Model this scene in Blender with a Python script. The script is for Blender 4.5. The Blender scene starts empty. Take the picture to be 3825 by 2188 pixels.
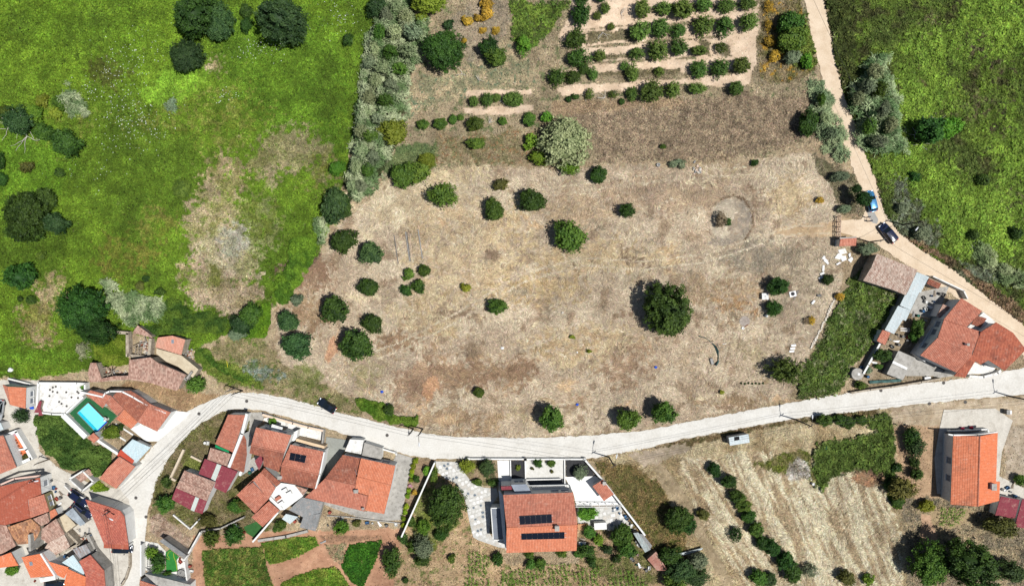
import bpy, bmesh, math, random
import numpy as np
from mathutils import Vector, Matrix
random.seed(7); RNG = np.random.default_rng(11)
sc = bpy.context.scene
COL = sc.collection
# ---------------------------------------------------------------- camera, sky, sun, exposure
S_PX = 0.052            # metres of ground per photo pixel (from solar modules, cars, pool)
CAM_H = 143.0           # drone height
PW, PH = 3825.0, 2188.0
cam_d = bpy.data.cameras.new('camera'); cam = bpy.data.objects.new('camera', cam_d); COL.objects.link(cam)
cam.location = (0, 0, CAM_H); cam.rotation_euler = (0, 0, 0)
cam_d.sensor_fit = 'HORIZONTAL'; cam_d.sensor_width = 36
cam_d.lens = 18.0 * CAM_H / (PW * S_PX / 2)
cam_d.clip_start = 1; cam_d.clip_end = 3000
sc.camera = cam
SUN_EL = math.radians(66); SHX, SHY = -0.957, 0.29      # ground direction in which shadows fall
w = bpy.data.worlds.new('World'); sc.world = w; w.use_nodes = True
nt = w.node_tree; bg = nt.nodes['Background']
sky = nt.nodes.new('ShaderNodeTexSky'); sky.sky_type = 'NISHITA'; sky.sun_disc = False
sky.sun_elevation = SUN_EL; sky.sun_rotation = math.atan2(-SHX, -SHY)
nt.links.new(sky.outputs[0], bg.inputs[0]); bg.inputs[1].default_value = 0.055
sd = bpy.data.lights.new('sun', 'SUN'); sd.energy = 4.6; sd.angle = math.radians(0.53); sd.color = (1.0, 0.98, 0.945)
so = bpy.data.objects.new('sun', sd); COL.objects.link(so)
ldir = Vector((SHX * math.cos(SUN_EL), SHY * math.cos(SUN_EL), -math.sin(SUN_EL)))
so.rotation_euler = ldir.to_track_quat('-Z', 'Y').to_euler(); so.location = (0, 0, 60)
sc.view_settings.view_transform = 'Standard'; sc.view_settings.look = 'None'
sc.view_settings.exposure = 0.42; sc.view_settings.gamma = 1.0; sc.view_settings.use_curve_mapping = False
sc.render.engine = 'CYCLES'
sc.cycles.max_bounces = 5; sc.cycles.diffuse_bounces = 2; sc.cycles.glossy_bounces = 2
sc.cycles.transmission_bounces = 4; sc.cycles.transparent_max_bounces = 8
sc.cycles.caustics_reflective = False; sc.cycles.caustics_refractive = False

# ---------------------------------------------------------------- photo pixel -> place
def NP(px, py, h=0.0):
    k = S_PX * (CAM_H - h) / CAM_H
    return Vector(((px - PW / 2) * k, (PH / 2 - py) * k, h))
VW = [0, 0, 1.0]
def tile(c, r): VW[:] = [955 * c, (0, 545, 1090, 1638)[r], 2541 / 960]
def view(x0, y0, x1, wpx): VW[:] = [x0, y0, wpx / (x1 - x0)]
def over(): VW[:] = [0, 0, 2545 / 3825]
def px(x, y): return VW[0] + x / VW[2], VW[1] + y / VW[2]
def P(x, y, h=0.0): a, b = px(x, y); return NP(a, b, h)
def L(d): return d / VW[2] * S_PX        # length on the ground

# ---------------------------------------------------------------- colour and materials
GAIN = 1.36
def lin(c):
    out = []
    for v in c[:3]:
        v = v / 255.0
        out.append(v / 12.92 if v <= 0.04045 else ((v + 0.055) / 1.055) ** 2.4)
    return out
def alb(c, g=1.0): return tuple(min(0.86, max(0.004, v / GAIN * g)) for v in lin(c))   # photo tone -> reflectance
MATS = {}
def nmat(name):
    m = bpy.data.materials.new(name); m.use_nodes = True
    t = m.node_tree; b = t.nodes['Principled BSDF']; b.inputs['Specular IOR Level'].default_value = 0.25
    MATS[name] = m
    return m, t, b
def N_(t, kind, **kw):
    n = t.nodes.new(kind)
    for k, v in kw.items(): setattr(n, k, v)
    return n
def mixc(t, fac, a, b, mode='MIX'):
    n = N_(t, 'ShaderNodeMix', data_type='RGBA', blend_type=mode)
    for sock, v in ((n.inputs[0], fac), (n.inputs[6], a), (n.inputs[7], b)):
        if isinstance(v, (int, float)): sock.default_value = v
        elif isinstance(v, tuple): sock.default_value = v if len(v) == 4 else v + (1,)
        else: t.links.new(v, sock)
    return n.outputs[2]
def noise(t, scale, detail=4, rough=0.6, coord=None):
    n = N_(t, 'ShaderNodeTexNoise'); n.inputs['Scale'].default_value = scale
    n.inputs['Detail'].default_value = detail; n.inputs['Roughness'].default_value = rough
    if coord is None:
        g = N_(t, 'ShaderNodeNewGeometry'); coord = g.outputs['Position']
    t.links.new(coord, n.inputs['Vector']); return n.outputs['Fac']
def ramp(t, fac, lo, hi):
    n = N_(t, 'ShaderNodeMapRange'); n.inputs[1].default_value = lo; n.inputs[2].default_value = hi
    t.links.new(fac, n.inputs[0]); return n.outputs[0]
def bump(t, b, h, strength, dist):
    n = N_(t, 'ShaderNodeBump'); n.inputs['Strength'].default_value = strength; n.inputs['Distance'].default_value = dist
    t.links.new(h, n.inputs['Height']); t.links.new(n.outputs[0], b.inputs['Normal'])
def surf(name, c1, c2=None, scale=0.8, rough=0.9, dirt=None, dirt_amt=0.0, fine=6.0, bmp=0.02, metal=0.0, lo=.35, hi=.65, spec=.25):
    """plain weathered surface: two tones blended by noise, darker dirt patches, fine grain"""
    if name in MATS: return MATS[name]
    m, t, b = nmat(name)
    c1 = alb(c1); c2 = alb(c2) if c2 else tuple(v * .86 for v in c1)
    col = mixc(t, ramp(t, noise(t, scale), lo, hi), c1, c2)
    f = noise(t, fine, 3)
    col = mixc(t, ramp(t, f, .3, .7), col, mixc(t, 1.0, col, (.82, .82, .82), 'MULTIPLY'))
    if dirt:
        col = mixc(t, ramp(t, noise(t, scale * 1.7, 6, .7), .62 - dirt_amt * .22, .72), col, alb(dirt))
    t.links.new(col, b.inputs['Base Color']); b.inputs['Roughness'].default_value = rough
    b.inputs['Metallic'].default_value = metal; b.inputs['Specular IOR Level'].default_value = spec
    if bmp: bump(t, b, f, .6, bmp)
    return m
def tilemat(name, c1, c2, stain, amt, scale=.35):
    """clay roof: every tile its own tone (face attribute), lichen and soot stains"""
    if name in MATS: return MATS[name]
    m, t, b = nmat(name)
    a = N_(t, 'ShaderNodeAttribute', attribute_name='tint')
    col = mixc(t, a.outputs['Fac'], alb(c1), alb(c2))
    n = noise(t, scale, 6, .7)
    col = mixc(t, ramp(t, n, .66 - amt * .35, .78), col, alb(stain))
    col = mixc(t, ramp(t, noise(t, 1.3, 5, .75), .54, .72), col, mixc(t, .4, col, alb((224, 192, 172))))
    n2 = noise(t, 5, 3)
    col = mixc(t, ramp(t, n2, .35, .75), col, mixc(t, 1.0, col, (.74, .72, .7), 'MULTIPLY'))
    t.links.new(col, b.inputs['Base Color']); b.inputs['Roughness'].default_value = .88
    return m
def leafmat(name, dark, light, trans=.25, hue=.12):
    if name in MATS: return MATS[name]
    m, t, b = nmat(name)
    a = N_(t, 'ShaderNodeAttribute', attribute_name='tint')
    oi = N_(t, 'ShaderNodeObjectInfo')
    col = mixc(t, a.outputs['Fac'], alb(dark), alb(light))
    hs = N_(t, 'ShaderNodeHueSaturation'); t.links.new(col, hs.inputs['Color'])
    mr = N_(t, 'ShaderNodeMapRange'); mr.inputs[3].default_value = .5 - hue * .22; mr.inputs[4].default_value = .5 + hue * .22
    t.links.new(oi.outputs['Random'], mr.inputs[0]); t.links.new(mr.outputs[0], hs.inputs['Hue'])
    mv = N_(t, 'ShaderNodeMapRange'); mv.inputs[3].default_value = .72; mv.inputs[4].default_value = 1.35
    mu = N_(t, 'ShaderNodeMath', operation='FRACT'); mm = N_(t, 'ShaderNodeMath', operation='MULTIPLY'); mm.inputs[1].default_value = 7.31
    t.links.new(oi.outputs['Random'], mm.inputs[0]); t.links.new(mm.outputs[0], mu.inputs[0]); t.links.new(mu.outputs[0], mv.inputs[0])
    t.links.new(mv.outputs[0], hs.inputs['Value'])
    b.inputs['Roughness'].default_value = .6; b.inputs['Specular IOR Level'].default_value = .2
    t.links.new(hs.outputs[0], b.inputs['Base Color'])
    tr = N_(t, 'ShaderNodeBsdfTranslucent'); t.links.new(hs.outputs[0], tr.inputs['Color'])
    mx = N_(t, 'ShaderNodeMixShader'); mx.inputs[0].default_value = trans
    t.links.new(b.outputs[0], mx.inputs[1]); t.links.new(tr.outputs[0], mx.inputs[2])
    t.links.new(mx.outputs[0], t.nodes['Material Output'].inputs['Surface'])
    return m
def attrmat(name, rough=.9, trans=0.0, grain=9.0):
    """colour from the vegetation / soil map stored on the mesh, with fine grain"""
    if name in MATS: return MATS[name]
    m, t, b = nmat(name)
    a = N_(t, 'ShaderNodeAttribute', attribute_name='soil')
    col = a.outputs['Color']
    if grain:
        f = noise(t, grain, 4, .7); g = noise(t, 1.6, 5, .7)
        col = mixc(t, ramp(t, f, .32, .7), mixc(t, 1.0, col, (1.12, 1.11, 1.08), 'MULTIPLY'), mixc(t, 1.0, col, (.7, .68, .66), 'MULTIPLY'))
        col = mixc(t, ramp(t, g, .4, .68), col, mixc(t, 1.0, col, (.84, .82, .8), 'MULTIPLY'))
        bump(t, b, f, .7, .06)
    t.links.new(col, b.inputs['Base Color']); b.inputs['Roughness'].default_value = rough
    b.inputs['Specular IOR Level'].default_value = .12
    if trans:
        tr = N_(t, 'ShaderNodeBsdfTranslucent'); t.links.new(col, tr.inputs['Color'])
        mx = N_(t, 'ShaderNodeMixShader'); mx.inputs[0].default_value = trans
        t.links.new(b.outputs[0], mx.inputs[1]); t.links.new(tr.outputs[0], mx.inputs[2])
        t.links.new(mx.outputs[0], t.nodes['Material Output'].inputs['Surface'])
    return m
def gloss(name, c, rough=.25, coat=0.0, metal=0.0, spec=.5):
    if name in MATS: return MATS[name]
    m, t, b = nmat(name); b.inputs['Base Color'].default_value = tuple(c) + (1,)
    b.inputs['Roughness'].default_value = rough; b.inputs['Metallic'].default_value = metal
    b.inputs['Coat Weight'].default_value = coat; b.inputs['Coat Roughness'].default_value = .05
    b.inputs['Specular IOR Level'].default_value = spec
    return m

# ---------------------------------------------------------------- things and meshes
LABELS = {}
def tag(o, label=None, cat=None, group=None, kind=None):
    if label:
        o['label'] = label
        if label in LABELS and (group is None or LABELS[label] != group): print('LABEL CLASH', label)
        LABELS[label] = group
    if cat: o['category'] = cat
    if group: o['group'] = group
    if kind: o['kind'] = kind
    return o
def empty(name, loc, label, cat, group=None, rz=0.0):
    o = bpy.data.objects.new(name, None); COL.objects.link(o); o.empty_display_size = .3
    o.location = loc; o.rotation_euler = (0, 0, rz); return tag(o, label, cat, group)
def link(name, me, mat=None, parent=None, loc=None, rz=None):
    o = bpy.data.objects.new(name, me); COL.objects.link(o)
    if mat is not None and not me.materials: me.materials.append(mat)
    if parent is not None: o.parent = parent
    if loc is not None: o.location = loc
    if rz is not None: o.rotation_euler = (0, 0, rz)
    return o
class MB:
    """collects faces in world (or local) metres and links them as one mesh object"""
    def __init__(s): s.v = []; s.f = []; s.t = []
    def face(s, pts, tint=.5):
        i = len(s.v); s.v.extend([tuple(p) for p in pts]); s.f.append(tuple(range(i, i + len(pts)))); s.t.append(tint); return s
    def box(s, c, d, rz=0.0, tint=.5, tilt=None):
        cx, cy, cz = c; dx, dy, dz = d[0] / 2, d[1] / 2, d[2] / 2
        M = Matrix.Rotation(rz, 3, 'Z')
        if tilt: M = M @ Matrix.Rotation(tilt[1], 3, tilt[0])
        q = [M @ Vector((sx * dx, sy * dy, sz * dz)) + Vector(c) for sx, sy, sz in
             ((-1, -1, -1), (1, -1, -1), (1, 1, -1), (-1, 1, -1), (-1, -1, 1), (1, -1, 1), (1, 1, 1), (-1, 1, 1))]
        i = len(s.v); s.v.extend([tuple(p) for p in q])
        for f in ((3, 2, 1, 0), (4, 5, 6, 7), (0, 1, 5, 4), (1, 2, 6, 5), (2, 3, 7, 6), (3, 0, 4, 7)):
            s.f.append(tuple(i + k for k in f)); s.t.append(tint)
        return s
    def prism(s, poly, z0, z1, tint=.5):
        """poly: list of (x,y[,..]); z1 a number or list"""
        n = len(poly); zs = z1 if isinstance(z1, (list, tuple)) else [z1] * n
        a = sum(poly[k][0] * poly[(k + 1) % n][1] - poly[(k + 1) % n][0] * poly[k][1] for k in range(n))
        if a < 0: poly = poly[::-1]; zs = list(zs)[::-1]
        i = len(s.v)
        s.v.extend([(p[0], p[1], z0) for p in poly]); s.v.extend([(p[0], p[1], z) for p, z in zip(poly, zs)])
        s.f.append(tuple(i + k for k in range(n))[::-1]); s.f.append(tuple(i + n + k for k in range(n))); s.t += [tint, tint]
        for k in range(n):
            j = (k + 1) % n; s.f.append((i + k, i + j, i + n + j, i + n + k)); s.t.append(tint)
        return s
    def tube(s, pts, rad, sides=6, tint=.5, cap=True):
        pts = [Vector(p) for p in pts]; rr = rad if isinstance(rad, (list, tuple)) else [rad] * len(pts)
        rings = []
        for k, p in enumerate(pts):
            d = (pts[min(k + 1, len(pts) - 1)] - pts[max(k - 1, 0)]).normalized()
            a = d.orthogonal().normalized() if abs(d.z) < .98 else Vector((1, 0, 0)); a = (a - d * a.dot(d)).normalized(); b = d.cross(a)
            i = len(s.v); rings.append(i)
            for q in range(sides):
                an = 2 * math.pi * q / sides; s.v.append(tuple(p + (a * math.cos(an) + b * math.sin(an)) * rr[k]))
        for k in range(len(pts) - 1):
            for q in range(sides):
                r = (q + 1) % sides
                s.f.append((rings[k] + q, rings[k] + r, rings[k + 1] + r, rings[k + 1] + q)); s.t.append(tint)
        if cap:
            s.f.append(tuple(rings[0] + q for q in range(sides))[::-1]); s.f.append(tuple(rings[-1] + q for q in range(sides))); s.t += [tint, tint]
        return s
    def lathe(s, prof, c=(0, 0, 0), seg=14, tint=.5):
        i = len(s.v); n = len(prof)
        for q in range(seg):
            a = 2 * math.pi * q / seg
            for r, z in prof: s.v.append((c[0] + r * math.cos(a), c[1] + r * math.sin(a), c[2] + z))
        for q in range(seg):
            r = (q + 1) % seg
            for k in range(n - 1):
                s.f.append((i + q * n + k, i + r * n + k, i + r * n + k + 1, i + q * n + k + 1)); s.t.append(tint)
        s.f.append(tuple(i + q * n for q in range(seg))[::-1]); s.f.append(tuple(i + q * n + n - 1 for q in range(seg))); s.t += [tint, tint]
        return s
    def mesh(s, name, mat=None, smooth=False):
        me = bpy.data.meshes.new(name); me.from_pydata(s.v, [], s.f)
        at = me.attributes.new('tint', 'FLOAT', 'FACE'); at.data.foreach_set('value', s.t)
        if mat is not None: me.materials.append(mat)
        if smooth: me.polygons.foreach_set('use_smooth', [True] * len(me.polygons))
        me.update(); return me
    def build(s, name, mat, parent=None, smooth=False, loc=None, rz=None):
        o = link(name, s.mesh(name, mat, smooth), None, parent, loc, rz)
        if parent is not None and loc is None:      # world-space vertices under an Empty
            o.matrix_parent_inverse = Matrix.Translation(-parent.location) if parent.parent is None and parent.type == 'EMPTY' else Matrix()
        return o

# ---------------------------------------------------------------- noise in numpy
def _hash(ix, iy, seed):
    h = (ix.astype(np.int64) * 374761393 + iy.astype(np.int64) * 668265263 + seed * 974634777) & 0xffffffff
    h = ((h ^ (h >> 13)) * 1274126177) & 0xffffffff
    return ((h ^ (h >> 16)) & 0xffffff) / float(0xffffff)
def vn(x, y, s, seed=0):
    x = x / s; y = y / s; ix = np.floor(x); iy = np.floor(y); fx = x - ix; fy = y - iy
    fx = fx * fx * (3 - 2 * fx); fy = fy * fy * (3 - 2 * fy)
    a = _hash(ix, iy, seed); b = _hash(ix + 1, iy, seed); c = _hash(ix, iy + 1, seed); d = _hash(ix + 1, iy + 1, seed)
    return (a + (b - a) * fx) * (1 - fy) + (c + (d - c) * fx) * fy
def fbm(x, y, s, seed=0, o=4, g=.55):
    r = 0; amp = 1; tot = 0
    for k in range(o):
        r = r + amp * vn(x + 13.7 * k, y - 7.3 * k, s / 2 ** k, seed + k * 17); tot += amp; amp *= g
    return r / tot
def polydist(X, Y, poly):
    """signed distance, positive inside"""
    n = len(poly); ins = np.zeros(X.shape, bool); d2 = np.full(X.shape, 1e12)
    for k in range(n):
        x1, y1 = poly[k]; x2, y2 = poly[(k + 1) % n]
        c = ((y1 > Y) != (y2 > Y)); 
        with np.errstate(divide='ignore', invalid='ignore'):
            xi = (x2 - x1) * (Y - y1) / ((y2 - y1) if y2 != y1 else 1e-9) + x1
        ins ^= c & (X < xi)
        dx, dy = x2 - x1, y2 - y1; ll = dx * dx + dy * dy + 1e-9
        t = np.clip(((X - x1) * dx + (Y - y1) * dy) / ll, 0, 1)
        d2 = np.minimum(d2, (X - x1 - t * dx) ** 2 + (Y - y1 - t * dy) ** 2)
    d = np.sqrt(d2); return np.where(ins, d, -d)
def inpoly(x, y, poly):
    ins = np.zeros(np.shape(x), bool); n = len(poly)
    for k in range(n):
        x1, y1 = poly[k]; x2, y2 = poly[(k + 1) % n]
        if y1 == y2: continue
        ins ^= ((y1 > y) != (y2 > y)) & (x < (x2 - x1) * (y - y1) / (y2 - y1) + x1)
    return ins
def W(pts): return [tuple(P(x, y)[:2]) for x, y in pts]
# ================================================================ ground map
CELL = 0.285
GX0, GX1, GY0, GY1 = -113.0, 113.0, -70.0, 70.0
nx = int((GX1 - GX0) / CELL) + 1; ny = int((GY1 - GY0) / CELL) + 1
gx = np.linspace(GX0, GX1, nx); gy = np.linspace(GY0, GY1, ny)
MX, MY = np.meshgrid(gx, gy)
RGBM = np.zeros((ny, nx, 3)); VH = np.zeros((ny, nx)); DEN = np.zeros((ny, nx)); KND = np.zeros((ny, nx), int)
DITH = vn(MX, MY, .62, 5) * .6 + vn(MX, MY, .33, 6) * .4
WARP = (fbm(MX, MY, 3.5, 21, 4) - .5) * 2
HARD = []
def win(poly, pad):
    xs = [p[0] for p in poly]; ys = [p[1] for p in poly]
    i0 = max(0, int((min(xs) - pad - GX0) / CELL)); i1 = min(nx, int((max(xs) + pad - GX0) / CELL) + 2)
    j0 = max(0, int((min(ys) - pad - GY0) / CELL)); j1 = min(ny, int((max(ys) + pad - GY0) / CELL) + 2)
    return slice(j0, j1), slice(i0, i1)
def paint(poly, c1, c2=None, scale=3.0, f=.7, amp=1.2, a=1.0, veg=None, stripe=None, seed=1, gain=0.86, c3=None):
    poly = W(poly); sl = win(poly, 4); X = MX[sl]; Y = MY[sl]
    if X.size == 0: return
    d = polydist(X, Y, poly) + WARP[sl] * amp
    al = np.clip((d + f) / (2 * f), 0, 1) * a
    al = np.clip((al - DITH[sl]) * 4 + .5, 0, 1)
    k1 = np.array(alb(c1, gain)); k2 = np.array(alb(c2 or c1, gain))
    n = fbm(X, Y, scale, seed * 31 + 3, 5, .65)
    if stripe:
        ang, per, st = stripe; u = X * math.cos(ang) + Y * math.sin(ang) + WARP[sl] * per * .3
        v = -X * math.sin(ang) + Y * math.cos(ang); n = n * (1 - st) + st * np.clip(.5 + (fbm(u, v * .1, per * .55, seed + 70, 3, .6) - .5) * 1.7, 0, 1)
    m = np.clip((n - .36) / .28, 0, 1)[..., None]
    c = k1 * (1 - m) + k2 * m
    if c3 is not None:
        q = np.clip((fbm(X, Y, scale * .45, seed * 7 + 91, 4) - .6) / .12, 0, 1)[..., None]; c = c * (1 - q) + np.array(alb(c3, gain)) * q
    A = al[..., None]
    RGBM[sl] = RGBM[sl] * (1 - A) + c * A
    if veg is not None:
        mk = al > .5; VH[sl][mk] = veg[0]; DEN[sl][mk] = veg[1]; KND[sl][mk] = veg[2]
def blob(x, y, rx, ry, *a, **k):
    rot = k.pop('rot', 0)
    pts = []
    for q in range(14):
        t = q * math.pi / 7; u = rx * math.cos(t); v = ry * math.sin(t)
        pts.append((x + u * math.cos(rot) - v * math.sin(rot), y + u * math.sin(rot) + v * math.cos(rot)))
    paint(pts, *a, **k)
def hard(poly): HARD.append(W(poly))
BIG = [(-900, -700), (3500, -700), (3500, 2300), (-900, 2300)]
STRAW, MEAD, WILD, STUB, WEED, CROP, DARKC = 1, 2, 3, 4, 5, 6, 7
over()
# whole country: dry grass
paint(BIG, (190, 172, 142), (165, 146, 118), 4, amp=0, veg=(.12, 26, STRAW))
# --- left meadow
LM = [(-300, -300), (1010, -300), (1005, 0), (945, 60), (915, 160), (905, 260), (882, 330), (872, 420), (842, 480), (820, 560), (790, 640), (700, 745), (660, 775), (560, 835), (480, 870), (420, 850), (330, 830), (240, 915), (90, 940), (-300, 930)]
paint(LM, (102, 132, 21), (80, 106, 19), 9, f=.5, amp=.8, veg=(.34, 62, MEAD), seed=2, gain=1.41)
for b in [(300, 130, 330, 110, (112, 144, 22), (89, 118, 18)), (700, 180, 190, 190, (103, 138, 23), (82, 114, 19)), (170, 60, 190, 80, (80, 106, 21), (98, 130, 19)),
          (60, 420, 130, 110, (96, 132, 19), (82, 116, 18)), (60, 880, 120, 40, (102, 138, 22), (86, 118, 21)), (820, 330, 50, 220, (84, 118, 19), (75, 100, 19))]:
    blob(*b[:4], b[4], b[5], 5, f=4, amp=2.5, a=.75, gain=1.41, seed=4)
blob(440, 215, 95, 36, (130, 172, 34), (109, 148, 27), 2, f=1.5, amp=2, gain=1.41, rot=-.35)
for b in [(560, 290, 140, 110), (420, 300, 120, 60), (170, 300, 80, 60)]: blob(*b, (112, 132, 30), (140, 150, 60), 2.5, f=3, amp=3, a=.45, gain=1.06)
# dry and pale places in the meadow
for b in [(720, 375, 95, 60, (150, 142, 100), (126, 128, 74), .85), (660, 400, 60, 50, (164, 152, 112), (130, 128, 76), .7), (560, 450, 60, 70, (168, 150, 112), (128, 124, 70), .7),
          (545, 560, 85, 110, (176, 158, 124), (140, 138, 80), .78), (570, 640, 80, 80, (196, 180, 150), (152, 148, 100), .85), (565, 735, 95, 50, (188, 168, 138), (150, 136, 96), .92),
          (640, 560, 70, 80, (134, 140, 84), (112, 126, 44), .7), (500, 690, 60, 50, (180, 160, 128), (124, 128, 60), .7), (130, 735, 45, 55, (168, 150, 112), (128, 128, 60), .75), (95, 800, 55, 60, (160, 140, 102), (126, 126, 56), .75),
          (800, 430, 50, 60, (140, 134, 90), (116, 122, 44), .6), (540, 170, 20, 14, (190, 172, 134), (150, 140, 90), .8), (385, 560, 60, 60, (118, 120, 48), (104, 118, 30), .6), (320, 640, 90, 60, (114, 116, 40), (100, 114, 28), .6), (280, 180, 60, 50, (92, 102, 36), (86, 100, 24), .7)]:
    blob(*b[:4], b[4], b[5], 2.4, f=2.6, amp=2.6, a=b[6], gain=1.25, seed=9)
blob(585, 598, 34, 50, (206, 200, 178), (178, 176, 146), 1.5, f=2, amp=1.2, a=.8, rot=.3, gain=0.89)
# --- right wild slope
RW = [(2038, -300), (2900, -300), (2900, 1000), (2545, 812), (2460, 745), (2370, 678), (2290, 628), (2235, 580), (2195, 530), (2178, 460), (2152, 390), (2122, 310), (2098, 240), (2076, 150), (2060, 70)]
paint(RW, (80, 96, 38), (104, 128, 38), 6, f=.5, amp=.9, veg=(.62, 66, WILD), seed=3, gain=1.40, c3=(70, 74, 36))
for b in [(2480, 60, 120, 110), (2300, 230, 80, 120), (2330, 120, 90, 60), (2440, 560, 140, 110), (2330, 470, 90, 80), (2260, 420, 70, 100), (2510, 380, 60, 150), (2400, 520, 120, 60)]:
    blob(*b, (124, 154, 44), (102, 130, 38), 2.6, f=3, amp=3, a=.8, gain=1.44, seed=6)
for b in [(2440, 270, 90, 60), (2470, 180, 60, 40), (2300, 60, 50, 40), (2360, 330, 60, 30), (2480, 320, 60, 30), (2430, 120, 50, 40), (2530, 700, 60, 50), (2520, 480, 40, 60)]:
    blob(*b, (124, 112, 80), (82, 94, 42), 1.6, f=2.5, amp=3, a=.42, gain=0.92, seed=7)
paint([(2050, 0), (2120, 0), (2120, 150), (2150, 260), (2120, 290), (2070, 130)], (62, 72, 30), (76, 86, 36), 2, f=1, amp=1.2, a=.9, gain=1.29, veg=(.9, 60, WILD))
for b in [(2290, 580, 60, 40), (2250, 530, 40, 60), (2420, 680, 60, 40), (2230, 480, 25, 40)]: blob(*b, (104, 112, 76), (138, 148, 120), 1, f=1.5, amp=2, a=.8, gain=0.98)
paint([(2240, 590), (2360, 660), (2440, 730), (2545, 815), (2545, 770), (2450, 700), (2380, 650), (2290, 600)], (176, 142, 106), (104, 92, 62), 1.5, f=.6, amp=.8, a=.8)
# --- orchard soil and weeds
OR = [(1010, 250), (1050, 120), (1080, 30), (1120, -200), (2000, -200), (2010, 60), (2035, 200), (2060, 300), (2020, 350), (1900, 390), (1500, 400), (1100, 420), (990, 400)]
paint(OR, (160, 146, 118), (186, 170, 140), 2.2, f=1, amp=1.2, veg=(.16, 40, WEED), seed=12, c3=(124, 132, 92))
paint([(1140, 170), (1250, 90), (1330, 150), (1340, 220), (1240, 240), (1150, 240), (1020, 290), (1010, 240), (1050, 190)], (150, 148, 116), (200, 182, 148), 1.2, f=1, amp=1.5, veg=(.18, 44, WEED), seed=13, c3=(116, 134, 106))
paint([(1095, 60), (1200, 0), (1270, 0), (1270, 60), (1230, 130), (1180, 160), (1080, 70)], (176, 160, 136), (150, 140, 120), 1.4, f=1, amp=1, veg=(.14, 40, WEED), seed=14)
SOIL = ((228, 206, 182), (216, 192, 166))
for p in [[(1430, -120), (1900, -120), (1880, 8), (1700, 10), (1640, 20), (1430, 45), (1415, 20)],
          [(1430, 20), (1455, 40), (1560, 32), (1690, 30), (1890, 10), (1880, 60), (1740, 48), (1680, 60), (1560, 62), (1470, 70), (1420, 100), (1390, 105), (1385, 90)],
          [(1460, 78), (1560, 66), (1700, 66), (1885, 42), (1895, 70), (1760, 92), (1660, 96), (1570, 106), (1440, 116), (1440, 104)],
          [(1440, 122), (1560, 114), (1700, 102), (1880, 84), (1890, 110), (1880, 135), (1790, 150), (1700, 142), (1560, 150), (1460, 156)],
          [(1470, 160), (1580, 154), (1700, 148), (1790, 138), (1870, 130), (1870, 170), (1720, 182), (1600, 186), (1440, 180), (1380, 192), (1360, 184), (1440, 170)],
          [(1380, 222), (1420, 208), (1540, 206), (1680, 196), (1760, 188), (1868, 180), (1862, 212), (1800, 218), (1700, 206), (1620, 222), (1560, 226), (1400, 238)],
          [(1160, 228), (1240, 222), (1322, 220), (1322, 236), (1240, 236), (1160, 240)], [(1150, 266), (1240, 264), (1325, 258), (1325, 278), (1240, 287), (1152, 284)],
          [(1790, 80), (1890, 60), (1880, 160), (1850, 215), (1830, 180), (1800, 150)]]:
    paint(p, *SOIL, 2, f=.25, amp=.35, veg=(.03, 5, WEED), seed=15, gain=.95)
for p in [[(1462, 84), (1570, 72), (1590, 100), (1460, 110)], [(1450, 140), (1560, 130), (1570, 146), (1470, 152)], [(1480, 180), (1600, 172), (1690, 172), (1690, 186), (1600, 190), (1480, 190)], [(1740, 100), (1765, 100), (1765, 140), (1740, 140)], [(1790, 112), (1815, 110), (1815, 140), (1790, 140)]]:
    paint(p, (132, 122, 92), (150, 140, 110), 1, f=.4, amp=.5, veg=(.2, 50, WEED), seed=16)
paint([(1895, 0), (1990, 0), (2000, 60), (2030, 170), (1990, 200), (1900, 210), (1880, 120)], (158, 142, 110), (120, 116, 70), 1.6, f=1, amp=1.2, veg=(.3, 50, WEED), c3=(190, 150, 60), seed=17)
paint([(1940, 30), (2000, 40), (2025, 160), (1990, 170), (1930, 120)], (86, 98, 40), (104, 120, 40), 1.6, f=1, amp=1, veg=(.8, 60, WILD), gain=1.29)
paint([(1265, 0), (1430, 0), (1380, 60), (1340, 110), (1300, 130), (1270, 80)], (112, 136, 44), (84, 110, 38), 1.4, f=.8, amp=1.2, veg=(.6, 60, WILD), gain=1.25, c3=(74, 84, 40))
# brown scrub band
paint([(1420, 260), (1700, 245), (1900, 240), (2000, 230), (2050, 300), (2010, 350), (1900, 385), (1700, 400), (1480, 410), (1470, 330), (1380, 300)], (176, 156, 130), (140, 124, 103), 1.0, f=1.4, amp=1.8, veg=(.2, 55, WEED), seed=19, c3=(186, 168, 138), gain=0.92)
paint([(1370, 250), (1480, 250), (1700, 240), (1700, 262), (1480, 275), (1380, 290)], (166, 144, 116), (190, 166, 134), 1.4, f=.8, amp=1, seed=20)
paint([(985, 370), (1110, 340), (1120, 400), (1080, 420), (990, 430), (950, 450), (960, 400)], (98, 116, 74), (122, 134, 88), 2, f=1, amp=1, veg=(.2, 50, WEED), gain=0.95)
paint([(1080, 340), (1400, 320), (1400, 410), (1200, 412), (1090, 400)], (172, 154, 122), (134, 130, 92), 1.1, f=1.4, amp=2, veg=(.18, 50, WEED), seed=22, c3=(168, 132, 96))
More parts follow.
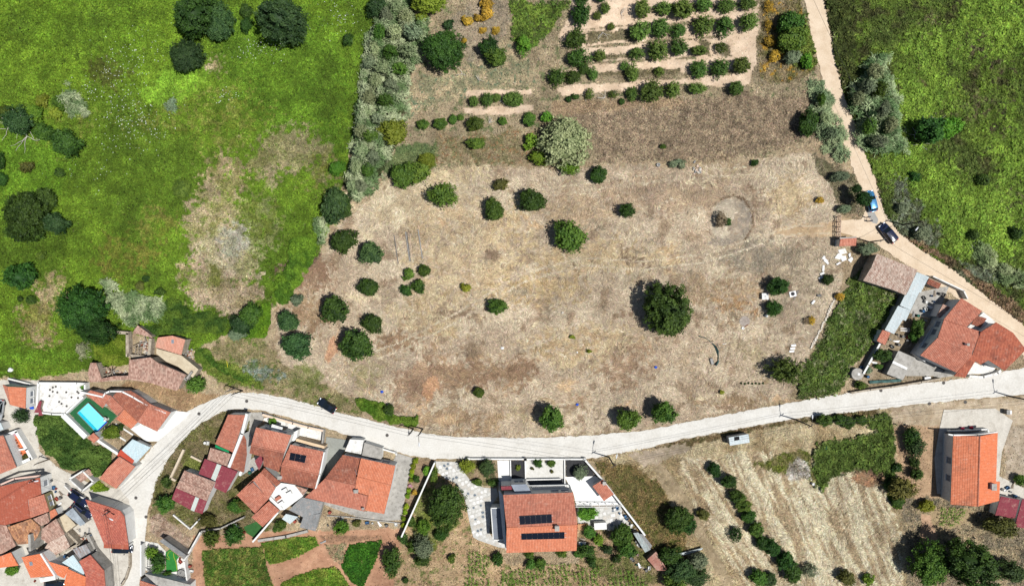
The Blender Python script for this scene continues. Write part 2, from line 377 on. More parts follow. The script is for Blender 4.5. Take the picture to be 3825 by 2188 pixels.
# --- main dry field
MF = [(880, 510), (960, 480), (1090, 432), (1200, 412), (1400, 424), (1500, 408), (1700, 412), (1900, 398), (2010, 372), (2060, 430), (2095, 500), (2080, 560), (2092, 640), (2090, 740), (2030, 850), (1992, 930), (1960, 990), (1750, 1036), (1600, 1066), (1400, 1082), (1200, 1087), (1050, 1072), (900, 1010), (830, 965), (700, 905), (690, 800), (730, 730), (800, 640), (832, 575)]
paint(MF, (206, 190, 164), (182, 164, 140), 5, f=.7, amp=.8, veg=(.09, 44, STRAW), seed=23, c3=(162, 142, 118))
for b in [(1010, 505, 150, 60, (216, 202, 172), (200, 182, 150), .85), (1150, 440, 90, 25, (220, 204, 168), (200, 182, 146), .8), (1160, 620, 160, 160, (208, 190, 156), (194, 172, 138), .6), (1500, 640, 200, 50, (208, 190, 154), (190, 166, 130), .7),
          (1330, 720, 120, 60, (202, 180, 140), (180, 156, 116), .6), (1060, 780, 100, 90, (202, 186, 152), (184, 162, 126), .6), (1450, 860, 170, 70, (206, 188, 152), (184, 160, 124), .6), (900, 930, 60, 60, (196, 182, 144), (160, 150, 112), .7), (1350, 1030, 120, 40, (194, 178, 142), (168, 148, 116), .6),
          (770, 690, 70, 55, (166, 142, 116), (142, 116, 94), .85), (760, 770, 60, 60, (172, 148, 118), (150, 124, 98), .7), (1010, 850, 70, 40, (158, 130, 104), (178, 152, 120), .7), (1180, 930, 190, 45, (150, 124, 100), (172, 146, 116), .85), (1030, 960, 80, 60, (152, 126, 104), (176, 150, 122), .8), (1130, 1040, 120, 35, (156, 132, 106), (178, 154, 122), .8), (1420, 1010, 60, 25, (154, 130, 106), (176, 150, 120), .6),
          (1650, 480, 180, 60, (168, 148, 126), (188, 166, 138), .75), (1420, 520, 110, 60, (180, 158, 130), (196, 174, 142), .6), (1900, 640, 130, 60, (150, 140, 122), (176, 160, 136), .8), (1800, 720, 110, 60, (166, 146, 118), (186, 164, 134), .65), (1970, 680, 70, 90, (160, 146, 124), (190, 174, 148), .65), (1560, 910, 70, 60, (158, 134, 110), (180, 154, 126), .7), (1700, 900, 60, 50, (164, 148, 128), (186, 166, 138), .6), (1830, 760, 80, 60, (186, 150, 110), (170, 144, 112), .5), (1880, 880, 60, 60, (160, 146, 116), (190, 174, 142), .6), (1820, 1000, 100, 25, (156, 134, 106), (176, 152, 120), .7), (1960, 480, 60, 60, (206, 186, 150), (186, 164, 130), .7), (1780, 420, 100, 30, (198, 180, 146), (176, 156, 126), .6), (1290, 580, 60, 120, (210, 190, 152), (190, 168, 130), .5)]:
    blob(*b[:4], b[4], b[5], 2.2, f=3, amp=3.2, a=b[6], seed=25)
RNGL = random.Random(3)
for q in range(46):     # mowing swathes, bare and rank spots
    x = RNGL.uniform(850, 2040); y = RNGL.uniform(440, 1060); g = RNGL.choice([(214, 198, 166), (152, 130, 106), (146, 126, 104), (206, 178, 142), (166, 152, 128)])
    blob(x, y, RNGL.uniform(12, 46), RNGL.uniform(3, 12), g, None, 1, f=1.0, amp=1.6, a=.75, rot=RNGL.uniform(-.5, .5), seed=q)
blob(1815, 552, 50, 60, (204, 192, 170), (184, 172, 152), 1, f=.2, amp=.25, a=1, veg=(.05, 14, STRAW))
blob(1840, 558, 22, 60, (160, 146, 128), (178, 160, 136), 1, f=.5, amp=.5, a=.9, rot=.4)
paint([(1822, 494), (1850, 500), (1868, 530), (1868, 560), (1850, 590), (1820, 606), (1780, 612), (1760, 606), (1768, 590), (1800, 592), (1830, 570), (1836, 540), (1826, 510)], (176, 162, 142), (152, 142, 128), 1, f=.2, amp=.3)
paint([(1788, 420 + 74), (1823, 484), (1852, 494), (1874, 528), (1872, 566), (1850, 600), (1848, 596), (1868, 564), (1869, 530), (1848, 498), (1823, 488), (1790, 498)], (120, 100, 80), None, 1, f=.12, amp=.1, a=.8)
paint([(2090, 540), (2170, 540), (2160, 600), (2100, 590), (2000, 590), (1920, 585), (1930, 565), (2010, 560)], (206, 182, 150), (196, 170, 136), 1.5, f=.6, amp=.7, veg=(.03, 8, STRAW))
blob(1070, 965, 18, 30, (206, 164, 128), (190, 150, 116), 1, f=.4, amp=.8, rot=.5); blob(825, 870, 12, 34, (206, 164, 130), None, 1, f=.4, amp=.6, rot=.4)
def track(pts, wpx, col, a=.7, gap=0, f=.12):
    for sd in ((-gap / 2, gap / 2) if gap else (0,)):
        l_, r_ = [], []
        for k in range(len(pts)):
            x0, y0 = pts[max(k - 1, 0)]; x1, y1 = pts[min(k + 1, len(pts) - 1)]; d = math.hypot(x1 - x0, y1 - y0); nx_, ny_ = -(y1 - y0) / d, (x1 - x0) / d; x, y = pts[k]
            l_.append((x + nx_ * (sd - wpx / 2), y + ny_ * (sd - wpx / 2))); r_.append((x + nx_ * (sd + wpx / 2), y + ny_ * (sd + wpx / 2)))
        paint(l_ + r_[::-1], col, None, 1, f=f, amp=.12, a=a)
for q in range(150):    # short combed straw streaks
    x = RNGL.uniform(860, 2040); y = RNGL.uniform(430, 1060); a_ = (math.sin(x * .006) + math.cos(y * .009)) * .7; l_ = RNGL.uniform(14, 46); c_ = RNGL.choice([(218, 204, 176), (222, 208, 182), (150, 130, 108), (142, 122, 100), (206, 186, 154)])
    track([(x, y), (x + l_ * math.cos(a_) * .5, y + l_ * math.sin(a_) * .5 + 2), (x + l_ * math.cos(a_), y + l_ * math.sin(a_))], RNGL.uniform(2.5, 6), c_, .62, 0, .3)
track([(2090, 570), (1980, 572), (1880, 600), (1760, 640), (1600, 660), (1450, 650), (1300, 690), (1150, 780), (1000, 860), (880, 900), (830, 960)], 4.5, (214, 200, 174), .6, 20)
track([(1960, 590), (1900, 700), (1830, 830), (1800, 960), (1700, 1010), (1500, 1030), (1250, 1010), (1080, 930)], 4, (150, 132, 110), .55, 20)
track([(1010, 500), (1150, 470), (1350, 480), (1560, 450), (1760, 430), (1960, 420)], 4, (216, 202, 174), .55, 19)
track([(850, 820), (835, 880), (870, 930), (950, 990), (1050, 1040)], 4, (212, 180, 146), .6, 16)
# verge left of field and by the gate
paint([(2010, 372), (2060, 400), (2120, 430), (2145, 490), (2150, 540), (2090, 530), (2060, 470), (2030, 420)], (158, 146, 120), (126, 122, 92), 1.2, f=.8, amp=1, veg=(.25, 55, WEED), seed=30)
paint([(660, 850), (700, 905), (830, 965), (900, 1010), (900, 1040), (760, 1000), (640, 965), (560, 960), (520, 930), (500, 870), (560, 835), (660, 780)], (176, 160, 124), (138, 134, 90), 1.6, f=.8, amp=1, veg=(.2, 50, WEED), seed=31, c3=(112, 128, 64))
paint([(490, 870), (560, 900), (620, 920), (650, 960), (560, 950), (500, 920), (485, 890)], (96, 124, 30), (116, 128, 50), 1.2, f=.6, amp=.8, veg=(.35, 60, MEAD), gain=1.33)
blob(760, 940, 50, 40, (150, 146, 104), (120, 128, 70), 1, f=1, amp=1.5, a=.7)
blob(660, 925, 60, 18, (150, 160, 150), (92, 112, 60), .8, f=1, amp=1.2, a=.7, veg=(.3, 50, WEED), rot=.25)
paint([(350, 940), (480, 975), (560, 985), (500, 1008), (470, 1020), (420, 1010), (350, 970), (280, 960), (340, 945)], (184, 156, 120), (160, 132, 100), 1.2, f=.5, amp=.5, veg=(.1, 40, STRAW), seed=33)
# --- strip of rank green between field and yard, right
paint([(2150, 660), (2200, 720), (2230, 740), (2170, 850), (2110, 930), (2080, 980), (1980, 985), (1985, 940), (2030, 850), (2090, 740), (2120, 680)], (92, 112, 40), (72, 92, 36), 1.4, f=.9, amp=.8, veg=(.8, 70, WILD), gain=1.40, seed=34, c3=(120, 124, 84))
# --- lower side of the road
paint([(1480, 1140), (1620, 1112), (1850, 1066), (2020, 1036), (2230, 1015), (2240, 1300), (2270, 1600), (1400, 1600), (1600, 1400), (1560, 1260)], (204, 188, 152), (168, 148, 112), 3, f=.6, amp=.7, veg=(.14, 62, STUB), seed=36)
paint([(1690, 1130), (1800, 1150), (1860, 1250), (1960, 1380), (2010, 1600), (1900, 1600), (1800, 1380), (1690, 1180)], (222, 209, 177), (174, 153, 121), 1.2, f=.8, amp=.8, veg=(.14, 62, STUB), stripe=(math.radians(33), 1.0, .8), seed=37)
paint([(1800, 1130), (1900, 1120), (2180, 1180), (2235, 1320), (2262, 1600), (2000, 1600), (1900, 1330)], (224, 212, 180), (178, 158, 126), 1.2, f=.8, amp=.8, veg=(.14, 66, STUB), stripe=(math.radians(24), 1.0, .8), seed=38)
paint([(1470, 1140), (1560, 1150), (1640, 1200), (1700, 1300), (1720, 1400), (1650, 1420), (1580, 1330), (1500, 1190)], (160, 136, 92), (122, 116, 70), 1.2, f=.8, amp=.8, veg=(.35, 62, WEED), seed=39, c3=(96, 106, 44))
paint([(1620, 1112), (1850, 1062), (2100, 1024), (2180, 1018), (2180, 1032), (2030, 1046), (1900, 1066), (1700, 1110), (1650, 1140), (1640, 1125)], (138, 116, 84), (110, 104, 66), 1, f=.5, amp=.6, veg=(.25, 60, WEED), seed=40)
paint([(1630, 1130), (1700, 1220), (1760, 1330), (1830, 1456), (1800, 1456), (1730, 1340), (1660, 1230), (1610, 1150)], (182, 164, 134), (156, 140, 112), 1, f=.4, amp=.5, veg=(.04, 12, STRAW))
paint([(1560, 1130), (1700, 1100), (1720, 1120), (1600, 1160)], (192, 176, 156), (170, 156, 132), 1, f=.5, amp=.6, veg=(.03, 8, STRAW))
# rank green near the right house
paint([(2030, 1100), (2100, 1088), (2175, 1072), (2140, 1042), (2200, 1025), (2226, 1045), (2220, 1190), (2210, 1218), (2180, 1190), (2134, 1166), (2090, 1176), (2060, 1200), (2045, 1214), (2010, 1190), (2016, 1140)], (90, 110, 40), (74, 94, 34), 1.2, f=.9, amp=.6, veg=(.75, 70, WILD), gain=1.36, seed=41)
paint([(1870, 1150), (1960, 1120), (2010, 1120), (2030, 1200), (1980, 1180), (1900, 1170)], (108, 118, 48), (136, 128, 84), 1, f=.6, amp=.8, veg=(.35, 60, WEED), gain=0.94)
blob(1985, 1170, 30, 26, (220, 214, 200), (150, 140, 120), .8, f=.8, amp=1.2); blob(2150, 1190, 40, 22, (190, 146, 112), (150, 124, 96), 1, f=.8, amp=1, a=.8)
paint([(2220, 1060), (2340, 1040), (2350, 1230), (2280, 1260), (2235, 1240)], (200, 170, 138), (182, 154, 124), 1.5, f=.4, amp=.4, veg=(.05, 12, WEED))
paint([(2240, 1230), (2545, 1250), (2600, 1500), (2250, 1500), (2255, 1350)], (150, 138, 116), (188, 170, 136), 1.4, f=.7, amp=.8, veg=(.16, 50, WEED), seed=43, c3=(116, 110, 92))
paint([(2290, 1275), (2330, 1280), (2330, 1345), (2285, 1350)], (208, 174, 146), (184, 152, 124), .6, f=.15, amp=.15, veg=(.02, 4, WEED))
paint([(2300, 1260), (2420, 1260), (2400, 1300), (2330, 1330)], (184, 164, 128), (170, 150, 118), .8, f=.3, amp=.3, veg=(.04, 10, WEED))
paint([(2490, 1060), (2700, 1040), (2700, 1260), (2500, 1220)], (206, 192, 172), (176, 160, 138), 1, f=.5, amp=.6, veg=(.04, 10, WEED), seed=44)
paint([(2210, 1005), (2545, 985), (2700, 980), (2700, 1060), (2400, 1056), (2330, 1060), (2220, 1050)], (206, 190, 166), (182, 164, 138), 1.2, f=.4, amp=.5, veg=(.03, 8, STRAW), seed=45)
# gardens and plots left of the middle house
paint([(400, 1090), (560, 1020), (620, 1030), (700, 1300), (620, 1330), (480, 1310), (370, 1290)], (150, 136, 102), (116, 116, 66), 1.4, f=.5, amp=.6, veg=(.25, 55, WEED), seed=46)
paint([(480, 1330), (700, 1320), (1000, 1310), (1000, 1400), (930, 1600), (470, 1600)], (206, 162, 132), (188, 144, 116), 1.6, f=.3, amp=.3, veg=(.02, 4, WEED), seed=47)
paint([(1000, 1290), (1080, 1140), (1180, 1200), (1230, 1350), (1260, 1400), (1640, 1400), (1700, 1600), (960, 1600)], (202, 176, 140), (178, 152, 118), 1.4, f=.4, amp=.5, veg=(.08, 30, WEED), seed=48, c3=(128, 134, 80))
paint([(1040, 1210), (1100, 1200), (1140, 1300), (1060, 1380), (1020, 1330)], (150, 150, 96), (122, 132, 62), 1.2, f=.8, amp=1.2, veg=(.2, 50, WEED), a=.8)
paint([(1440, 1300), (1560, 1300), (1640, 1400), (1640, 1456), (1500, 1440), (1430, 1380)], (170, 150, 116), (120, 124, 70), 1.2, f=.6, amp=.8, veg=(.2, 50, WEED))
tile(0, 3)
paint([(2000, 1100), (2200, 1085), (2545, 1065), (2600, 1060), (2640, 1280), (2700, 1456), (2710, 1600), (2050, 1600), (2020, 1250)], (80, 114, 40), (128, 132, 66), .7, f=.15, amp=.25, veg=(.5, 110, CROP), gain=0.98, seed=50)
paint([(1480, 780), (1560, 720), (1900, 1000), (1850, 1160), (1600, 1000), (1480, 900)], (146, 122, 104), (186, 166, 146), .8, f=.3, amp=.4, seed=51)
tile(1, 3)
paint([(60, 1030), (300, 990), (590, 955), (620, 1050), (560, 1090), (380, 1170), (200, 1235), (130, 1230), (85, 1110)], (92, 128, 40), (132, 144, 60), .9, f=.15, amp=.25, veg=(.5, 110, CROP), gain=0.98, seed=52)
paint([(935, 1045), (1250, 1000), (1200, 1160), (1060, 1470), (960, 1420), (850, 1260)], (48, 92, 26), (66, 112, 30), .8, f=.12, amp=.15, veg=(.55, 110, DARKC), gain=0.98, seed=53)
paint([(240, 1430), (420, 1340), (640, 1275), (800, 1260), (940, 1470), (950, 1600), (240, 1600)], (96, 132, 38), (134, 146, 60), .9, f=.2, amp=.25, veg=(.5, 110, CROP), gain=0.98, seed=54)
paint([(690, 1050), (900, 1040), (840, 1250), (760, 1200)], (132, 140, 100), (186, 156, 126), .5, f=.2, amp=.3, veg=(.2, 40, WEED))
paint([(590, 940), (1250, 960), (1240, 990), (700, 1030)], (178, 142, 114), (156, 124, 100), .8, f=.3, amp=.3, veg=(.05, 20, WEED))
paint([(1470, 190), (1740, 210), (1450, 880)], (178, 154, 128), (156, 134, 108), 1, f=.2, amp=.2, veg=(.06, 20, WEED))
paint([(1990, 225), (2380, 210), (2390, 450), (2250, 460), (2120, 400), (2050, 320)], (172, 150, 124), (128, 124, 80), 1, f=.2, amp=.3, veg=(.1, 30, WEED))
tile(2, 3)
paint([(650, 880), (1000, 920), (1200, 1150), (1000, 1200), (640, 1150)], (186, 160, 130), (150, 134, 96), .9, f=.4, amp=.5, veg=(.15, 40, WEED))
tile(3, 2)
paint([(870, 720), (1060, 500), (1400, 280), (1560, 300), (1420, 600), (1500, 640), (1680, 840), (1200, 930), (960, 960), (850, 880)], (176, 160, 136), (150, 134, 108), 1, f=.3, amp=.3, veg=(.05, 15, WEED))
tile(3, 0)
# pale ruts in the orchard verge and under the right slope
paint([(1430, 640), (1500, 640), (1700, 1100), (1640, 1120)], (120, 112, 60), (150, 132, 90), 1, f=1.5, amp=2, a=.4)

tile(1, 0)
paint([(1340, -150), (1230, 80), (1210, 220), (1130, 360), (1100, 520), (1060, 650), (1085, 760), (1040, 960), (1000, 1130), (955, 1380), (930, 1500), (880, 1800), (960, 1950), (1010, 2010), (1090, 1940), (1190, 1800), (1290, 1620), (1400, 1420), (1460, 1250), (1490, 880), (1560, 690), (1660, 520), (1720, 280), (1600, 230), (1520, -150)], (78, 92, 46), (104, 110, 70), 2, f=.4, amp=.5, veg=(.7, 50, WILD), gain=.8)
# ================================================================ roads and hard ground
concrete = surf('road_concrete', (222, 219, 211), (211, 207, 198), .35, dirt=(190, 185, 175), dirt_amt=.35, fine=3, bmp=.01)
oldconc = surf('lane_concrete', (212, 206, 194), (196, 190, 178), .5, dirt=(168, 160, 148), dirt_amt=.5, fine=4, bmp=.015)
dirtm = surf('dirt_track_soil', (226, 206, 180), (212, 190, 162), .45, dirt=(198, 174, 148), dirt_amt=.35, fine=5, bmp=.03)
asph = surf('patched_asphalt', (170, 168, 162), (158, 156, 152), .8, fine=8, bmp=.01)
def sheet(name, poly, z, mat, kind='structure', label=None, cat=None, holes=None, rough=0.0, parent=None):
    pts = W(poly); HARD.append(pts)
    if rough:       # ragged natural edge
        q = []
        for k in range(len(pts)):
            a = pts[k]; b = pts[(k + 1) % len(pts)]; n = max(1, int(math.hypot(b[0] - a[0], b[1] - a[1]) / .7))
            for i in range(n):
                t = i / n; q.append((a[0] + (b[0] - a[0]) * t + random.uniform(-rough, rough), a[1] + (b[1] - a[1]) * t + random.uniform(-rough, rough)))
        pts = q
    o = MB().prism(pts, z - .12, z).build(name, mat, parent)
    if parent is None: tag(o, label, cat, None, kind)
    return o
over()
up = [(2800, 872), (2545, 914), (2400, 940), (2200, 962), (2050, 985), (1900, 1012), (1750, 1040), (1600, 1070), (1450, 1083), (1300, 1088), (1150, 1086), (1050, 1075), (960, 1054), (850, 1026), (780, 1006), (700, 986), (640, 976), (590, 974), (545, 984), (500, 1004), (468, 1020), (428, 1052), (378, 1112), (330, 1170), (296, 1212)]
lo = [(330, 1600), (345, 1456), (356, 1400), (362, 1330), (368, 1270), (388, 1200), (412, 1150), (452, 1095), (502, 1050), (552, 1022), (590, 1015), (640, 1018), (700, 1032), (800, 1060), (880, 1086), (960, 1112), (1020, 1132), (1080, 1140), (1300, 1140), (1480, 1137), (1600, 1115), (1700, 1090), (1850, 1062), (2000, 1036), (2150, 1020), (2300, 1002), (2480, 985), (2545, 980), (2800, 950)]
sheet('road', up + [(320, 1240), (325, 1300), (322, 1400), (310, 1456), (295, 1600)] + lo, .035, concrete, label='pale concrete road curving past the dry field', cat='road', rough=.14)
sheet('village_lane', [(-300, 940), (100, 945), (102, 1030), (120, 1040), (92, 1075), (98, 1120), (150, 1165), (215, 1195), (250, 1213), (296, 1212), (330, 1230), (326, 1300), (322, 1400), (312, 1456), (296, 1600), (-300, 1600)], .02, oldconc, label='worn pale concrete lane through the old village houses', cat='lane', rough=.1)
sheet('dirt_road', [(1985, -200), (2000, 0), (2010, 60), (2028, 130), (2044, 200), (2064, 270), (2094, 350), (2119, 420), (2143, 475), (2152, 520), (2140, 545), (2092, 548), (2086, 575), (2120, 588), (2170, 602), (2215, 632), (2300, 690), (2370, 735), (2440, 782), (2500, 835), (2560, 900), (2800, 1010), (2800, 960), (2545, 806), (2450, 734), (2370, 670), (2290, 620), (2238, 580), (2200, 530), (2180, 460), (2155, 390), (2125, 310), (2100, 240), (2075, 150), (2060, 70), (2048, 0), (2030, -200)], .045, dirtm, label='sandy dirt track running beside the wild green slope', cat='track', rough=.18)
tile(3, 1)
sheet('asphalt_patch', [(985, 640), (1050, 640), (1100, 730), (1090, 770), (1040, 760), (1000, 690)], .055, asph, label='grey asphalt patch on the dirt track behind the blue car', cat='road patch', rough=.06)
tile(1, 2)
sheet('road_repair', [(1085, 1310), (1800, 1430), (2541, 1445), (2541, 1560), (1700, 1600), (1060, 1480)], .043, surf('smooth_road', (224, 221, 213), (216, 212, 203), .3, fine=5, bmp=.006), label='smoother newer paving laid across the road beside the twin poles', cat='road patch', rough=.05)
# ================================================================ building kit
TERRA = tilemat('terracotta', (206, 136, 112), (176, 108, 88), (146, 98, 84), .35)
TERRA_O = tilemat('orange_terracotta', (224, 144, 110), (204, 122, 90), (184, 114, 88), .25)
TERRA_B = tilemat('bright_orange_tile', (232, 138, 96), (220, 124, 84), (202, 116, 82), .15)
TERRA_D = tilemat('weathered_terracotta', (178, 112, 88), (146, 88, 72), (110, 74, 64), .55)
TERRA_P = tilemat('pink_terracotta', (214, 146, 122), (190, 118, 96), (158, 104, 90), .4)
OLDT = tilemat('old_clay_tile', (214, 180, 162), (144, 104, 90), (158, 140, 126), .5, .6)
PALET = tilemat('pale_lichen_tile', (224, 206, 190), (164, 128, 112), (196, 180, 164), .55, .5)
BROWNS = tilemat('brown_panel_roof', (176, 96, 74), (168, 90, 70), (150, 84, 66), .2)
MAROON = tilemat('maroon_sheet', (146, 68, 78), (136, 62, 72), (120, 60, 66), .2)
PALEBL = tilemat('pale_blue_sheet', (206, 217, 219), (196, 207, 209), (168, 182, 184), .35)
FIBRE = tilemat('fibre_cement_sheet', (150, 152, 152), (136, 138, 138), (112, 112, 110), .4)
GLASSR = tilemat('clear_blue_sheet', (206, 224, 228), (190, 212, 218), (226, 234, 236), .3)
WHITE = surf('white_plaster', (244, 244, 240), (234, 233, 228), .7, dirt=(206, 202, 194), dirt_amt=.15, fine=5, bmp=.008)
WHITED = surf('stained_white_plaster', (240, 238, 232), (226, 224, 218), .8, dirt=(168, 164, 156), dirt_amt=.45, fine=5, bmp=.01)
CREAM = surf('cream_render', (232, 206, 172), (220, 192, 158), .7, fine=5, bmp=.01)
OLIVE = surf('olive_render', (158, 150, 112), (150, 142, 106), .7, fine=5, bmp=.01)
STONE = surf('rubble_masonry', (196, 184, 164), (156, 142, 124), 1.6, dirt=(118, 108, 96), dirt_amt=.5, fine=7, bmp=.06)
GREYC = surf('grey_concrete', (186, 182, 174), (160, 156, 148), .8, dirt=(120, 116, 110), dirt_amt=.5, fine=6, bmp=.015)
DARKC_ = surf('dark_concrete', (128, 126, 122), (108, 106, 102), .8, dirt=(86, 84, 82), dirt_amt=.4, fine=6, bmp=.015)
BEIGE = surf('beige_slab', (214, 200, 172), (196, 180, 152), .7, dirt=(168, 152, 128), dirt_amt=.4, fine=6, bmp=.015)
WINF = gloss('window_glass', (.16, .18, .21), .1, 0, 0, .6)
SHUT = surf('grey_frame', (176, 178, 182), (160, 162, 168), 1.0, fine=5, bmp=0)
WOOD = surf('weathered_wood', (168, 156, 140), (126, 112, 96), 2.0, fine=8, bmp=.02)
BLACK = surf('dark_gravel', (62, 62, 64), (50, 50, 52), 2.0, fine=11, bmp=.03)
WGRAV = surf('white_gravel', (226, 224, 218), (210, 208, 200), 1.5, fine=11, bmp=.03)
RIDGE_T = {}
def planefit(pts):
    n = Vector((0, 0, 0)); c = Vector((0, 0, 0))
    for k in range(len(pts)):
        a = pts[k]; b = pts[(k + 1) % len(pts)]
        n += Vector(((a.y - b.y) * (a.z + b.z), (a.z - b.z) * (a.x + b.x), (a.x - b.x) * (a.y + b.y))); c += a
    c /= len(pts); n.normalize()
    if n.z < 0: n = -n
    return c, n
def zat(c, n, x, y): return c.z - (n.x * (x - c.x) + n.y * (y - c.y)) / n.z
def hsh(a, b, s): return (math.sin(a * 127.1 + b * 311.7 + s * 74.7) * 43758.5453) % 1.0
def roofmesh(mb, pts, mode, seed, damage=0.0):
    """cover a planar roof face with real tiles / corrugation; pts 3D"""
    c, n = planefit(pts); pts = [Vector((p.x, p.y, zat(c, n, p.x, p.y))) for p in pts]
    u = Vector((-n.y, n.x, 0)); u = u.normalized() if u.length > 1e-4 else Vector((1, 0, 0)); v = n.cross(u)
    q = [((p - c).dot(u), (p - c).dot(v)) for p in pts]
    pitch, row, prof, step = {'tile': (.29, .42, (0, .05, .065, .05), .035), 'sheet': (.24, 3.2, (0, .022, .035, .022), .012), 'panel': (.5, .9, (0, .012, .018, .012), .012), 'old': (.27, .44, (0, .055, .075, .05), .04)}[mode]
    sub = 4; du = pitch / sub; u0 = min(a for a, b in q); u1 = max(a for a, b in q)
    def spans(uu):
        xs = []
        for k in range(len(q)):
            (a1, b1), (a2, b2) = q[k], q[(k + 1) % len(q)]
            if (a1 > uu) != (a2 > uu): xs.append(b1 + (b2 - b1) * (uu - a1) / (a2 - a1))
        xs.sort(); return list(zip(xs[::2], xs[1::2]))
    k = math.floor(u0 / du)
    while k * du < u1:
        ua, ub = max(k * du, u0 + 1e-4), min((k + 1) * du, u1 - 1e-4)
        if ub - ua > 1e-4:
            sa, sb = spans(ua + 1e-5), spans(ub - 1e-5)
            if len(sa) == len(sb):
                ja, jb = k % sub, (k + 1) % sub; colm = k // sub
                for (a0, a1), (b0, b1) in zip(sa, sb):
                    r = math.floor(min(a0, b0) / row)
                    while r * row < max(a1, b1):
                        lo_, hi_ = r * row, (r + 1) * row
                        A0, A1 = min(max(a0, lo_), a1), max(min(a1, hi_), a0); B0, B1 = min(max(b0, lo_), b1), max(min(b1, hi_), b0)
                        if A1 - A0 > .004 or B1 - B0 > .004:
                            rnd = hsh(colm, r, seed)
                            if not (damage and rnd < damage):
                                wob = (hsh(colm, r, seed + 5) - .5) * (.05 if mode == 'old' else .012)
                                def pt(uu, vv, j):
                                    f = 1 - (vv - lo_) / row; return c + u * uu + v * vv + n * (prof[j] + step * f + wob)
                                mb.face([pt(ua, A0, ja), pt(ub, B0, jb), pt(ub, B1, jb), pt(ua, A1, ja)], rnd * .75 + hsh(r, 3, seed) * .1 + .1)
                        r += 1
        k += 1
    # boarding under the tiles and the eaves edge
    d = n * .1
    i = [p - n * .015 for p in pts]
    mb.face(i, .3)
    for k in range(len(pts)):
        a = pts[k]; b = pts[(k + 1) % len(pts)]; mb.face([a + n * .03, b + n * .03, b - d, a - d], .35)
    mb.face([p - d for p in pts][::-1], .2)
    return c, n
def inset(poly, dists):
    n = len(poly); a = sum(poly[k][0] * poly[(k + 1) % n][1] - poly[(k + 1) % n][0] * poly[k][1] for k in range(n)); sg = 1 if a > 0 else -1
    lines = []
    for k in range(n):
        x1, y1 = poly[k]; x2, y2 = poly[(k + 1) % n]; l = math.hypot(x2 - x1, y2 - y1) or 1e-6
        nx_, ny_ = -(y2 - y1) / l * sg, (x2 - x1) / l * sg; lines.append((x1 + nx_ * dists[k], y1 + ny_ * dists[k], x2 - x1, y2 - y1))
    out = []
    for k in range(n):
        ax, ay, adx, ady = lines[k - 1]; bx, by, bdx, bdy = lines[k]; det = adx * bdy - ady * bdx
        if abs(det) < 1e-3 * (math.hypot(adx, ady) * math.hypot(bdx, bdy) + 1e-9): out.append((bx, by)); continue
        t = ((bx - ax) * bdy - (by - ay) * bdx) / det; out.append((ax + adx * t, ay + ady * t))
    return out
def segdist(p, a, b):
    ax, ay = a; bx, by = b; dx, dy = bx - ax, by - ay; t = max(0, min(1, ((p[0] - ax) * dx + (p[1] - ay) * dy) / (dx * dx + dy * dy + 1e-9)))
    return math.hypot(p[0] - ax - dx * t, p[1] - ay - dy * t)
SEED = [1]
HOUSES = {}
def house(name, label, faces, wall=WHITE, over_=.32, cat='house', ridges=(), part='roof', z0=0.0, damage=0.0, group=None):
    """faces: (pts, material, mode); pts (x,y,h) in the current view. Each face: roof part + walls straight below it."""
    pl = [([P(*p) for p in f[0]], f[1], f[2]) for f in faces]
    allp = [p for f in pl for p in f[0]]
    ctr = sum(allp, Vector()) / len(allp); e = empty(name, (ctr.x, ctr.y, 0), label, cat, group)
    wb = MB(); walls = []
    for fi, (pts, m, mode) in enumerate(pl):
        SEED[0] += 1
        c, n = planefit(pts); poly = [(p.x, p.y) for p in pts]; dist = []
        for k in range(len(poly)):
            a, b = poly[k], poly[(k + 1) % len(poly)]; mid = ((a[0] + b[0]) / 2, (a[1] + b[1]) / 2)
            sh = any(segdist(mid, (o[0][q].x, o[0][q].y), (o[0][(q + 1) % len(o[0])].x, o[0][(q + 1) % len(o[0])].y)) < .45 for oi, o in enumerate(pl) if oi != fi for q in range(len(o[0])))
            dist.append(.0 if sh else over_)
        ins = inset(poly, dist)
        if mode == 'flat':
            wz = min(p.z for p in pts) - .16
            wb.prism(ins, z0 - .1, wz)
            slab = MB().prism(poly, wz, wz + .16).build(part, m, e)
        else:
            zs = [zat(c, n, x, y) - .1 for x, y in ins]
            wb.prism(ins, z0 - .1, [max(z, .4) for z in zs])
            rb = MB(); roofmesh(rb, pts, mode, SEED[0], damage); rb.build(part, m, e)
        HARD.append(ins); walls.append((ins, c, n))
    w_ = wb.build('wall', wall, e)
    for r in ridges:
        pts = [P(*p) + Vector((0, 0, .07)) for p in r[0]]
        MB().tube(pts, .13, 6).build('ridge', r[1], e)
    HOUSES[label] = (e, walls); return e
def fix_scale(e): return e
def wallwin(e, ax, ay, bx, by, t, z, w_, h_, sill=True, mat=WINF, name='window'):
    """window on the vertical wall that runs a->b (world xy), at fraction t, standing proud of the wall"""
    dx, dy = bx - ax, by - ay; l = math.hypot(dx, dy); rz = math.atan2(dy, dx); x, y = ax + dx * t, ay + dy * t
    f = MB(); T = .09
    M = Matrix.Rotation(rz, 3, 'Z')
    for ox, oz, sx, sz in ((-w_ / 2, 0, .08, h_), (w_ / 2, 0, .08, h_), (0, h_ / 2, w_ + .08, .08), (0, -h_ / 2, w_ + .08, .08), (0, 0, .05, h_)):
        p = M @ Vector((ox, 0, 0)); f.box((x + p.x, y + p.y, z + oz), (sx, .14, sz), rz)
    fr = f.build(name, SHUT, e)
    MB().box((x, y, z), (w_ - .02, .06, h_ - .02), rz).build('pane', mat, fr)
    if sill: MB().box((x, y, z - h_ / 2 - .08), (w_ + .3, .36, .07), rz).build('sill', WHITE, fr)
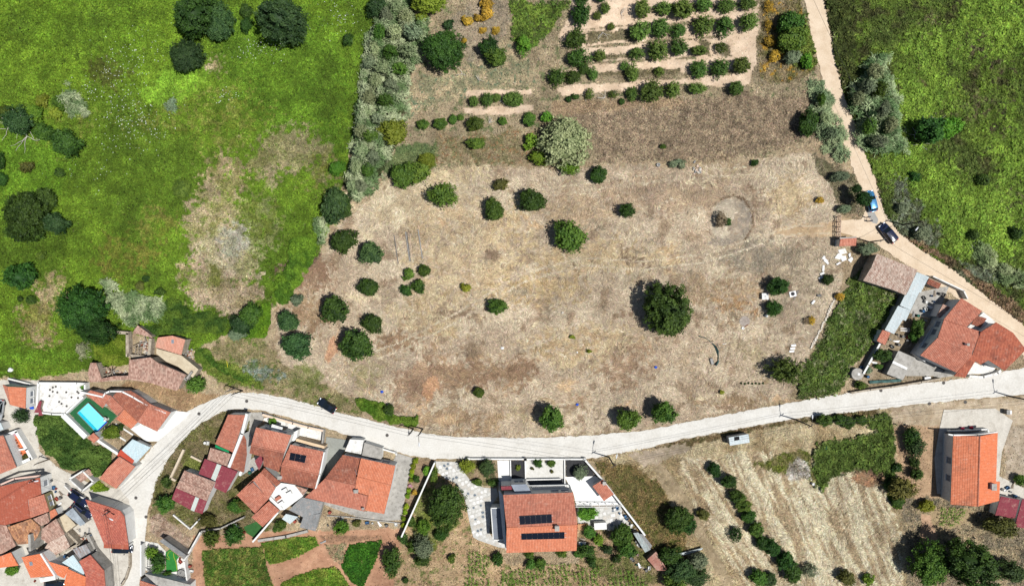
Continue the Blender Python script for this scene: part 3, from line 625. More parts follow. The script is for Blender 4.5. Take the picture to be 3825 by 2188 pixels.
def sidewin(e, fi, k, ts, z, w_=1.1, h_=1.1, door=None):
    """windows along edge k of the walls below roof face fi"""
    ins = HOUSES[e['label']][1][fi][0]; a, b = ins[k], ins[(k + 1) % len(ins)]
    for t in ts: wallwin(e, a[0], a[1], b[0], b[1], t, z, w_, h_)
    if door is not None:
        dx, dy = b[0] - a[0], b[1] - a[1]; rz = math.atan2(dy, dx); x, y = a[0] + dx * door, a[1] + dy * door
        d = MB().box((x, y, 1.05), (1.0, .14, 2.1), rz).build('door', WOOD, e); MB().box((x + math.cos(rz) * .38, y + math.sin(rz) * .38, 1.05), (.12, .26, .05), rz).build('handle', SHUT, d)
def wallrun(name, label, pts, h, th, mat, cat='wall', base=0.0, cap=None, piers=0, group=None, pmat=None):
    """free-standing wall along a polyline"""
    w3 = [P(*p) for p in pts]; e = empty(name, (w3[0].x, w3[0].y, base), label, cat, group); mb = MB(); cb = MB()
    for k in range(len(w3) - 1):
        a, b = w3[k], w3[k + 1]; d = b - a; l = math.hypot(d.x, d.y); rz = math.atan2(d.y, d.x)
        ext = th * .45 if k < len(w3) - 2 else 0
        m = (a + b) / 2 + Vector((math.cos(rz), math.sin(rz), 0)) * ext / 2
        mb.box((m.x, m.y, base + h / 2 - .05), (l + ext, th, h + .1), rz + 0)
        if cap: cb.box((m.x, m.y, base + h + .035), (l + ext + .04, th + .1, .07), rz)
        if piers:
            n = max(1, int(l / piers))
            for q in range(n + 1):
                p = a + d * (q / n); MB().box((p.x, p.y, base + (h + .25) / 2), (th + .22, th + .22, h + .25), rz).build('pier', pmat or mat, e)
    mb.build('wall', mat, e)
    if cap: cb.build('coping', cap, e)
    return e
def slab(name, label, pts, z, mat, cat='terrace', kind='structure', th=None):
    poly = W(pts); HARD.append(poly); o = MB().prism(poly, -.1 if th is None else z - th, z).build(name, mat); return tag(o, label, cat, None, kind)
def panels(e, roof_c, roof_n, quad, nc, nr, parent_name='solar_panel'):
    """solar modules lying just above a roof plane; quad px corners (tl,tr,br,bl)"""
    fr = gloss('module_frame', (.02, .02, .025), .4); gl = gloss('module_glass', (.006, .008, .014), .18, 0, 0, .35)
    def at(fx, fy):
        a = quad[0]; b = quad[1]; c = quad[2]; d = quad[3]
        x = (a[0] * (1 - fx) + b[0] * fx) * (1 - fy) + (d[0] * (1 - fx) + c[0] * fx) * fy; y = (a[1] * (1 - fx) + b[1] * fx) * (1 - fy) + (d[1] * (1 - fx) + c[1] * fx) * fy
        z = roof_c.z
        for _ in range(4):
            p = P(x, y, z); z = zat(roof_c, roof_n, p.x, p.y)
        return P(x, y, z)
    for i in range(nc):
        for j in range(nr):
            q = [at((i + a) / nc, (j + b) / nr) for a, b in ((.025, .025), (.975, .025), (.975, .975), (.025, .975))]
            top = [p + roof_n * .2 for p in q]; lo_ = [p + roof_n * .14 for p in q]
            m = MB().face(top[::-1]).face(lo_)
            for k in range(4): m.face([lo_[k], lo_[(k + 1) % 4], top[(k + 1) % 4], top[k]])
            pan = m.build(parent_name, fr, e); c = sum(top, Vector()) / 4
            MB().face([c + (p - c) * .95 + roof_n * .006 for p in top][::-1]).build('glass', gl, pan)
    for fy in (.2, .8):
        for jr in range(nr):
            a = at(-.03, (jr + fy) / nr) + roof_n * .12; b = at(1.04, (jr + fy) / nr) + roof_n * .12
            MB().tube([a, b], .025, 4).build('mounting_rail', gloss('rail', (.6, .6, .6), .3, 0, 1), e)
def chimney(e, x, y, ztop, w_=.55, d_=.45, base=2.5, mat=WHITE, rz=0.0):
    p = P(x, y, ztop); c = MB().box((p.x, p.y, (base + ztop) / 2), (w_, d_, ztop - base), rz).build('chimney', mat, e)
    MB().box((p.x, p.y, ztop + .04), (w_ + .14, d_ + .14, .08), rz).build('chimney_cap', GREYC, c)
# ================================================================ the buildings
# ---- orange roofed house by the white terrace
tile(0, 2)
e = house('village_house', 'small house with orange roof and pale east wall beside the white terrace', [([(78, 935, 4.3), (258, 945, 3.6), (255, 1152, 3.6), (100, 1115, 4.3)], TERRA_O, 'tile'), ([(28, 915, 3.8), (78, 935, 4.3), (100, 1115, 4.3)], TERRA_P, 'tile')], WHITE, .05)
sidewin(e, 0, 1, (.35, .7), 1.9, .8, .8)
wallrun('patio_wall', 'low shaded wall behind the small orange roofed house', [(110, 850), (330, 905)], 1.0, .3, WHITED)
slab('terrace', 'wide white concrete terrace above the pool', [(420, 893), (875, 900), (880, 985), (845, 1022), (655, 1192), (408, 1170)], .9, WHITED)
wallrun('parapet_wall', 'white parapet round the speckled concrete terrace', [(668, 1200), (560, 1196), (408, 1176), (424, 890), (800, 893), (880, 898), (882, 985)], 1.5, .3, WHITE)
p = P(632, 1122, .9)
for q in range(14):
    x, y = random.uniform(470, 800), random.uniform(930, 1130); r = P(x, y, .9)
    tag(MB().lathe([(.16, 0), (.2, .1), (.2, .14), (.08, .16)], (r.x, r.y, .89), 9).build('plant_pot', surf('dark_pot', (96, 92, 88), fine=4)), 'small dark pot standing on the speckled white terrace', 'pot', 'pots on the white terrace')
# ---- pool house
slab('pool_deck', 'green turf pool surround', [(845, 1035), (1050, 1140), (1160, 1225), (1085, 1300), (975, 1395), (960, 1395), (885, 1415), (680, 1190)], .06, surf('artificial_turf', (44, 104, 62), (36, 92, 54), 2, fine=10, bmp=.02))
def swimming_pool():
    q = [P(*p) for p in ((778, 1192), (886, 1092), (1076, 1282), (966, 1390))]; D = 1.35; Z = 1.45
    c = sum(q, Vector()) / 4
    e = empty('swimming_pool', (c.x, c.y, 0), 'bright blue rectangular swimming pool set in green turf', 'pool')
    return e, q, c
def build_pool():
    quad = [P(*p) for p in ((778, 1192), (886, 1092), (1076, 1282), (966, 1390))]
    c = sum(quad, Vector()) / 4; c.z = 0
    e = empty('swimming_pool', c, 'bright blue rectangular swimming pool with brown coping in the green turf', 'pool')
    out = [c + (p - c) * 1.045 for p in quad]; zt = .5; zb = .1
    cop = MB()
    for k in range(4):
        a, b = quad[k], quad[(k + 1) % 4]; oa, ob = out[k], out[(k + 1) % 4]
        V = lambda p, z: Vector((p.x, p.y, z))
        cop.face([V(a, zt), V(oa, zt), V(ob, zt), V(b, zt)][::-1]); cop.face([V(oa, -.1), V(ob, -.1), V(ob, zt), V(oa, zt)])
    cop.build('coping', surf('pool_coping', (132, 112, 100), (112, 96, 88), 2), e)
    bas = MB(); V = lambda p, z: Vector((p.x, p.y, z))
    bas.face([V(p, zb) for p in quad][::-1])
    for k in range(4):
        a, b = quad[k], quad[(k + 1) % 4]; bas.face([V(b, zb), V(a, zb), V(a, zt - .004), V(b, zt - .004)])
    bas.build('basin', surf('pool_liner', (190, 250, 252), (180, 246, 250), .5, rough=.4, fine=3, bmp=0), e)
    # entry ledge along the long side and the deep blue end band
    a, b, c2, d = quad
    MB().prism([(p.x, p.y) for p in (a, a + (b - a) * .14, d + (c2 - d) * .14, d)], zb, zb + .12).build('ledge', surf('pool_ledge', (60, 204, 226), (54, 196, 220), .5, fine=3, bmp=0), e)
    MB().prism([(p.x, p.y) for p in (d, c2, c2 + (b - c2) * .05, d + (a - d) * .05)], zb, zb + .22).build('deep_end_band', surf('pool_blue', (24, 74, 196), (20, 66, 184), .5, fine=3, bmp=0), e)
    m, t, bs = nmat('pool_water'); tr = N_(t, 'ShaderNodeBsdfTransparent'); tr.inputs[0].default_value = (.68, .97, .99, 1); gl = N_(t, 'ShaderNodeBsdfGlossy'); gl.inputs['Roughness'].default_value = .04
    lw = N_(t, 'ShaderNodeLayerWeight'); lw.inputs[0].default_value = .12; mx = N_(t, 'ShaderNodeMixShader')
    t.links.new(lw.outputs['Fresnel'], mx.inputs[0]); t.links.new(tr.outputs[0], mx.inputs[1]); t.links.new(gl.outputs[0], mx.inputs[2]); t.links.new(mx.outputs[0], t.nodes['Material Output'].inputs['Surface'])
    bp = N_(t, 'ShaderNodeBump'); bp.inputs['Strength'].default_value = .25; bp.inputs['Distance'].default_value = .05; t.links.new(noise(t, 2.5, 3), bp.inputs['Height']); t.links.new(bp.outputs[0], gl.inputs['Normal'])
    MB().face([V(p, .4) for p in quad][::-1]).build('water', m, e)
build_pool()
fg = empty('pool_statue', P(1068, 1252), 'white bird shaped fountain figure at the pool corner', 'statue')     # white ornament
p = P(1068, 1252)
sb = MB(); sb.lathe([(.28, 0), (.22, .5), (.12, .6), (.1, .62)], (p.x, p.y, 0), 10); sb.build('pedestal', WHITE, fg)
bm_ = MB(); bm_.tube([(p.x - .5, p.y - .2, .75), (p.x - .1, p.y, .85), (p.x + .2, p.y + .1, .95), (p.x + .3, p.y + .2, 1.3), (p.x + .1, p.y + .15, 1.5), (p.x - .08, p.y + .1, 1.45)], [.06, .26, .22, .09, .08, .03], 8); bm_.build('body', WHITE, fg, True)
MB().tube([(p.x + .1, p.y - .2, .9), (p.x - .35, p.y - .35, 1.05)], [.14, .03], 6).build('wing', WHITE, fg); MB().tube([(p.x + .05, p.y + .3, .9), (p.x - .4, p.y + .4, 1.05)], [.14, .03], 6).build('wing', WHITE, fg)
wallrun('pool_wall', 'wide white and pale blue garden wall beside the pool turf', [(650, 1205), (875, 1425)], 1.0, 1.0, WHITE)
wallrun('pool_screen_wall', 'white screen wall between the terrace and pool turf', [(690, 1185), (855, 1030)], 1.2, .35, WHITE)
e = house('pool_house', 'long pool house with several terracotta roof slopes and curved white wall',
    [([(850, 1005, 2.7), (892, 972, 3.1), (1108, 1026, 3.1), (1052, 1090, 2.9), (1015, 1147, 2.6)], TERRA, 'tile'),
     ([(1115, 1030, 3.3), (1165, 980, 3.0), (1290, 975, 2.9), (1390, 1030, 2.9), (1478, 1100, 3.2), (1365, 1283, 3.6), (1232, 1157, 3.5)], TERRA_D, 'tile'),
     ([(1048, 1100, 2.8), (1108, 1034, 3.2), (1230, 1157, 3.3), (1160, 1217, 2.7)], TERRA, 'tile'),
     ([(1232, 1160, 3.5), (1362, 1285, 3.5), (1300, 1350, 2.8), (1152, 1257, 2.8)], TERRA_O, 'tile'),
     ([(1490, 1108, 3.2), (1688, 1190, 3.2), (1556, 1375, 2.7), (1366, 1287, 2.9)], TERRA, 'tile')], WHITE, .12,
    ridges=[([(1366, 1284, 3.55), (1486, 1104, 3.2)], TERRA), ([(1152, 1256, 2.85), (1231, 1158, 3.45)], TERRA)])
wallrun('curved_wall', 'tall curved white wall backing the pool house', [(885, 965), (1105, 1015), (1130, 980), (1170, 960), (1290, 962), (1400, 1018), (1500, 1080), (1715, 1170)], 3.2, .28, WHITE)
e = house('garden_hut', 'tiny tiled hut at the corner of the pool wall', [([(870, 1440, 2.3), (925, 1390, 2.3), (985, 1445, 2.0), (930, 1492, 2.0)], TERRA, 'tile')], WHITE, .05, cat='hut')
slab('forecourt', 'bright white paved forecourt of the pool house', [(1715, 1172), (1890, 1190), (1800, 1275), (1560, 1475), (1445, 1475), (1290, 1352), (1366, 1290), (1556, 1378), (1690, 1195)], .07, WHITE)
wallrun('garden_wall', 'pale blue white wall edging the vegetable strip below the pool', [(1000, 1456), (1200, 1590)], 1.2, .5, WHITE)
for a, b in (((1150, 1300), (1320, 1410)), ((1170, 1420), (1250, 1470))):
    wallrun('planter_edge', 'pale kerb between garden beds below the pool', [a, b], .25, .3, WHITED, 'kerb', group='kerbs of the pool garden')
tile(0, 3)
e = house('carport', 'pale blue translucent roofed carport beside the pool forecourt', [([(1310, 5, 2.7), (1490, 85, 2.5), (1345, 238, 2.3), (1205, 110, 2.5)], GLASSR, 'sheet')], WHITED, .5, cat='carport')
e = house('lean_to', 'small flat red roofed lean to between carport and tiled house', [([(1195, 105, 2.5), (1325, 215, 2.5), (1300, 262, 2.5), (1155, 165, 2.5)], surf('red_roof', (196, 84, 62), (184, 76, 56), 1), 'flat')], WHITE, .05, cat='shed')
e = house('corner_house', 'terracotta roofed house on the bend of the lane below the carport', [([(1180, 175, 3.0), (1338, 275, 3.0), (1150, 492, 2.6), (985, 392, 2.6), (1065, 290, 2.7)], TERRA_P, 'tile')], WHITED, .1)
# roofless shed
wallrun('ruined_shed', 'roofless shed with broken red tiles beside the lane', [(745, 375), (875, 295), (980, 400), (870, 490), (745, 375)], 2.0, .3, WHITED, 'ruin')
rb = MB(); roofmesh(rb, [P(*p) for p in ((745, 375, 2.0), (875, 298, 2.0), (930, 345, 1.6), (800, 430, 1.6))], 'old', 77, .45); tag(rb.build('broken_roof', OLDT), 'patchy fallen red tiles over the roofless shed', 'roof tiles')
# ---- far left house with orange terrace
view(0, 1480, 260, 699)
e = house('terrace_house', 'pink tiled house behind the orange floored flower terrace', [([(-200, 420, 4.6), (35, 390, 3.8), (165, 712, 3.8), (-10, 782, 4.3), (-200, 800, 4.8)], TERRA_P, 'tile')], WHITE, .2)
slab('flower_terrace', 'orange tiled flower terrace with white parapets', [(62, 392), (215, 332), (318, 508), (368, 605), (190, 690)], .8, surf('orange_floor', (228, 132, 88), (218, 120, 78), 1.2))
wallrun('terrace_parapet', 'thick white parapet round the orange flower terrace', [(70, 392), (208, 338), (312, 512), (362, 604), (186, 682)], 1.5, .55, WHITE)
wallrun('terrace_parapet', 'inner white wall across the orange flower terrace', [(235, 520), (318, 510)], 1.4, .3, WHITE)
for x, y in ((162, 440), (176, 465), (190, 498), (205, 530), (222, 527), (242, 521), (182, 545), (218, 570)):
    p = P(x, y, .8); tag(MB().lathe([(.16, 0), (.22, .3), (.22, .34), (.1, .36)], (p.x, p.y, .79), 9).build('plant_pot', surf('terracotta_pot', (150, 92, 66), fine=4)), 'terracotta pot on the orange flower terrace', 'pot', 'pots on the flower terrace')
tag(MB().tube([P(-12, 110, .0), P(-12, 110, .5)], .3).build('bollard', GREYC), 'short grey concrete post at the lane edge by the parked grey car', 'post')
e = house('white_shed', 'low white and blue flat roofed shed left of the flower terrace', [([(-80, 250, 2.3), (5, 265, 2.3), (35, 330, 2.3), (-80, 380, 2.3)], PALEBL, 'flat')], WHITE, .03, cat='shed')
e = house('lean_to', 'dark red sheet lean to against the white terrace wall', [([(398, 40, 1.9), (415, 55, 1.9), (408, 120, 1.5), (430, 190, 1.5), (385, 195, 1.5), (390, 165, 1.5), (345, 160, 1.5)], MAROON, 'sheet')], WOOD, .06, cat='shed')
# ---- lower left village block
tile(0, 3)
e = house('large_house', 'large house with a broad brown panel roof and white gable wall', [([(-200, 560, 3.4), (0, 470, 3.6), (395, 382, 3.6), (408, 547, 3.4), (268, 602, 3.4), (300, 782, 3.0), (55, 852, 3.0), (-200, 900, 3.0)], BROWNS, 'panel')], WHITE, .03)
sidewin(e, 0, 2, (.45,), 2.0, .9, 1.1)
wallrun('roof_parapet', 'pinkish parapet along the upper edge of the brown panel roof', [(-200, 545, 3.6), (0, 455, 3.6), (140, 395, 3.6), (390, 366, 3.6)], .35, .3, surf('pink_coping', (232, 200, 184), (222, 186, 168), 1), base=3.3)
e = house('small_house', 'little terracotta roofed annex with olive painted wall', [([(262, 602, 3.0), (436, 547, 2.6), (488, 715, 2.6), (303, 782, 3.0)], TERRA_P, 'tile')], OLIVE, .04)
sidewin(e, 0, 1, (.3, .65), 1.4, .7, .8)
e = house('shed', 'small bright orange tiled shed beside the olive wall', [([(490, 715, 2.4), (545, 690, 2.2), (572, 745, 2.2), (503, 795, 2.4)], TERRA_O, 'tile')], WHITE, .05, cat='shed')
e = house('old_house', 'old house with patchy orange and brown mottled clay tiles', [([(72, 872, 3.4), (310, 787, 3.2), (390, 862, 3.1), (398, 900, 3.0), (370, 965, 2.8), (330, 1030, 2.6), (180, 1042, 2.7), (125, 965, 3.0)], tilemat('mottled_tile', (218, 164, 118), (140, 92, 72), (112, 92, 80), .5, .7), 'old')], STONE, .1, damage=.02)
e = house('old_house', 'sagging brown tiled old house at the left edge of the village', [([(-200, 850, 3.2), (0, 850, 3.2), (60, 855, 3.1), (130, 990, 2.6), (160, 1055, 2.4), (0, 1148, 2.3), (-200, 1200, 2.3)], OLDT, 'old')], STONE, .1, damage=.03)
e = house('old_house', 'mixed tile triangle roof wedged under the annex', [([(330, 790, 2.9), (470, 730, 2.9), (492, 825, 2.5), (400, 862, 2.5)], OLDT, 'old')], STONE, .1)
e = house('ruined_house', 'half collapsed brown tiled house full of pale rubble', [([(412, 890, 3.6), (556, 788, 3.6), (640, 940, 2.9), (470, 1030, 2.9), (412, 985, 3.1)], OLDT, 'old'), ([(470, 1030, 2.9), (640, 940, 2.9), (692, 1060, 2.0), (600, 1140, 1.5), (500, 1200, 1.2), (440, 1085, 2.2)], PALET, 'old')], STONE, .1, cat='ruin', damage=.10)
wallrun('ruin_wall', 'thin pale concrete party wall above the collapsed house', [(418, 880), (425, 1040)], 3.9, .45, GREYC)
wallrun('ruin_wall', 'jagged pale stone wall round the collapsed house', [(415, 1040), (505, 1205), (640, 1110), (830, 1010), (700, 880)], 1.8, .4, STONE)
e = house('flat_roof_annex', 'beige broken concrete roof slab among the old houses', [([(560, 792, 2.6), (640, 742, 2.6), (750, 850, 2.4), (655, 925, 2.4)], BEIGE, 'flat')], STONE, .05, cat='outbuilding')
e = house('flat_roof_annex', 'blue grey concrete flat roof beside the parked navy cars', [([(642, 738, 2.4), (718, 682, 2.4), (842, 832, 2.4), (795, 862, 2.4)], surf('blue_grey_slab', (174, 184, 190), (150, 158, 164), .9, dirt=(120, 122, 124), dirt_amt=.4), 'flat')], GREYC, .05, cat='outbuilding')
e = house('junction_house', 'red tiled house with curved white wall at the lane junction', [([(850, 597, 3.8), (1105, 682, 4.2), (1190, 712, 4.1), (1230, 765, 4.0), (1270, 1045, 3.4), (1028, 1042, 3.2)], tilemat('rosy_tile', (206, 122, 100), (172, 94, 80), (146, 84, 76), .35), 'tile')], WHITE, .22)
e = house('porch_roof', 'flat rust red porch roof at the end of the junction house', [([(1026, 1040, 2.7), (1270, 1045, 2.7), (1270, 1092, 2.6), (1026, 1078, 2.6)], BROWNS, 'panel')], WHITE, .3, cat='porch')
wallrun('curved_wall', 'curved pale blue white wall hugging the junction house', [(1195, 690), (1245, 735), (1280, 800), (1300, 1015), (1272, 1036)], 2.6, .5, WHITE)
e = house('orange_house', 'bright orange roofed house with skylight and lilac ridge wall', [([(215, 1168, 3.8), (408, 1132, 4.2), (548, 1350, 4.2), (305, 1372, 3.8)], TERRA_B, 'tile'), ([(420, 1125, 4.2), (500, 1205, 3.6), (672, 1283, 3.4), (642, 1372, 3.3), (560, 1345, 4.0)], TERRA_B, 'tile'), ([(672, 1283, 3.6), (850, 1362, 3.2), (842, 1500, 3.2), (625, 1470, 3.6)], TERRA_B, 'tile')], WHITE, .08)
q = [P(*p) for p in ((292, 1215, 4.05), (318, 1212, 4.05), (325, 1248, 4.05), (298, 1252, 4.05))]; sk = MB().prism([(a.x, a.y) for a in q], 3.9, 4.16).build('skylight', SHUT, e); MB().prism([(c_[0], c_[1]) for c_ in inset([(a.x, a.y) for a in q], [.06] * 4)], 4.1, 4.175).build('pane', WINF, sk)
wallrun('ridge_wall', 'white lilac firewall dividing the bright orange roofs', [(410, 1128, 4.2), (552, 1352, 4.2)], 1.2, .3, WHITE, base=3.3)
e = house('orange_house', 'orange roofed cottage at the very left edge below the old roofs', [([(-150, 1185, 3.3), (0, 1160, 3.4), (108, 1120, 3.4), (182, 1250, 2.9), (0, 1272, 2.9), (-150, 1290, 2.9)], TERRA_B, 'tile')], WHITE, .08)
e = house('red_house', 'dull red tiled house leaning on the lower lane wall', [([(785, 1207, 3.2), (892, 1146, 3.4), (1030, 1300, 3.4), (1046, 1520, 3.4), (850, 1520, 3.2), (850, 1352, 3.2)], tilemat('rosy_tile', (206, 122, 100), (172, 94, 80), (146, 84, 76), .35), 'tile')], GREYC, .08)
e = house('glass_roof_shed', 'pale blue corrugated roof between the orange and red houses', [([(612, 1222, 3.0), (722, 1146, 3.0), (842, 1310, 2.8), (828, 1340, 2.8)], GLASSR, 'sheet')], GREYC, .05, cat='shed')
e = house('tin_shed', 'rusty patched metal shed roof above the red house', [([(718, 1092, 2.4), (850, 1040, 2.4), (905, 1130, 2.2), (790, 1190, 2.2)], tilemat('rusty_tin', (176, 182, 188), (140, 130, 124), (130, 96, 80), .5, .8), 'sheet')], GREYC, .05, cat='shed')
wallrun('lane_wall', 'low grey wall curving along the lower lane', [(890, 935), (960, 1075), (1085, 1240), (1095, 1330), (1060, 1400)], 1.0, .6, GREYC)
wallrun('lane_wall', 'thin dark topped wall along the west side of the street', [(1300, 1100), (1300, 1250), (1260, 1370), (1215, 1440)], .9, .25, STONE)
wallrun('lane_wall', 'low white wall round the parking yard of the navy cars', [(670, 445), (740, 520), (860, 570)], 1.2, .22, WHITED)
e = house('balcony_block', 'white balcony with dark opening under the orange house', [([(385, 1375, 1.6), (545, 1352, 1.6), (548, 1392, 1.6), (400, 1420, 1.6)], WHITED, 'flat')], WHITE, .02, cat='balcony')
# ---- sheds right of the street
e = house('maroon_shed', 'maroon sheet shed with pale skylight strip beside old tiled roof', [([(2025, 197, 2.7), (2146, 246, 2.7), (2086, 392, 2.5), (1965, 346, 2.5)], MAROON, 'sheet'), ([(2146, 246, 2.7), (2190, 262, 2.7), (2130, 416, 2.5), (2086, 392, 2.5)], surf('skylight_sheet', (206, 214, 206), (196, 204, 196), 1), 'sheet'), ([(2190, 262, 2.7), (2350, 322, 2.7), (2232, 535, 2.4), (2118, 482, 2.4), (2130, 416, 2.5)], MAROON, 'sheet')], WHITED, .1, cat='shed')
e = house('old_barn', 'old mottled tiled barn with maroon sheet lean to and skylight strip', [([(1825, 312, 3.0), (2132, 428, 3.0), (2085, 520, 3.7), (1780, 405, 3.7)], OLDT, 'old'), ([(1780, 405, 3.7), (2085, 520, 3.7), (2048, 615, 3.0), (1742, 482, 3.0)], OLDT, 'old'), ([(1742, 484, 2.8), (1932, 572, 2.8), (1884, 702, 2.5), (1698, 596, 2.5)], MAROON, 'sheet'), ([(1932, 572, 2.8), (1970, 587, 2.8), (1922, 717, 2.5), (1884, 702, 2.5)], surf('skylight_sheet', (206, 214, 206)), 'sheet'), ([(1970, 587, 2.8), (2046, 615, 2.8), (2000, 742, 2.5), (1922, 717, 2.5)], MAROON, 'sheet')], WHITED, .1, cat='barn')
e = house('old_outbuilding', 'small weathered brown tiled outbuilding under the green net', [([(2082, 88, 2.8), (2292, 152, 2.8), (2252, 272, 2.4), (2050, 202, 2.4)], OLDT, 'old')], STONE, .1, cat='outbuilding')
net = MB().face([P(*p) for p in ((2130, 58, 3.05), (2265, 118, 3.1), (2262, 138, 3.0), (2128, 84, 2.95))], .5); o = net.build('shade_net', surf('green_net', (24, 150, 92), (18, 134, 80), 3, fine=9)); md = o.modifiers.new('thick', 'SOLIDIFY'); md.thickness = .03; tag(o, 'bright green net lying on the edge of a tiled roof', 'net')
wallrun('garden_kerb', 'pale concrete angle wall round the overgrown garden', [(1830, 100), (1700, 380), (1750, 405)], .7, .4, surf('pale_kerb', (222, 206, 180), (208, 192, 168), 1))
wallrun('garden_kerb', 'short pale kerb beside the grass garden by the maroon shed', [(1900, 165), (2000, 215)], .7, .35, surf('pale_kerb', (222, 206, 180)))
wallrun('garden_kerb', 'white kerb line across the lower overgrown garden', [(1722, 745), (1890, 885), (1990, 780)], .5, .25, WHITED)
view(780, 1500, 1240, 1446)
e = house('narrow_house', 'long narrow terracotta house standing end on to the road', [([(230, 148, 3.2), (428, 156, 3.9), (282, 592, 3.9), (76, 496, 3.2)], TERRA, 'tile')], WHITE, .1)
e = house('narrow_house', 'slim terracotta slope squeezed beside the long narrow house', [([(400, 372, 3.3), (442, 450, 3.0), (446, 622, 3.0), (412, 830, 3.0), (252, 772, 3.4), (306, 610, 3.4)], TERRA_D, 'tile')], WHITE, .05)
wallrun('firewall', 'white firewall strip between the two narrow roofs', [(446, 140, 3.8), (390, 370, 3.8), (240, 765, 3.6)], .45, .5, WHITE, base=3.4)
wallrun('firewall', 'curving white wall beside the narrow terracotta slope', [(440, 440), (470, 560), (470, 680), (425, 825)], 2.8, .45, WHITE)
e = house('two_storey_house', 'two storey terracotta house with wide dark shaded north face', [([(558, 300, 5.2), (968, 392, 5.2), (890, 596, 6.2), (496, 506, 6.2)], TERRA_P, 'tile'), ([(496, 506, 6.2), (890, 596, 6.2), (822, 822, 5.0), (640, 752, 5.2), (646, 642, 5.4), (480, 602, 5.5)], TERRA_D, 'tile')], WHITE, .2, ridges=[([(496, 506, 6.2), (890, 596, 6.2)], TERRA)])
sidewin(e, 0, 0, (.25, .7), 3.9, 1.2, 1.1); sidewin(e, 0, 0, (.3,), 1.4, 1.1, 1.1, .6)
bal = MB(); a = P(735, 290, 2.9); b = P(860, 330, 2.9); d = b - a; rz = math.atan2(d.y, d.x); m = (a + b) / 2; bal.box((m.x, m.y, 2.9), (d.length, 1.0, .15), rz).build('balcony', WHITE, e)
MB().tube([a + Vector((.2, .5, 1)), b + Vector((.2, .5, 1))], .03, 5).build('balcony_rail', SHUT, e)
slab('front_patio', 'white paved front patio of the two storey house', [(650, 190), (760, 175), (1000, 245), (1215, 290), (1365, 330), (1350, 455), (1050, 390), (1000, 370), (640, 215)], .1, WHITED)
slab('driveway', 'pale crazy paved driveway between the narrow house and two storey house', [(475, 125), (650, 120), (640, 215), (560, 300), (480, 600), (470, 700), (560, 620), (650, 640), (640, 760), (520, 830), (430, 830), (470, 560)], .06, GREYC)
wallrun('road_wall', 'white boundary wall with peach coping along the road', [(655, 140), (1000, 240), (1180, 290), (1370, 330)], 1.1, .3, WHITE, cap=surf('peach_coping', (238, 214, 190), (226, 200, 176), 1))
wallrun('patio_wall', 'dark inner wall closing the white patio', [(1365, 320), (1345, 505)], 1.2, .25, GREYC)
e = house('porch', 'cream fronted porch between patio and solar panel house', [([(1030, 430, 2.6), (1360, 520, 2.6), (1352, 555, 2.6), (1020, 460, 2.6)], CREAM, 'flat')], CREAM, .03, cat='porch')
e = house('stair_block', 'white stepped stair block beside the two storey house', [([(985, 365, 2.2), (1045, 330, 2.2), (1030, 440, 2.2), (950, 490, 2.2)], WHITE, 'flat')], WHITE, .02, cat='stair')
e = house('maroon_shed', 'little maroon roofed shed tucked behind the two storey house', [([(538, 690, 2.5), (600, 635, 2.5), (650, 660, 2.4), (590, 805, 2.2)], MAROON, 'sheet')], GREYC, .08, cat='shed')
tile(1, 3)
e = house('solar_house', 'terracotta house with six small solar modules on its roof', [([(345, 56, 4.6), (672, 126, 4.6), (622, 352, 5.6), (255, 262, 5.6)], TERRA, 'tile'), ([(255, 262, 5.6), (622, 352, 5.6), (586, 492, 4.8), (235, 416, 4.8)], TERRA_D, 'tile')], WHITE, .12, ridges=[([(255, 262, 5.6), (622, 352, 5.6)], TERRA)])
c, n = HOUSES[e['label']][1][0][1:]; panels(e, c, n, ((345, 136), (505, 166), (488, 240), (333, 210)), 3, 2)
chimney(e, 235, 385, 5.7, .6, .5)
sidewin(e, 0, 0, (.3, .7), 3.3, 1.0, 1.0)
wallrun('firewall', 'white gable wall along the edge of the solar module roof', [(680, 130, 4.6), (630, 350, 5.2), (592, 490, 4.6)], .9, .22, WHITE, base=3.9)
e = house('low_house', 'lower left terracotta house with ridge running down to the garden', [([(-183, 556, 3.2), (45, 332, 3.2), (122, 405, 4.0), (-98, 640, 4.0)], TERRA_P, 'tile')], WHITE, .08) if False else house('low_house', 'low terracotta house with white trim below the two storey house', [([(-183, 556, 3.2), (45, 332, 3.2), (200, 482, 3.2), (130, 592, 4.0), (-30, 430, 4.0)], TERRA_P, 'tile'), ([(-30, 430, 4.0), (130, 592, 4.0), (-5, 735, 3.2), (-183, 556, 3.2)], TERRA, 'tile')], WHITE, .08)
e = house('low_annex', 'square terracotta annex at the corner of the white roof terrace', [([(130, 616, 3.0), (238, 706, 3.0), (70, 870, 2.6), (-40, 772, 2.6)], TERRA, 'tile')], WHITE, .1)
e = house('link_roof', 'narrow dark red roof linking the low house to the solar house', [([(86, 286, 3.0), (247, 432, 3.0), (205, 470, 2.8), (50, 332, 2.8)], TERRA_D, 'tile')], WHITE, .06, cat='outbuilding')
e = house('roof_terrace', 'white roof terrace with chimneys among terracotta roofs', [([(205, 475, 2.7), (250, 435, 2.7), (385, 455, 2.7), (470, 565, 2.7), (285, 700, 2.7), (245, 705, 2.7), (135, 600, 2.7)], WHITE, 'flat')], WHITE, .03, cat='terrace')
wallrun('terrace_parapet', 'white parapet strips on the roof terrace', [(150, 575, 2.7), (270, 690, 2.7)], .5, .4, WHITE, base=2.68)
for x, y, a in ((285, 510, .5), (330, 540, .5), (220, 590, .6), (250, 640, .6)):
    p = P(x, y, 3.2); tag(MB().box((p.x, p.y, 3.0), (1.0, .6, .7), a).build('roof_box', WHITE if x > 240 else TERRA), 'blocky white chimney box on the white roof terrace', 'chimney', 'chimney boxes of the roof terrace')
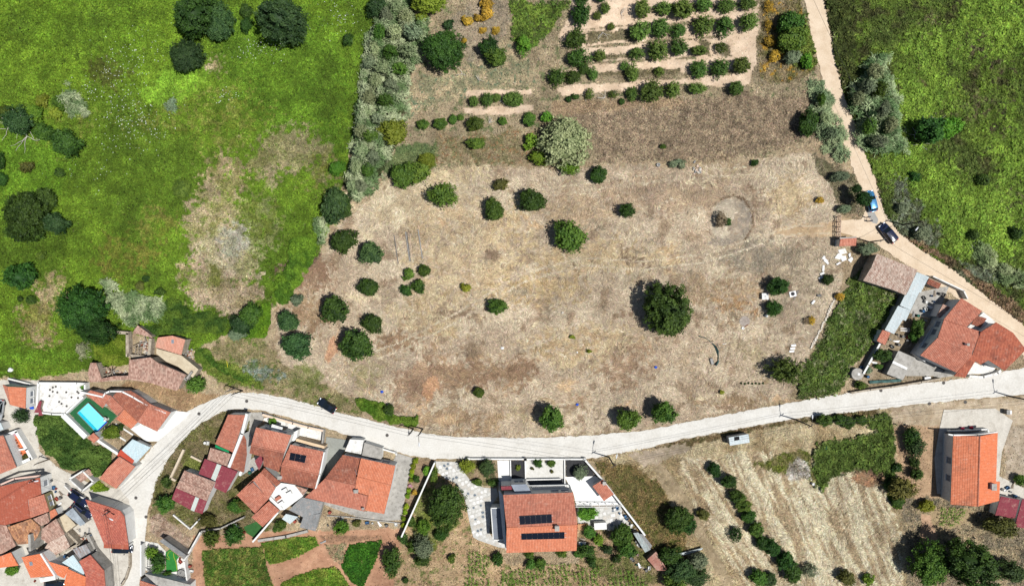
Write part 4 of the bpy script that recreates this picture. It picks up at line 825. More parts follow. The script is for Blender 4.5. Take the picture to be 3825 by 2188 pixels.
e = house('link_roof', 'small brown tiled lean to on the edge of the white roof terrace', [([(385, 462, 2.6), (450, 480, 2.6), (510, 500, 2.4), (460, 570, 2.3)], OLDT, 'old')], WHITE, .05, cat='outbuilding')
e = house('wide_house', 'wide terracotta house with bright orange right wing and weathered left wing',
    [([(862, 158, 3.4), (1042, 192, 3.4), (990, 462, 4.4), (682, 396, 4.4)], TERRA_D, 'tile'), ([(682, 396, 4.4), (985, 464, 4.4), (970, 525, 4.1), (1112, 562, 3.9), (1076, 716, 3.3), (490, 577, 3.3)], TERRA, 'tile'),
     ([(1042, 192, 3.8), (1382, 266, 3.8), (1340, 464, 4.7), (1002, 376, 4.7)], TERRA_O, 'tile'), ([(1002, 376, 4.7), (1340, 464, 4.7), (1272, 740, 3.5), (1082, 706, 3.5), (1114, 558, 4.1), (978, 520, 4.2)], TERRA_O, 'tile')], WHITE, .15,
    ridges=[([(682, 396, 4.4), (985, 464, 4.4)], TERRA), ([(1002, 376, 4.7), (1340, 464, 4.7)], TERRA_O)])
chimney(e, 990, 520, 4.9, .7, .5, 3.2); chimney(e, 1060, 692, 4.2, .3, .3, 3); sidewin(e, 2, 0, (.3, .7), 2.2, 1.2, 1.1)
MB().tube([P(985, 310, 4.4), P(1000, 350, 5.6)], .05, 6).build('antenna', SHUT, e)
e = house('garage', 'flat white roofed garage beside the road in front of the wide house', [([(932, 5, 2.4), (1066, 12, 2.4), (1042, 152, 2.4), (882, 122, 2.4)], WHITED, 'flat')], WHITE, .03, cat='garage')
e = house('garage', 'flat grey roofed garage with white rim beside the road', [([(1076, 38, 2.3), (1252, 92, 2.3), (1240, 202, 2.3), (1050, 164, 2.3)], GREYC, 'flat')], WHITE, .03, cat='garage')
wallrun('road_wall', 'white garden wall along the road beside the grey garage', [(1255, 90), (1390, 130), (1400, 150)], 1.0, .25, WHITE)
slab('ramp', 'smooth grey green concrete ramp between the solar house and wide house', [(700, -20), (930, 15), (860, 150), (690, 385), (612, 440), (640, 300), (685, 120)], .12, surf('green_grey_slab', (158, 160, 152), (146, 148, 140), .6, fine=4))
slab('concrete_yard', 'stained pale concrete yard round the wide house', [(1400, 140), (1560, 190), (1520, 330), (1440, 800), (1300, 810), (1000, 770), (780, 690), (660, 640), (600, 900), (500, 560), (1100, 720)], .05, GREYC)
e = house('corrugated_shed', 'grey corrugated fibre roof shed behind the wide house', [([(455, 577, 2.7), (668, 622, 2.5), (640, 730, 2.4), (470, 775, 2.4), (330, 702, 2.5)], FIBRE, 'sheet'), ([(470, 772, 2.3), (640, 735, 2.3), (590, 912, 2.0), (435, 872, 2.0)], FIBRE, 'sheet')], GREYC, .12, cat='shed')
e = house('small_lean_to', 'pale blue and terracotta patched lean to by the garden wall', [([(260, 790, 2.2), (300, 740, 2.2), (420, 770, 2.0), (340, 840, 2.0)], PALEBL, 'sheet')], GREYC, .1, cat='shed')
wallrun('garden_wall', 'pale curved path wall above the crop plots', [(30, 1000), (300, 960), (520, 905)], .5, .5, GREYC)
wallrun('garden_wall', 'long white wall slanting between the topiary garden and the paved garden', [(1780, 215), (1455, 940)], 1.9, .28, WHITE)
wallrun('garden_wall', 'white wall of the small green garden by the low annex', [(240, 710), (-10, 1000)], 1.2, .3, WHITE)
wallrun('yard_edge', 'scalloped grey kerb closing the concrete yard', [(710, 755), (940, 770), (1220, 805), (1430, 830)], .35, .2, GREYC, 'kerb')
slab('green_lawn', 'small fenced green lawn below the low annex', [(-120, 870), (20, 810), (110, 880), (0, 985), (-90, 930)], .05, surf('lawn', (58, 106, 52), (46, 92, 44), 1, fine=9, bmp=.04))
tile(0, 3)
slab('turf_yard', 'small bright green artificial lawn with yellow hose', [(1640, 1120), (1680, 1090), (1770, 1165), (1745, 1200), (1760, 1305), (1645, 1320)], .06, surf('bright_turf', (52, 134, 58), (44, 122, 50), 2, fine=9, bmp=.02))
slab('white_yard', 'white paved yard round the artificial lawn', [(1770, 1165), (1850, 1200), (1880, 1330), (1890, 1430), (1640, 1370), (1640, 1325), (1762, 1308), (1748, 1200)], .05, WHITED)
slab('white_yard', 'white gravel strip beside the street and the climbing shrubs', [(1440, 1010), (1560, 1030), (1640, 1110), (1630, 1330), (1500, 1320), (1440, 1300)], .04, WGRAV)
e = house('long_shed', 'narrow grey sheet roofed shed with dark ribbed edge above the turf yard', [([(1612, 985, 2.4), (1850, 1155, 2.4), (1820, 1185, 2.2), (1575, 1010, 2.2)], FIBRE, 'sheet')], GREYC, .05, cat='shed')
e = house('edge_house', 'house with grey terrace and red roof corner at the bottom of the street', [([(1385, 1395, 3.0), (1560, 1456, 3.0), (1560, 1560, 3.0), (1380, 1560, 3.2)], TERRA, 'tile'), ([(1420, 1330, 2.6), (1640, 1380, 2.6), (1880, 1440, 2.6), (1880, 1560, 2.6), (1562, 1560, 2.6), (1562, 1456, 2.6)], GREYC, 'flat')], WHITE, .05)
wallrun('street_wall', 'white street wall of the turf yard', [(1432, 1020), (1432, 1330)], 1.6, .25, WHITE)
wallrun('yard_wall', 'white boundary wall between the turf yard and the crop plot', [(2010, 900), (1850, 1180), (1890, 1450)], 1.4, .25, WHITED)
wallrun('garden_wall', 'curved grey wall round the lemon tree garden', [(2430, 760), (2200, 870), (2010, 900)], 1.0, .25, GREYC)
# ---- villa with two solar arrays
tile(1, 3); hard([(1780, 222), (1990, 226), (2060, 330), (2130, 420), (2250, 480), (2380, 490), (2400, 560), (2330, 660), (2310, 930), (2340, 970), (2460, 990), (2470, 1080), (2400, 1070), (2200, 1000), (2150, 970), (2110, 800), (2070, 600), (1980, 440), (1870, 390), (1790, 320)])
view(1780, 1690, 2440, 1410)
e = house('villa', 'large two storey villa with terracotta roof and two long black solar arrays', [([(212, 336, 6.0), (770, 316, 6.0), (806, 576, 7.2), (240, 599, 7.2)], TERRA, 'tile'), ([(240, 599, 7.2), (806, 576, 7.2), (799, 780, 6.1), (237, 797, 6.1)], TERRA_O, 'tile')], WHITE, .1, ridges=[([(240, 599, 7.2), (806, 576, 7.2)], TERRA_O)])
c, n = HOUSES[e['label']][1][0][1:]; panels(e, c, n, ((340, 502), (600, 488), (604, 560), (347, 575)), 6, 1)
c, n = HOUSES[e['label']][1][1][1:]; panels(e, c, n, ((357, 640), (703, 627), (703, 682), (358, 690)), 8, 1)
chimney(e, 643, 605, 8.1, .7, .8, 6)
sidewin(e, 0, 0, (.75, .9), 4.6, 1.2, 1.3); sidewin(e, 0, 0, (.75,), 1.5, 1.2, 1.2, .9); sidewin(e, 1, 2, (.3, .6), 4.6, 1.2, 1.2); sidewin(e, 1, 2, (.3, .6), 1.6, 1.2, 1.2)
e2 = house('villa_wing', 'slate blue gabled porch block on the north side of the villa', [([(275, 255, 4.6), (395, 250, 4.6), (440, 318, 4.6), (310, 322, 4.6)], surf('slate_blue', (150, 158, 170), (138, 146, 158), 1), 'flat')], WHITE, .02, cat='wing'); sidewin(e2, 0, 0, (.35, .7), 2.6, .6, .7)
e2 = house('villa_wing', 'maroon tiled low wing at the north west corner of the villa', [([(195, 268, 4.2), (280, 265, 4.2), (285, 292, 4.0), (200, 296, 4.0)], MAROON, 'tile')], WHITE, .02, cat='wing')
e2 = house('villa_annex', 'flat annex with roof coloured as in shade on the west side of the villa', [([(118, 438, 2.7), (196, 434, 2.7), (208, 690, 2.7), (135, 690, 2.7)], surf('shade_grey_flat', (128, 134, 144), (116, 122, 132), 1), 'flat')], WHITE, .02, cat='wing')  # roof colour has the villa's shadow mixed into its grey blue
wallrun('annex_parapet', 'white parapet round the flat annex roof of the villa', [(196, 436, 2.7), (116, 438, 2.7), (134, 690, 2.7), (208, 692, 2.7)], .35, .16, WHITE, base=2.68)
e2 = house('villa_wing', 'wider white ground floor along the west wall of the villa', [([(176, 300, 4.0), (215, 345, 4.0), (240, 790, 4.0), (212, 690, 4.0)], WHITE, 'flat')], WHITE, .0, cat='wing')
e2 = house('veranda', 'white railed veranda across the north front of the villa', [([(440, 268, 2.8), (735, 258, 2.8), (745, 312, 2.8), (450, 318, 2.8)], WHITED, 'flat')], WHITE, .4, cat='veranda')
for x in range(415, 736, 16):
    p = P(x, 264 - (x - 415) * .02, 2.8); MB().box((p.x, p.y, 3.2), (.07, .07, .9)).build('baluster', WHITE, e2)
a = P(415, 262, 3.7); b = P(735, 256, 3.7); MB().tube([a, b], .07, 6).build('hand_rail', WHITE, e2)
slab('white_patio', 'dazzling white tiled patio beside the villa', [(705, 193), (950, 186), (1000, 220), (1145, 412), (795, 418), (772, 316), (735, 250)], .06, surf('white_tile', (250, 250, 248), (246, 246, 243), .6, fine=4, bmp=.004))
slab('dark_gravel_bed', 'dark gravel bed in the north east corner of the villa garden', [(710, 54), (862, 54), (955, 186), (710, 190)], .04, BLACK)
slab('dark_gravel_bed', 'narrow dark gravel bed beside the white entrance path of the villa', [(276, 60), (386, 60), (390, 208), (280, 208)], .04, BLACK)
slab('white_gravel_bed', 'white gravel bed with round shrubs in front of the villa', [(392, 58), (698, 58), (698, 205), (396, 212)], .04, WGRAV)
slab('entrance_path', 'white entrance path leading to the villa', [(165, 60), (270, 60), (275, 260), (178, 262)], .05, WHITE)
slab('sunk_court', 'dark court before the villa front', [(280, 210), (700, 205), (740, 260), (420, 268), (275, 262)], .03, surf('dark_paving', (96, 96, 98), (84, 84, 86), 1))
for nm, pts in (('white kerb right of the dark gravel bed of the villa', [(388, 56), (392, 245)]), ('white kerb left of the dark gravel bed of the villa', [(270, 56), (276, 250)]), ('white kerb between the white and dark gravel beds', [(702, 54), (704, 245)]), ('white kerb along the front of the white gravel bed', [(395, 212), (672, 206)])):
    wallrun('garden_kerb', nm, pts, .45, .22, WHITE)
wallrun('front_wall', 'white front wall with dark posts along the road before the villa', [(-60, 42), (390, 44), (860, 44)], .9, .25, WHITE, piers=7.2)
wallrun('side_wall', 'long white wall slanting down the east side of the villa garden', [(862, 48), (1000, 205), (1335, 640)], 1.5, .3, WHITE)
e2 = house('barbecue_hut', 'square terracotta roofed hut on the white villa patio', [([(925, 266, 2.6), (1006, 216, 2.6), (1096, 330, 2.3), (1016, 384, 2.3)], TERRA, 'tile')], WHITE, .25, cat='hut'); chimney(e2, 1020, 245, 3.2, .5, .5, 2)
slab('crazy_paving_base', 'pale grey stone paved yard east of the villa', [(800, 430), (1150, 425), (1245, 600), (1050, 620), (930, 600), (812, 560)], .05, surf('paving_mortar', (206, 204, 198), (190, 188, 180), 1.2))
pe = empty('pergola', P(980, 420), 'white horizontal beam pergola closing the south edge of the white patio', 'pergola')
for y in (418, 430): MB().tube([P(790, y + 3, 2.0), P(1165, y - 2, 2.0)], .06, 4).build('beam', WHITE, pe)
for x in range(800, 1170, 60): q = P(x, 425, 2.0); MB().box((q.x, q.y, .98), (.09, .09, 1.96)).build('post', WHITE, pe)
e2 = house('garden_shed', 'white flat roofed garden shed beside log piles', [([(938, 562, 1.6), (1036, 556, 1.6), (1040, 610, 1.6), (942, 614, 1.6)], WHITE, 'flat')], WHITED, .05, cat='shed')
e2 = house('scrap_shed', 'pale blue grey patched tin shed at the end of the villa wall', [([(1250, 640, 1.9), (1290, 635, 1.9), (1390, 770, 1.7), (1345, 795, 1.7)], tilemat('patched_tin', (176, 188, 188), (150, 158, 156), (130, 130, 122), .5, .9), 'sheet')], WOOD, .05, cat='shed')
e2 = house('scrap_shed', 'brown wooden topped lean to beside the tin shed', [([(1270, 640, 1.5), (1330, 650, 1.5), (1400, 740, 1.3), (1390, 765, 1.3)], FIBRE, 'sheet')], WOOD, .05, cat='shed')
tile(2, 3)
e2 = house('log_shed', 'rusty pink corrugated shed among the dark shrubs', [([(1345, 1190, 1.7), (1430, 1112, 1.7), (1545, 1300, 1.5), (1440, 1300, 1.5)], tilemat('rust_sheet', (182, 128, 112), (150, 104, 92), (196, 170, 156), .45, .9), 'sheet')], WOOD, .05, cat='shed')
mb = MB().face([P(*p) for p in ((1640, 1135, .5), (1895, 1075, .9), (1880, 1095, .3), (1650, 1165, .2))], .5); o = mb.build('tin_sheet', PALEBL); md = o.modifiers.new('thick', 'SOLIDIFY'); md.thickness = .04; tag(o, 'curled pale tin sheet lying in the shrubs', 'tin sheet')
view(2640, 1560, 2860, 1456)
e2 = house('trailer_hut', 'pale blue flat roofed hut with darkened roof opening below the road', [([(540, 485, 2.3), (1032, 397, 2.3), (1062, 606, 2.1), (570, 686, 2.1)], PALEBL, 'panel')], GREYC, .1, cat='hut')
q = [P(*p) for p in ((684, 474, 2.38), (800, 456, 2.38), (806, 542, 2.33), (692, 562, 2.33))]; MB().prism([(a.x, a.y) for a in q], 2.0, 2.42).build('opening_shade_slab', surf('opening_shade', (14, 14, 15), (10, 10, 11), 1, bmp=0), e2)  # solid black slab painted as the darkness inside the hut's opening
# ---- right house
view(3480, 1560, 3825, 684)
e = house('gable_house', 'tall gable house with soot streaked orange roof right of the straw field', [([(160, 130, 3.7), (356, 136, 4.7), (341, 655, 4.7), (140, 640, 3.7)], tilemat('sooty_tile', (226, 142, 106), (206, 120, 86), (120, 84, 70), .42, .3), 'tile'), ([(356, 136, 4.7), (488, 108, 3.9), (476, 470, 3.9), (504, 470, 3.7), (498, 612, 3.7), (341, 655, 4.7)], TERRA_B, 'tile')], WHITE, .3, ridges=[([(356, 136, 4.7), (341, 655, 4.7)], TERRA)])
chimney(e, 463, 512, 5.0, .8, 1.1, 3.6, surf('lilac_plaster', (210, 200, 204), (200, 190, 194), 1)); sidewin(e, 0, 3, (.35, .62), 2.2, 1.1, 1.2); sidewin(e, 0, 0, (.5,), 2.0, 1.4, 1.4, .2)
wallrun('gable_trim', 'white verge board along the north edge of the gable house', [(120, 120, 3.8), (160, 128, 4.0), (356, 134, 4.8), (488, 106, 4.0)], .3, .25, WHITE, base=3.7)
wallrun('porch_wall', 'low shaded porch wall on the north side of the gable house', [(105, 92), (390, 78), (400, 100)], 1.0, .25, WHITE)
slab('house_apron', 'pale concrete apron round the gable house', [(60, 70), (90, -60), (470, -70), (600, 20), (520, 250), (500, 430), (684, 520), (684, 640), (500, 620), (40, 560), (20, 300)], .04, oldconc)
e2 = house('maroon_shed', 'maroon sheet roofed shed below the gable house', [([(512, 580, 2.5), (652, 606, 2.5), (616, 746, 2.2), (470, 720, 2.2)], MAROON, 'sheet')], WHITE, .12, cat='shed')
e2 = house('maroon_shed', 'second maroon sheet roof leaving the picture beside the first', [([(672, 600, 2.5), (760, 620, 2.5), (740, 830, 2.2), (616, 802, 2.2)], MAROON, 'sheet')], WHITE, .12, cat='shed')
# ---- house and yard on the road fork
tile(3, 2)
e = house('fork_house', 'big terracotta house of many slopes at the road fork',
    [([(1922, 62, 3.9), (2124, 190, 3.9), (1975, 345, 4.5), (1746, 272, 4.5)], TERRA, 'tile'), ([(1746, 276, 4.3), (2112, 392, 4.3), (2022, 606, 5.2), (1690, 448, 5.2)], TERRA, 'tile'), ([(1690, 448, 5.2), (2022, 606, 5.2), (2028, 630, 5.1), (1872, 796, 4.2), (1514, 626, 4.2)], TERRA, 'tile'),
     ([(2258, 300, 4.6), (2432, 402, 4.6), (2565, 570, 4.3), (2350, 778, 3.8), (2186, 674, 4.0), (2110, 716, 4.0), (2056, 686, 4.1), (1956, 846, 3.7), (1846, 830, 3.8), (2030, 628, 4.3), (2116, 396, 4.8)], tilemat('streaked_tile', (196, 116, 88), (166, 92, 72), (104, 66, 58), .5, .5), 'tile')], WHITE, .2, ridges=[([(1690, 448, 5.2), (2022, 606, 5.2)], TERRA)])
sidewin(e, 1, 3, (.3, .75), 2.8, 1.1, 1.2); sidewin(e, 2, 4, (.5,), 2.8, 1.1, 1.2)
MB().tube([P(1720, 380, 4.6), P(1720, 380, 5.9)], .04, 5).build('antenna', SHUT, e); chimney(e, 1990, 520, 5.9, .35, .35, 4.5)
e2 = house('fork_annex', 'small weathered tiled roof between white terrace walls of the fork house', [([(2075, 232, 3.2), (2172, 262, 3.2), (2112, 352, 2.9), (2018, 318, 2.9)], TERRA_D, 'old')], WHITE, .05, cat='outbuilding')
e2 = house('fork_terrace', 'white roof terrace of the fork house', [([(2140, 200, 2.6), (2260, 295, 2.6), (2118, 392, 2.6), (1985, 350, 2.6)], WHITED, 'flat')], WHITE, .02, cat='terrace')
e2 = house('fork_porch', 'brown tiled porch roof on the yard side of the fork house', [([(1738, 120, 2.8), (1812, 152, 2.8), (1750, 272, 2.5), (1674, 242, 2.5)], OLDT, 'old')], WHITE, .06, cat='porch')
slab('stone_forecourt', 'white crazy paved forecourt of the fork house', [(2050, 690), (2110, 725), (2190, 680), (2260, 770), (2230, 810), (2000, 810), (1960, 845)], .07, WHITED)
wallrun('forecourt_wall', 'curved pale stone wall round the white forecourt', [(1975, 828), (2110, 838), (2250, 800), (2285, 770)], .9, .45, WHITED)
slab('yard', 'pale concrete yard with clutter behind the fork house', [(1510, 0), (1800, -60), (1730, 120), (1660, 260), (1610, 260), (1520, 240), (1410, 210), (1420, 185)], .05, GREYC)
slab('drive', 'stained grey concrete drive of the fork house', [(1400, 660), (1500, 640), (1850, 830), (1690, 850), (1640, 830), (1370, 830)], .05, GREYC)
e2 = house('yard_shed', 'long pale blue metal roofed sheds along the yard', [([(1385, -10, 2.5), (1512, -10, 2.5), (1420, 182, 2.3), (1312, 132, 2.3)], PALEBL, 'sheet'), ([(1296, 136, 2.4), (1420, 182, 2.4), (1372, 286, 2.3), (1342, 276, 2.3), (1256, 416, 2.2), (1164, 376, 2.2)], PALEBL, 'sheet')], GREYC, .08, cat='shed')
e2 = house('yard_shed', 'small pinkish tiled shed at the end of the blue metal roofs', [([(1140, 374, 2.4), (1222, 402, 2.4), (1166, 526, 2.1), (1084, 482, 2.1)], TERRA_P, 'old')], WHITED, .05, cat='shed')
e2 = house('concrete_shed', 'grey concrete slab roofed shed with white stripe in the yard', [([(1305, 580, 2.3), (1472, 652, 2.3), (1342, 872, 2.1), (1184, 810, 2.1)], GREYC, 'flat')], GREYC, .08, cat='shed')
q0 = P(1315, 725, 2.3); MB().box((q0.x, q0.y, 2.2), (3.0, .5, .16), -.45).build('paint_stripe', WHITE, e2)
wallrun('yard_wall', 'narrow wall with white coping along the green strip', [(1090, 490), (970, 710), (920, 800)], 1.4, .25, GREYC, cap=WHITE)
wallrun('yard_wall', 'retaining wall along the road below the fork yard', [(1690, 850), (1500, 885), (1200, 935), (1000, 960), (810, 990)], 1.1, .3, STONE)
wallrun('yard_wall', 'white wall dividing the flower bed from the fork house', [(1660, 240), (1420, 605), (1520, 680)], 1.6, .2, WHITED)
p = P(890, 810, .9); HARD.append([(p.x - 1, p.y - 1), (p.x + 1, p.y - 1), (p.x + 1, p.y + 1), (p.x - 1, p.y + 1)])
tk = empty('water_tank', (p.x, p.y, 0), 'round grey concrete water tank at the corner of the yard', 'tank'); MB().lathe([(1.1, 0), (1.1, 1.0), (1.16, 1.02), (1.16, 1.14), (.3, 1.2)], (p.x, p.y, 0), 22).build('drum', GREYC, tk); MB().box((p.x + .2, p.y, 1.22), (.5, .4, .12)).build('hatch', WHITE, tk)
tile(3, 1)
e2 = house('old_barn', 'long barn with pale lichen covered clay tiles beside the dirt track', [([(1085, 1066, 3.0), (1486, 1226, 3.0), (1432, 1350, 3.8), (1030, 1200, 3.8)], PALET, 'old'), ([(1030, 1200, 3.8), (1432, 1350, 3.8), (1372, 1475, 3.0), (1250, 1425, 3.0), (950, 1330, 3.0)], PALET, 'old')], STONE, .1, cat='barn', damage=.01)
e2 = house('yard_shed', 'upper pale blue metal roof joining the barn', [([(1482, 1246, 2.6), (1602, 1294, 2.6), (1520, 1450, 2.5), (1390, 1445, 2.5)], PALEBL, 'sheet')], GREYC, .06, cat='shed')
e2 = house('yard_shed', 'small brick red tiled shed against the track wall', [([(1604, 1308, 2.2), (1722, 1362, 2.2), (1692, 1412, 2.0), (1578, 1360, 2.0)], TERRA_D, 'old')], GREYC, .05, cat='shed')
wallrun('track_wall', 'wall of the yard along the dirt track', [(1600, 1290), (1900, 1430), (1940, 1510)], 1.5, .25, WHITED)
e2 = house('gate_hut', 'little tile roofed gate hut with grey coping by the track', [([(725, 918, 2.3), (886, 908, 2.3), (880, 986, 2.0), (712, 992, 2.0)], TERRA_P, 'tile')], WHITED, .06, cat='hut'); q = P(800, 908, 2.3); MB().box((q.x, q.y, 2.3), (3.2, .25, .2), .06).build('coping', GREYC, e2)
# ---- ruined farmhouse in the meadow
tile(0, 2)
e2 = house('ruined_farmhouse', 'abandoned farmhouse with rippling old clay roof below the meadow', [([(1275, 672, 3.6), (1490, 645, 3.8), (1560, 700, 3.7), (1838, 818, 3.4), (1760, 965, 2.4), (1740, 975, 2.4), (1500, 900, 2.4), (1268, 862, 2.4)], OLDT, 'old')], STONE, .12, cat='ruin', damage=.015)
e2 = house('ruined_wing', 'collapsed left end of the farmhouse with torn tile edge', [([(895, 700, 2.9), (950, 700, 2.9), (1005, 850, 2.3), (985, 885, 2.2), (890, 890, 2.2), (870, 800, 2.5)], OLDT, 'old')], STONE, .1, cat='ruin', damage=.08)
rb = MB(); roofmesh(rb, [P(*p) for p in ((985, 858, 2.3), (1130, 830, 2.4), (1272, 826, 2.5), (1272, 866, 2.3), (1130, 870, 2.2), (985, 890, 2.1))], 'old', 91, .06); tag(rb.build('eaves_strip', OLDT), 'strip of old eaves tiles left along the collapsed room', 'roof tiles')
wallrun('ruin_wall', 'stone walls of the collapsed room in the farmhouse', [(985, 870), (1270, 850)], 2.1, .4, STONE)
e2 = house('pink_roof_house', 'farmhouse part with flat salmon pink tiled roof and small skylight', [([(1562, 450, 3.0), (1705, 432, 3.0), (1832, 470, 3.0), (1792, 622, 2.8), (1540, 546, 2.8)], tilemat('salmon_tile', (222, 164, 142), (204, 144, 120), (196, 160, 140), .45), 'old')], STONE, .1, cat='ruin')
q = P(1707, 490, 3.1); sk = MB().box((q.x, q.y, 3.05), (.45, .7, .18)).build('skylight', SHUT, e2); MB().box((q.x, q.y, 3.11), (.36, .6, .08)).build('pane', WINF, sk)
e2 = house('slab_room', 'beige concrete roof slab of the ruined farmhouse', [([(1545, 560, 2.6), (1790, 628, 2.6), (1962, 765, 2.4), (1905, 845, 2.4), (1760, 740, 2.5), (1640, 690, 2.6), (1540, 610, 2.6)], BEIGE, 'flat')], STONE, .06, cat='ruin')
e2 = house('small_ruin', 'scrap of pink tiled roof at the top of the ruin', [([(1362, 330, 2.4), (1490, 425, 2.4), (1510, 455, 2.2), (1310, 402, 2.2)], OLDT, 'old')], STONE, .1, cat='ruin', damage=.2)
wallrun('ruin_wall', 'broken stone walls of the roofless upper rooms', [(1095, 388), (1300, 402), (1300, 620), (1510, 640), (1525, 455)], 1.6, .55, STONE)
wallrun('ruin_wall', 'dark grey crumbling wall between slab and old roof', [(1600, 690), (1740, 740), (1905, 850), (1960, 770)], 2.9, .35, GREYC)
for k, (a, b) in enumerate((((1310, 545), (1400, 500)), ((1330, 560), (1410, 545)), ((1340, 590), (1400, 585)), ((1350, 610), (1395, 605)), ((1345, 550), (1335, 625)), ((1375, 545), (1365, 625)), ((1400, 540), (1390, 620)), ((1290, 560), (1285, 620)), ((1030, 745), (1105, 790)), ((1060, 830), (1130, 770)), ((1100, 760), (1115, 825)), ((1140, 760), (1085, 820)), ((990, 760), (1040, 745)), ((1020, 825), (1090, 815)), ((1380, 520), (1430, 500)), ((1430, 440), (1440, 500)), ((1440, 655), (1480, 625)), ((1260, 620), (1300, 640)))):
    pa, pb = P(*a, 1.7 + .2 * (k % 3)), P(*b, 1.3 + .25 * (k % 2)); tag(MB().tube([pa, pb], .09, 5).build('roof_beam', WOOD), 'bare grey roof beam fallen across the ruined farmhouse', 'beam', 'fallen beams of the ruin')
# ================================================================ ground sheet and low growth (built once every hard surface is known)
def build_ground():
    global RGBM
    mod = 1 + (fbm(MX, MY, 11, 131, 4) - .5) * .42 + (fbm(MX, MY, 2.2, 132, 4) - .5) * .4 + (fbm(MX * .6 + MY * .2, MY * 1.6, 1.2, 133, 3) - .5) * .3
    RGBM *= np.clip(mod, .55, 1.5)[..., None]
    gm_ = ((KND == MEAD) | (KND == WILD))[..., None]; RGBM = np.where(gm_, (RGBM * .9 + RGBM.mean(-1, keepdims=True) * .1) * .88, RGBM)
    flat = np.full((ny, nx), -9.0)
    for poly in HARD:
        sl = win(poly, 1.5)
        if MX[sl].size: flat[sl] = np.maximum(flat[sl], polydist(MX[sl], MY[sl], poly))
    soft = np.clip((.25 - flat) / .5, 0, 1)             # 0 under hard ground, 1 away from it
    rel = (fbm(MX, MY, 1.5, 61, 3) - .42) * .16 + (fbm(MX, MY, .6, 62, 2) - .5) * .07 + (vn(MX, MY, .3, 63) - .5) * .05
    amp = np.clip(.5 + VH * 1.2, .3, 1.3)
    Z = np.clip(rel * amp, -.1, .2) * soft - (1 - soft) * .14
    Z = Z.astype(np.float32)
    # far country: stretch the outer ring of the same sheet to the horizon
    def stretch(g, lo, hi):
        return np.concatenate([[lo - 900, lo - 250, lo - 60, lo - 12], g, [hi + 12, hi + 60, hi + 250, hi + 900]])
    ex = stretch(gx, GX0, GX1); ey = stretch(gy, GY0, GY1)
    EX, EY = np.meshgrid(ex, ey)
    EZ = np.pad(Z, 4, mode='edge'); EC = np.pad(RGBM, ((4, 4), (4, 4), (0, 0)), mode='edge')
    h, w_ = EX.shape
    me = bpy.data.meshes.new('ground')
    co = np.stack([EX, EY, EZ], -1).reshape(-1, 3).astype(np.float32)
    idx = np.arange(h * w_).reshape(h, w_)
    q = np.stack([idx[:-1, :-1], idx[:-1, 1:], idx[1:, 1:], idx[1:, :-1]], -1).reshape(-1, 4)
    me.vertices.add(len(co)); me.vertices.foreach_set('co', co.ravel())
    me.loops.add(q.size); me.loops.foreach_set('vertex_index', q.ravel().astype(np.int32))
    me.polygons.add(len(q)); me.polygons.foreach_set('loop_start', np.arange(0, q.size, 4, dtype=np.int32))
    me.update(calc_edges=True)
    at = me.attributes.new('soil', 'FLOAT_COLOR', 'POINT')
    rgba = np.concatenate([EC.reshape(-1, 3), np.ones((h * w_, 1))], 1).astype(np.float32); at.data.foreach_set('color', rgba.ravel())
    me.polygons.foreach_set('use_smooth', np.ones(len(q), bool))
    o = link('ground', me, attrmat('ground_soil')); tag(o, 'dry grassy hillside ground under fields and village', 'ground', None, 'structure')
    return soft, Z
def trimesh(name, V, C, mat):
    """V (n,3,3) triangles, C (n,3) colours"""
    n = len(V); me = bpy.data.meshes.new(name)
    me.vertices.add(n * 3); me.vertices.foreach_set('co', V.astype(np.float32).ravel())
    me.loops.add(n * 3); me.loops.foreach_set('vertex_index', np.arange(n * 3, dtype=np.int32))
    me.polygons.add(n); me.polygons.foreach_set('loop_start', np.arange(0, n * 3, 3, dtype=np.int32))
    me.update(calc_edges=True)
    at = me.attributes.new('soil', 'FLOAT_COLOR', 'POINT')
    rgba = np.concatenate([np.repeat(np.clip(C, .004, .8), 3, 0), np.ones((n * 3, 1))], 1).astype(np.float32); at.data.foreach_set('color', rgba.ravel())
    me.materials.append(mat); return me
def leaves(c, size, tilt, aspect=1.5):
    """random leaf triangles round centres c (n,3)"""
    n = len(c); th = RNG.uniform(0, 2 * np.pi, n); ti = RNG.uniform(0, tilt, n); az = RNG.uniform(0, 2 * np.pi, n)
    nx_, ny_, nz_ = np.sin(ti) * np.cos(az), np.sin(ti) * np.sin(az), np.cos(ti)
    nrm = np.stack([nx_, ny_, nz_], 1)
    a = np.stack([np.cos(th), np.sin(th), np.zeros(n)], 1); a -= nrm * (a * nrm).sum(1)[:, None]; a /= np.linalg.norm(a, axis=1)[:, None]
    b = np.cross(nrm, a); s = np.asarray(size)[:, None] if np.ndim(size) else size
    return np.stack([c + a * s * aspect * .6, c - a * s * aspect * .4 + b * s * .5, c - a * s * aspect * .4 - b * s * .5], 1)
def straws(c, ln, wd, ang, lift=.25):
    n = len(c); d = np.stack([np.cos(ang), np.sin(ang), RNG.uniform(-.05, lift, n)], 1); s = np.stack([-np.sin(ang), np.cos(ang), RNG.uniform(-.5, .5, n)], 1)
    ln = ln[:, None]; wd = wd[:, None]
    return np.stack([c - d * ln * .5 - s * wd * .5, c - d * ln * .5 + s * wd * .5, c + d * ln * .5], 1)
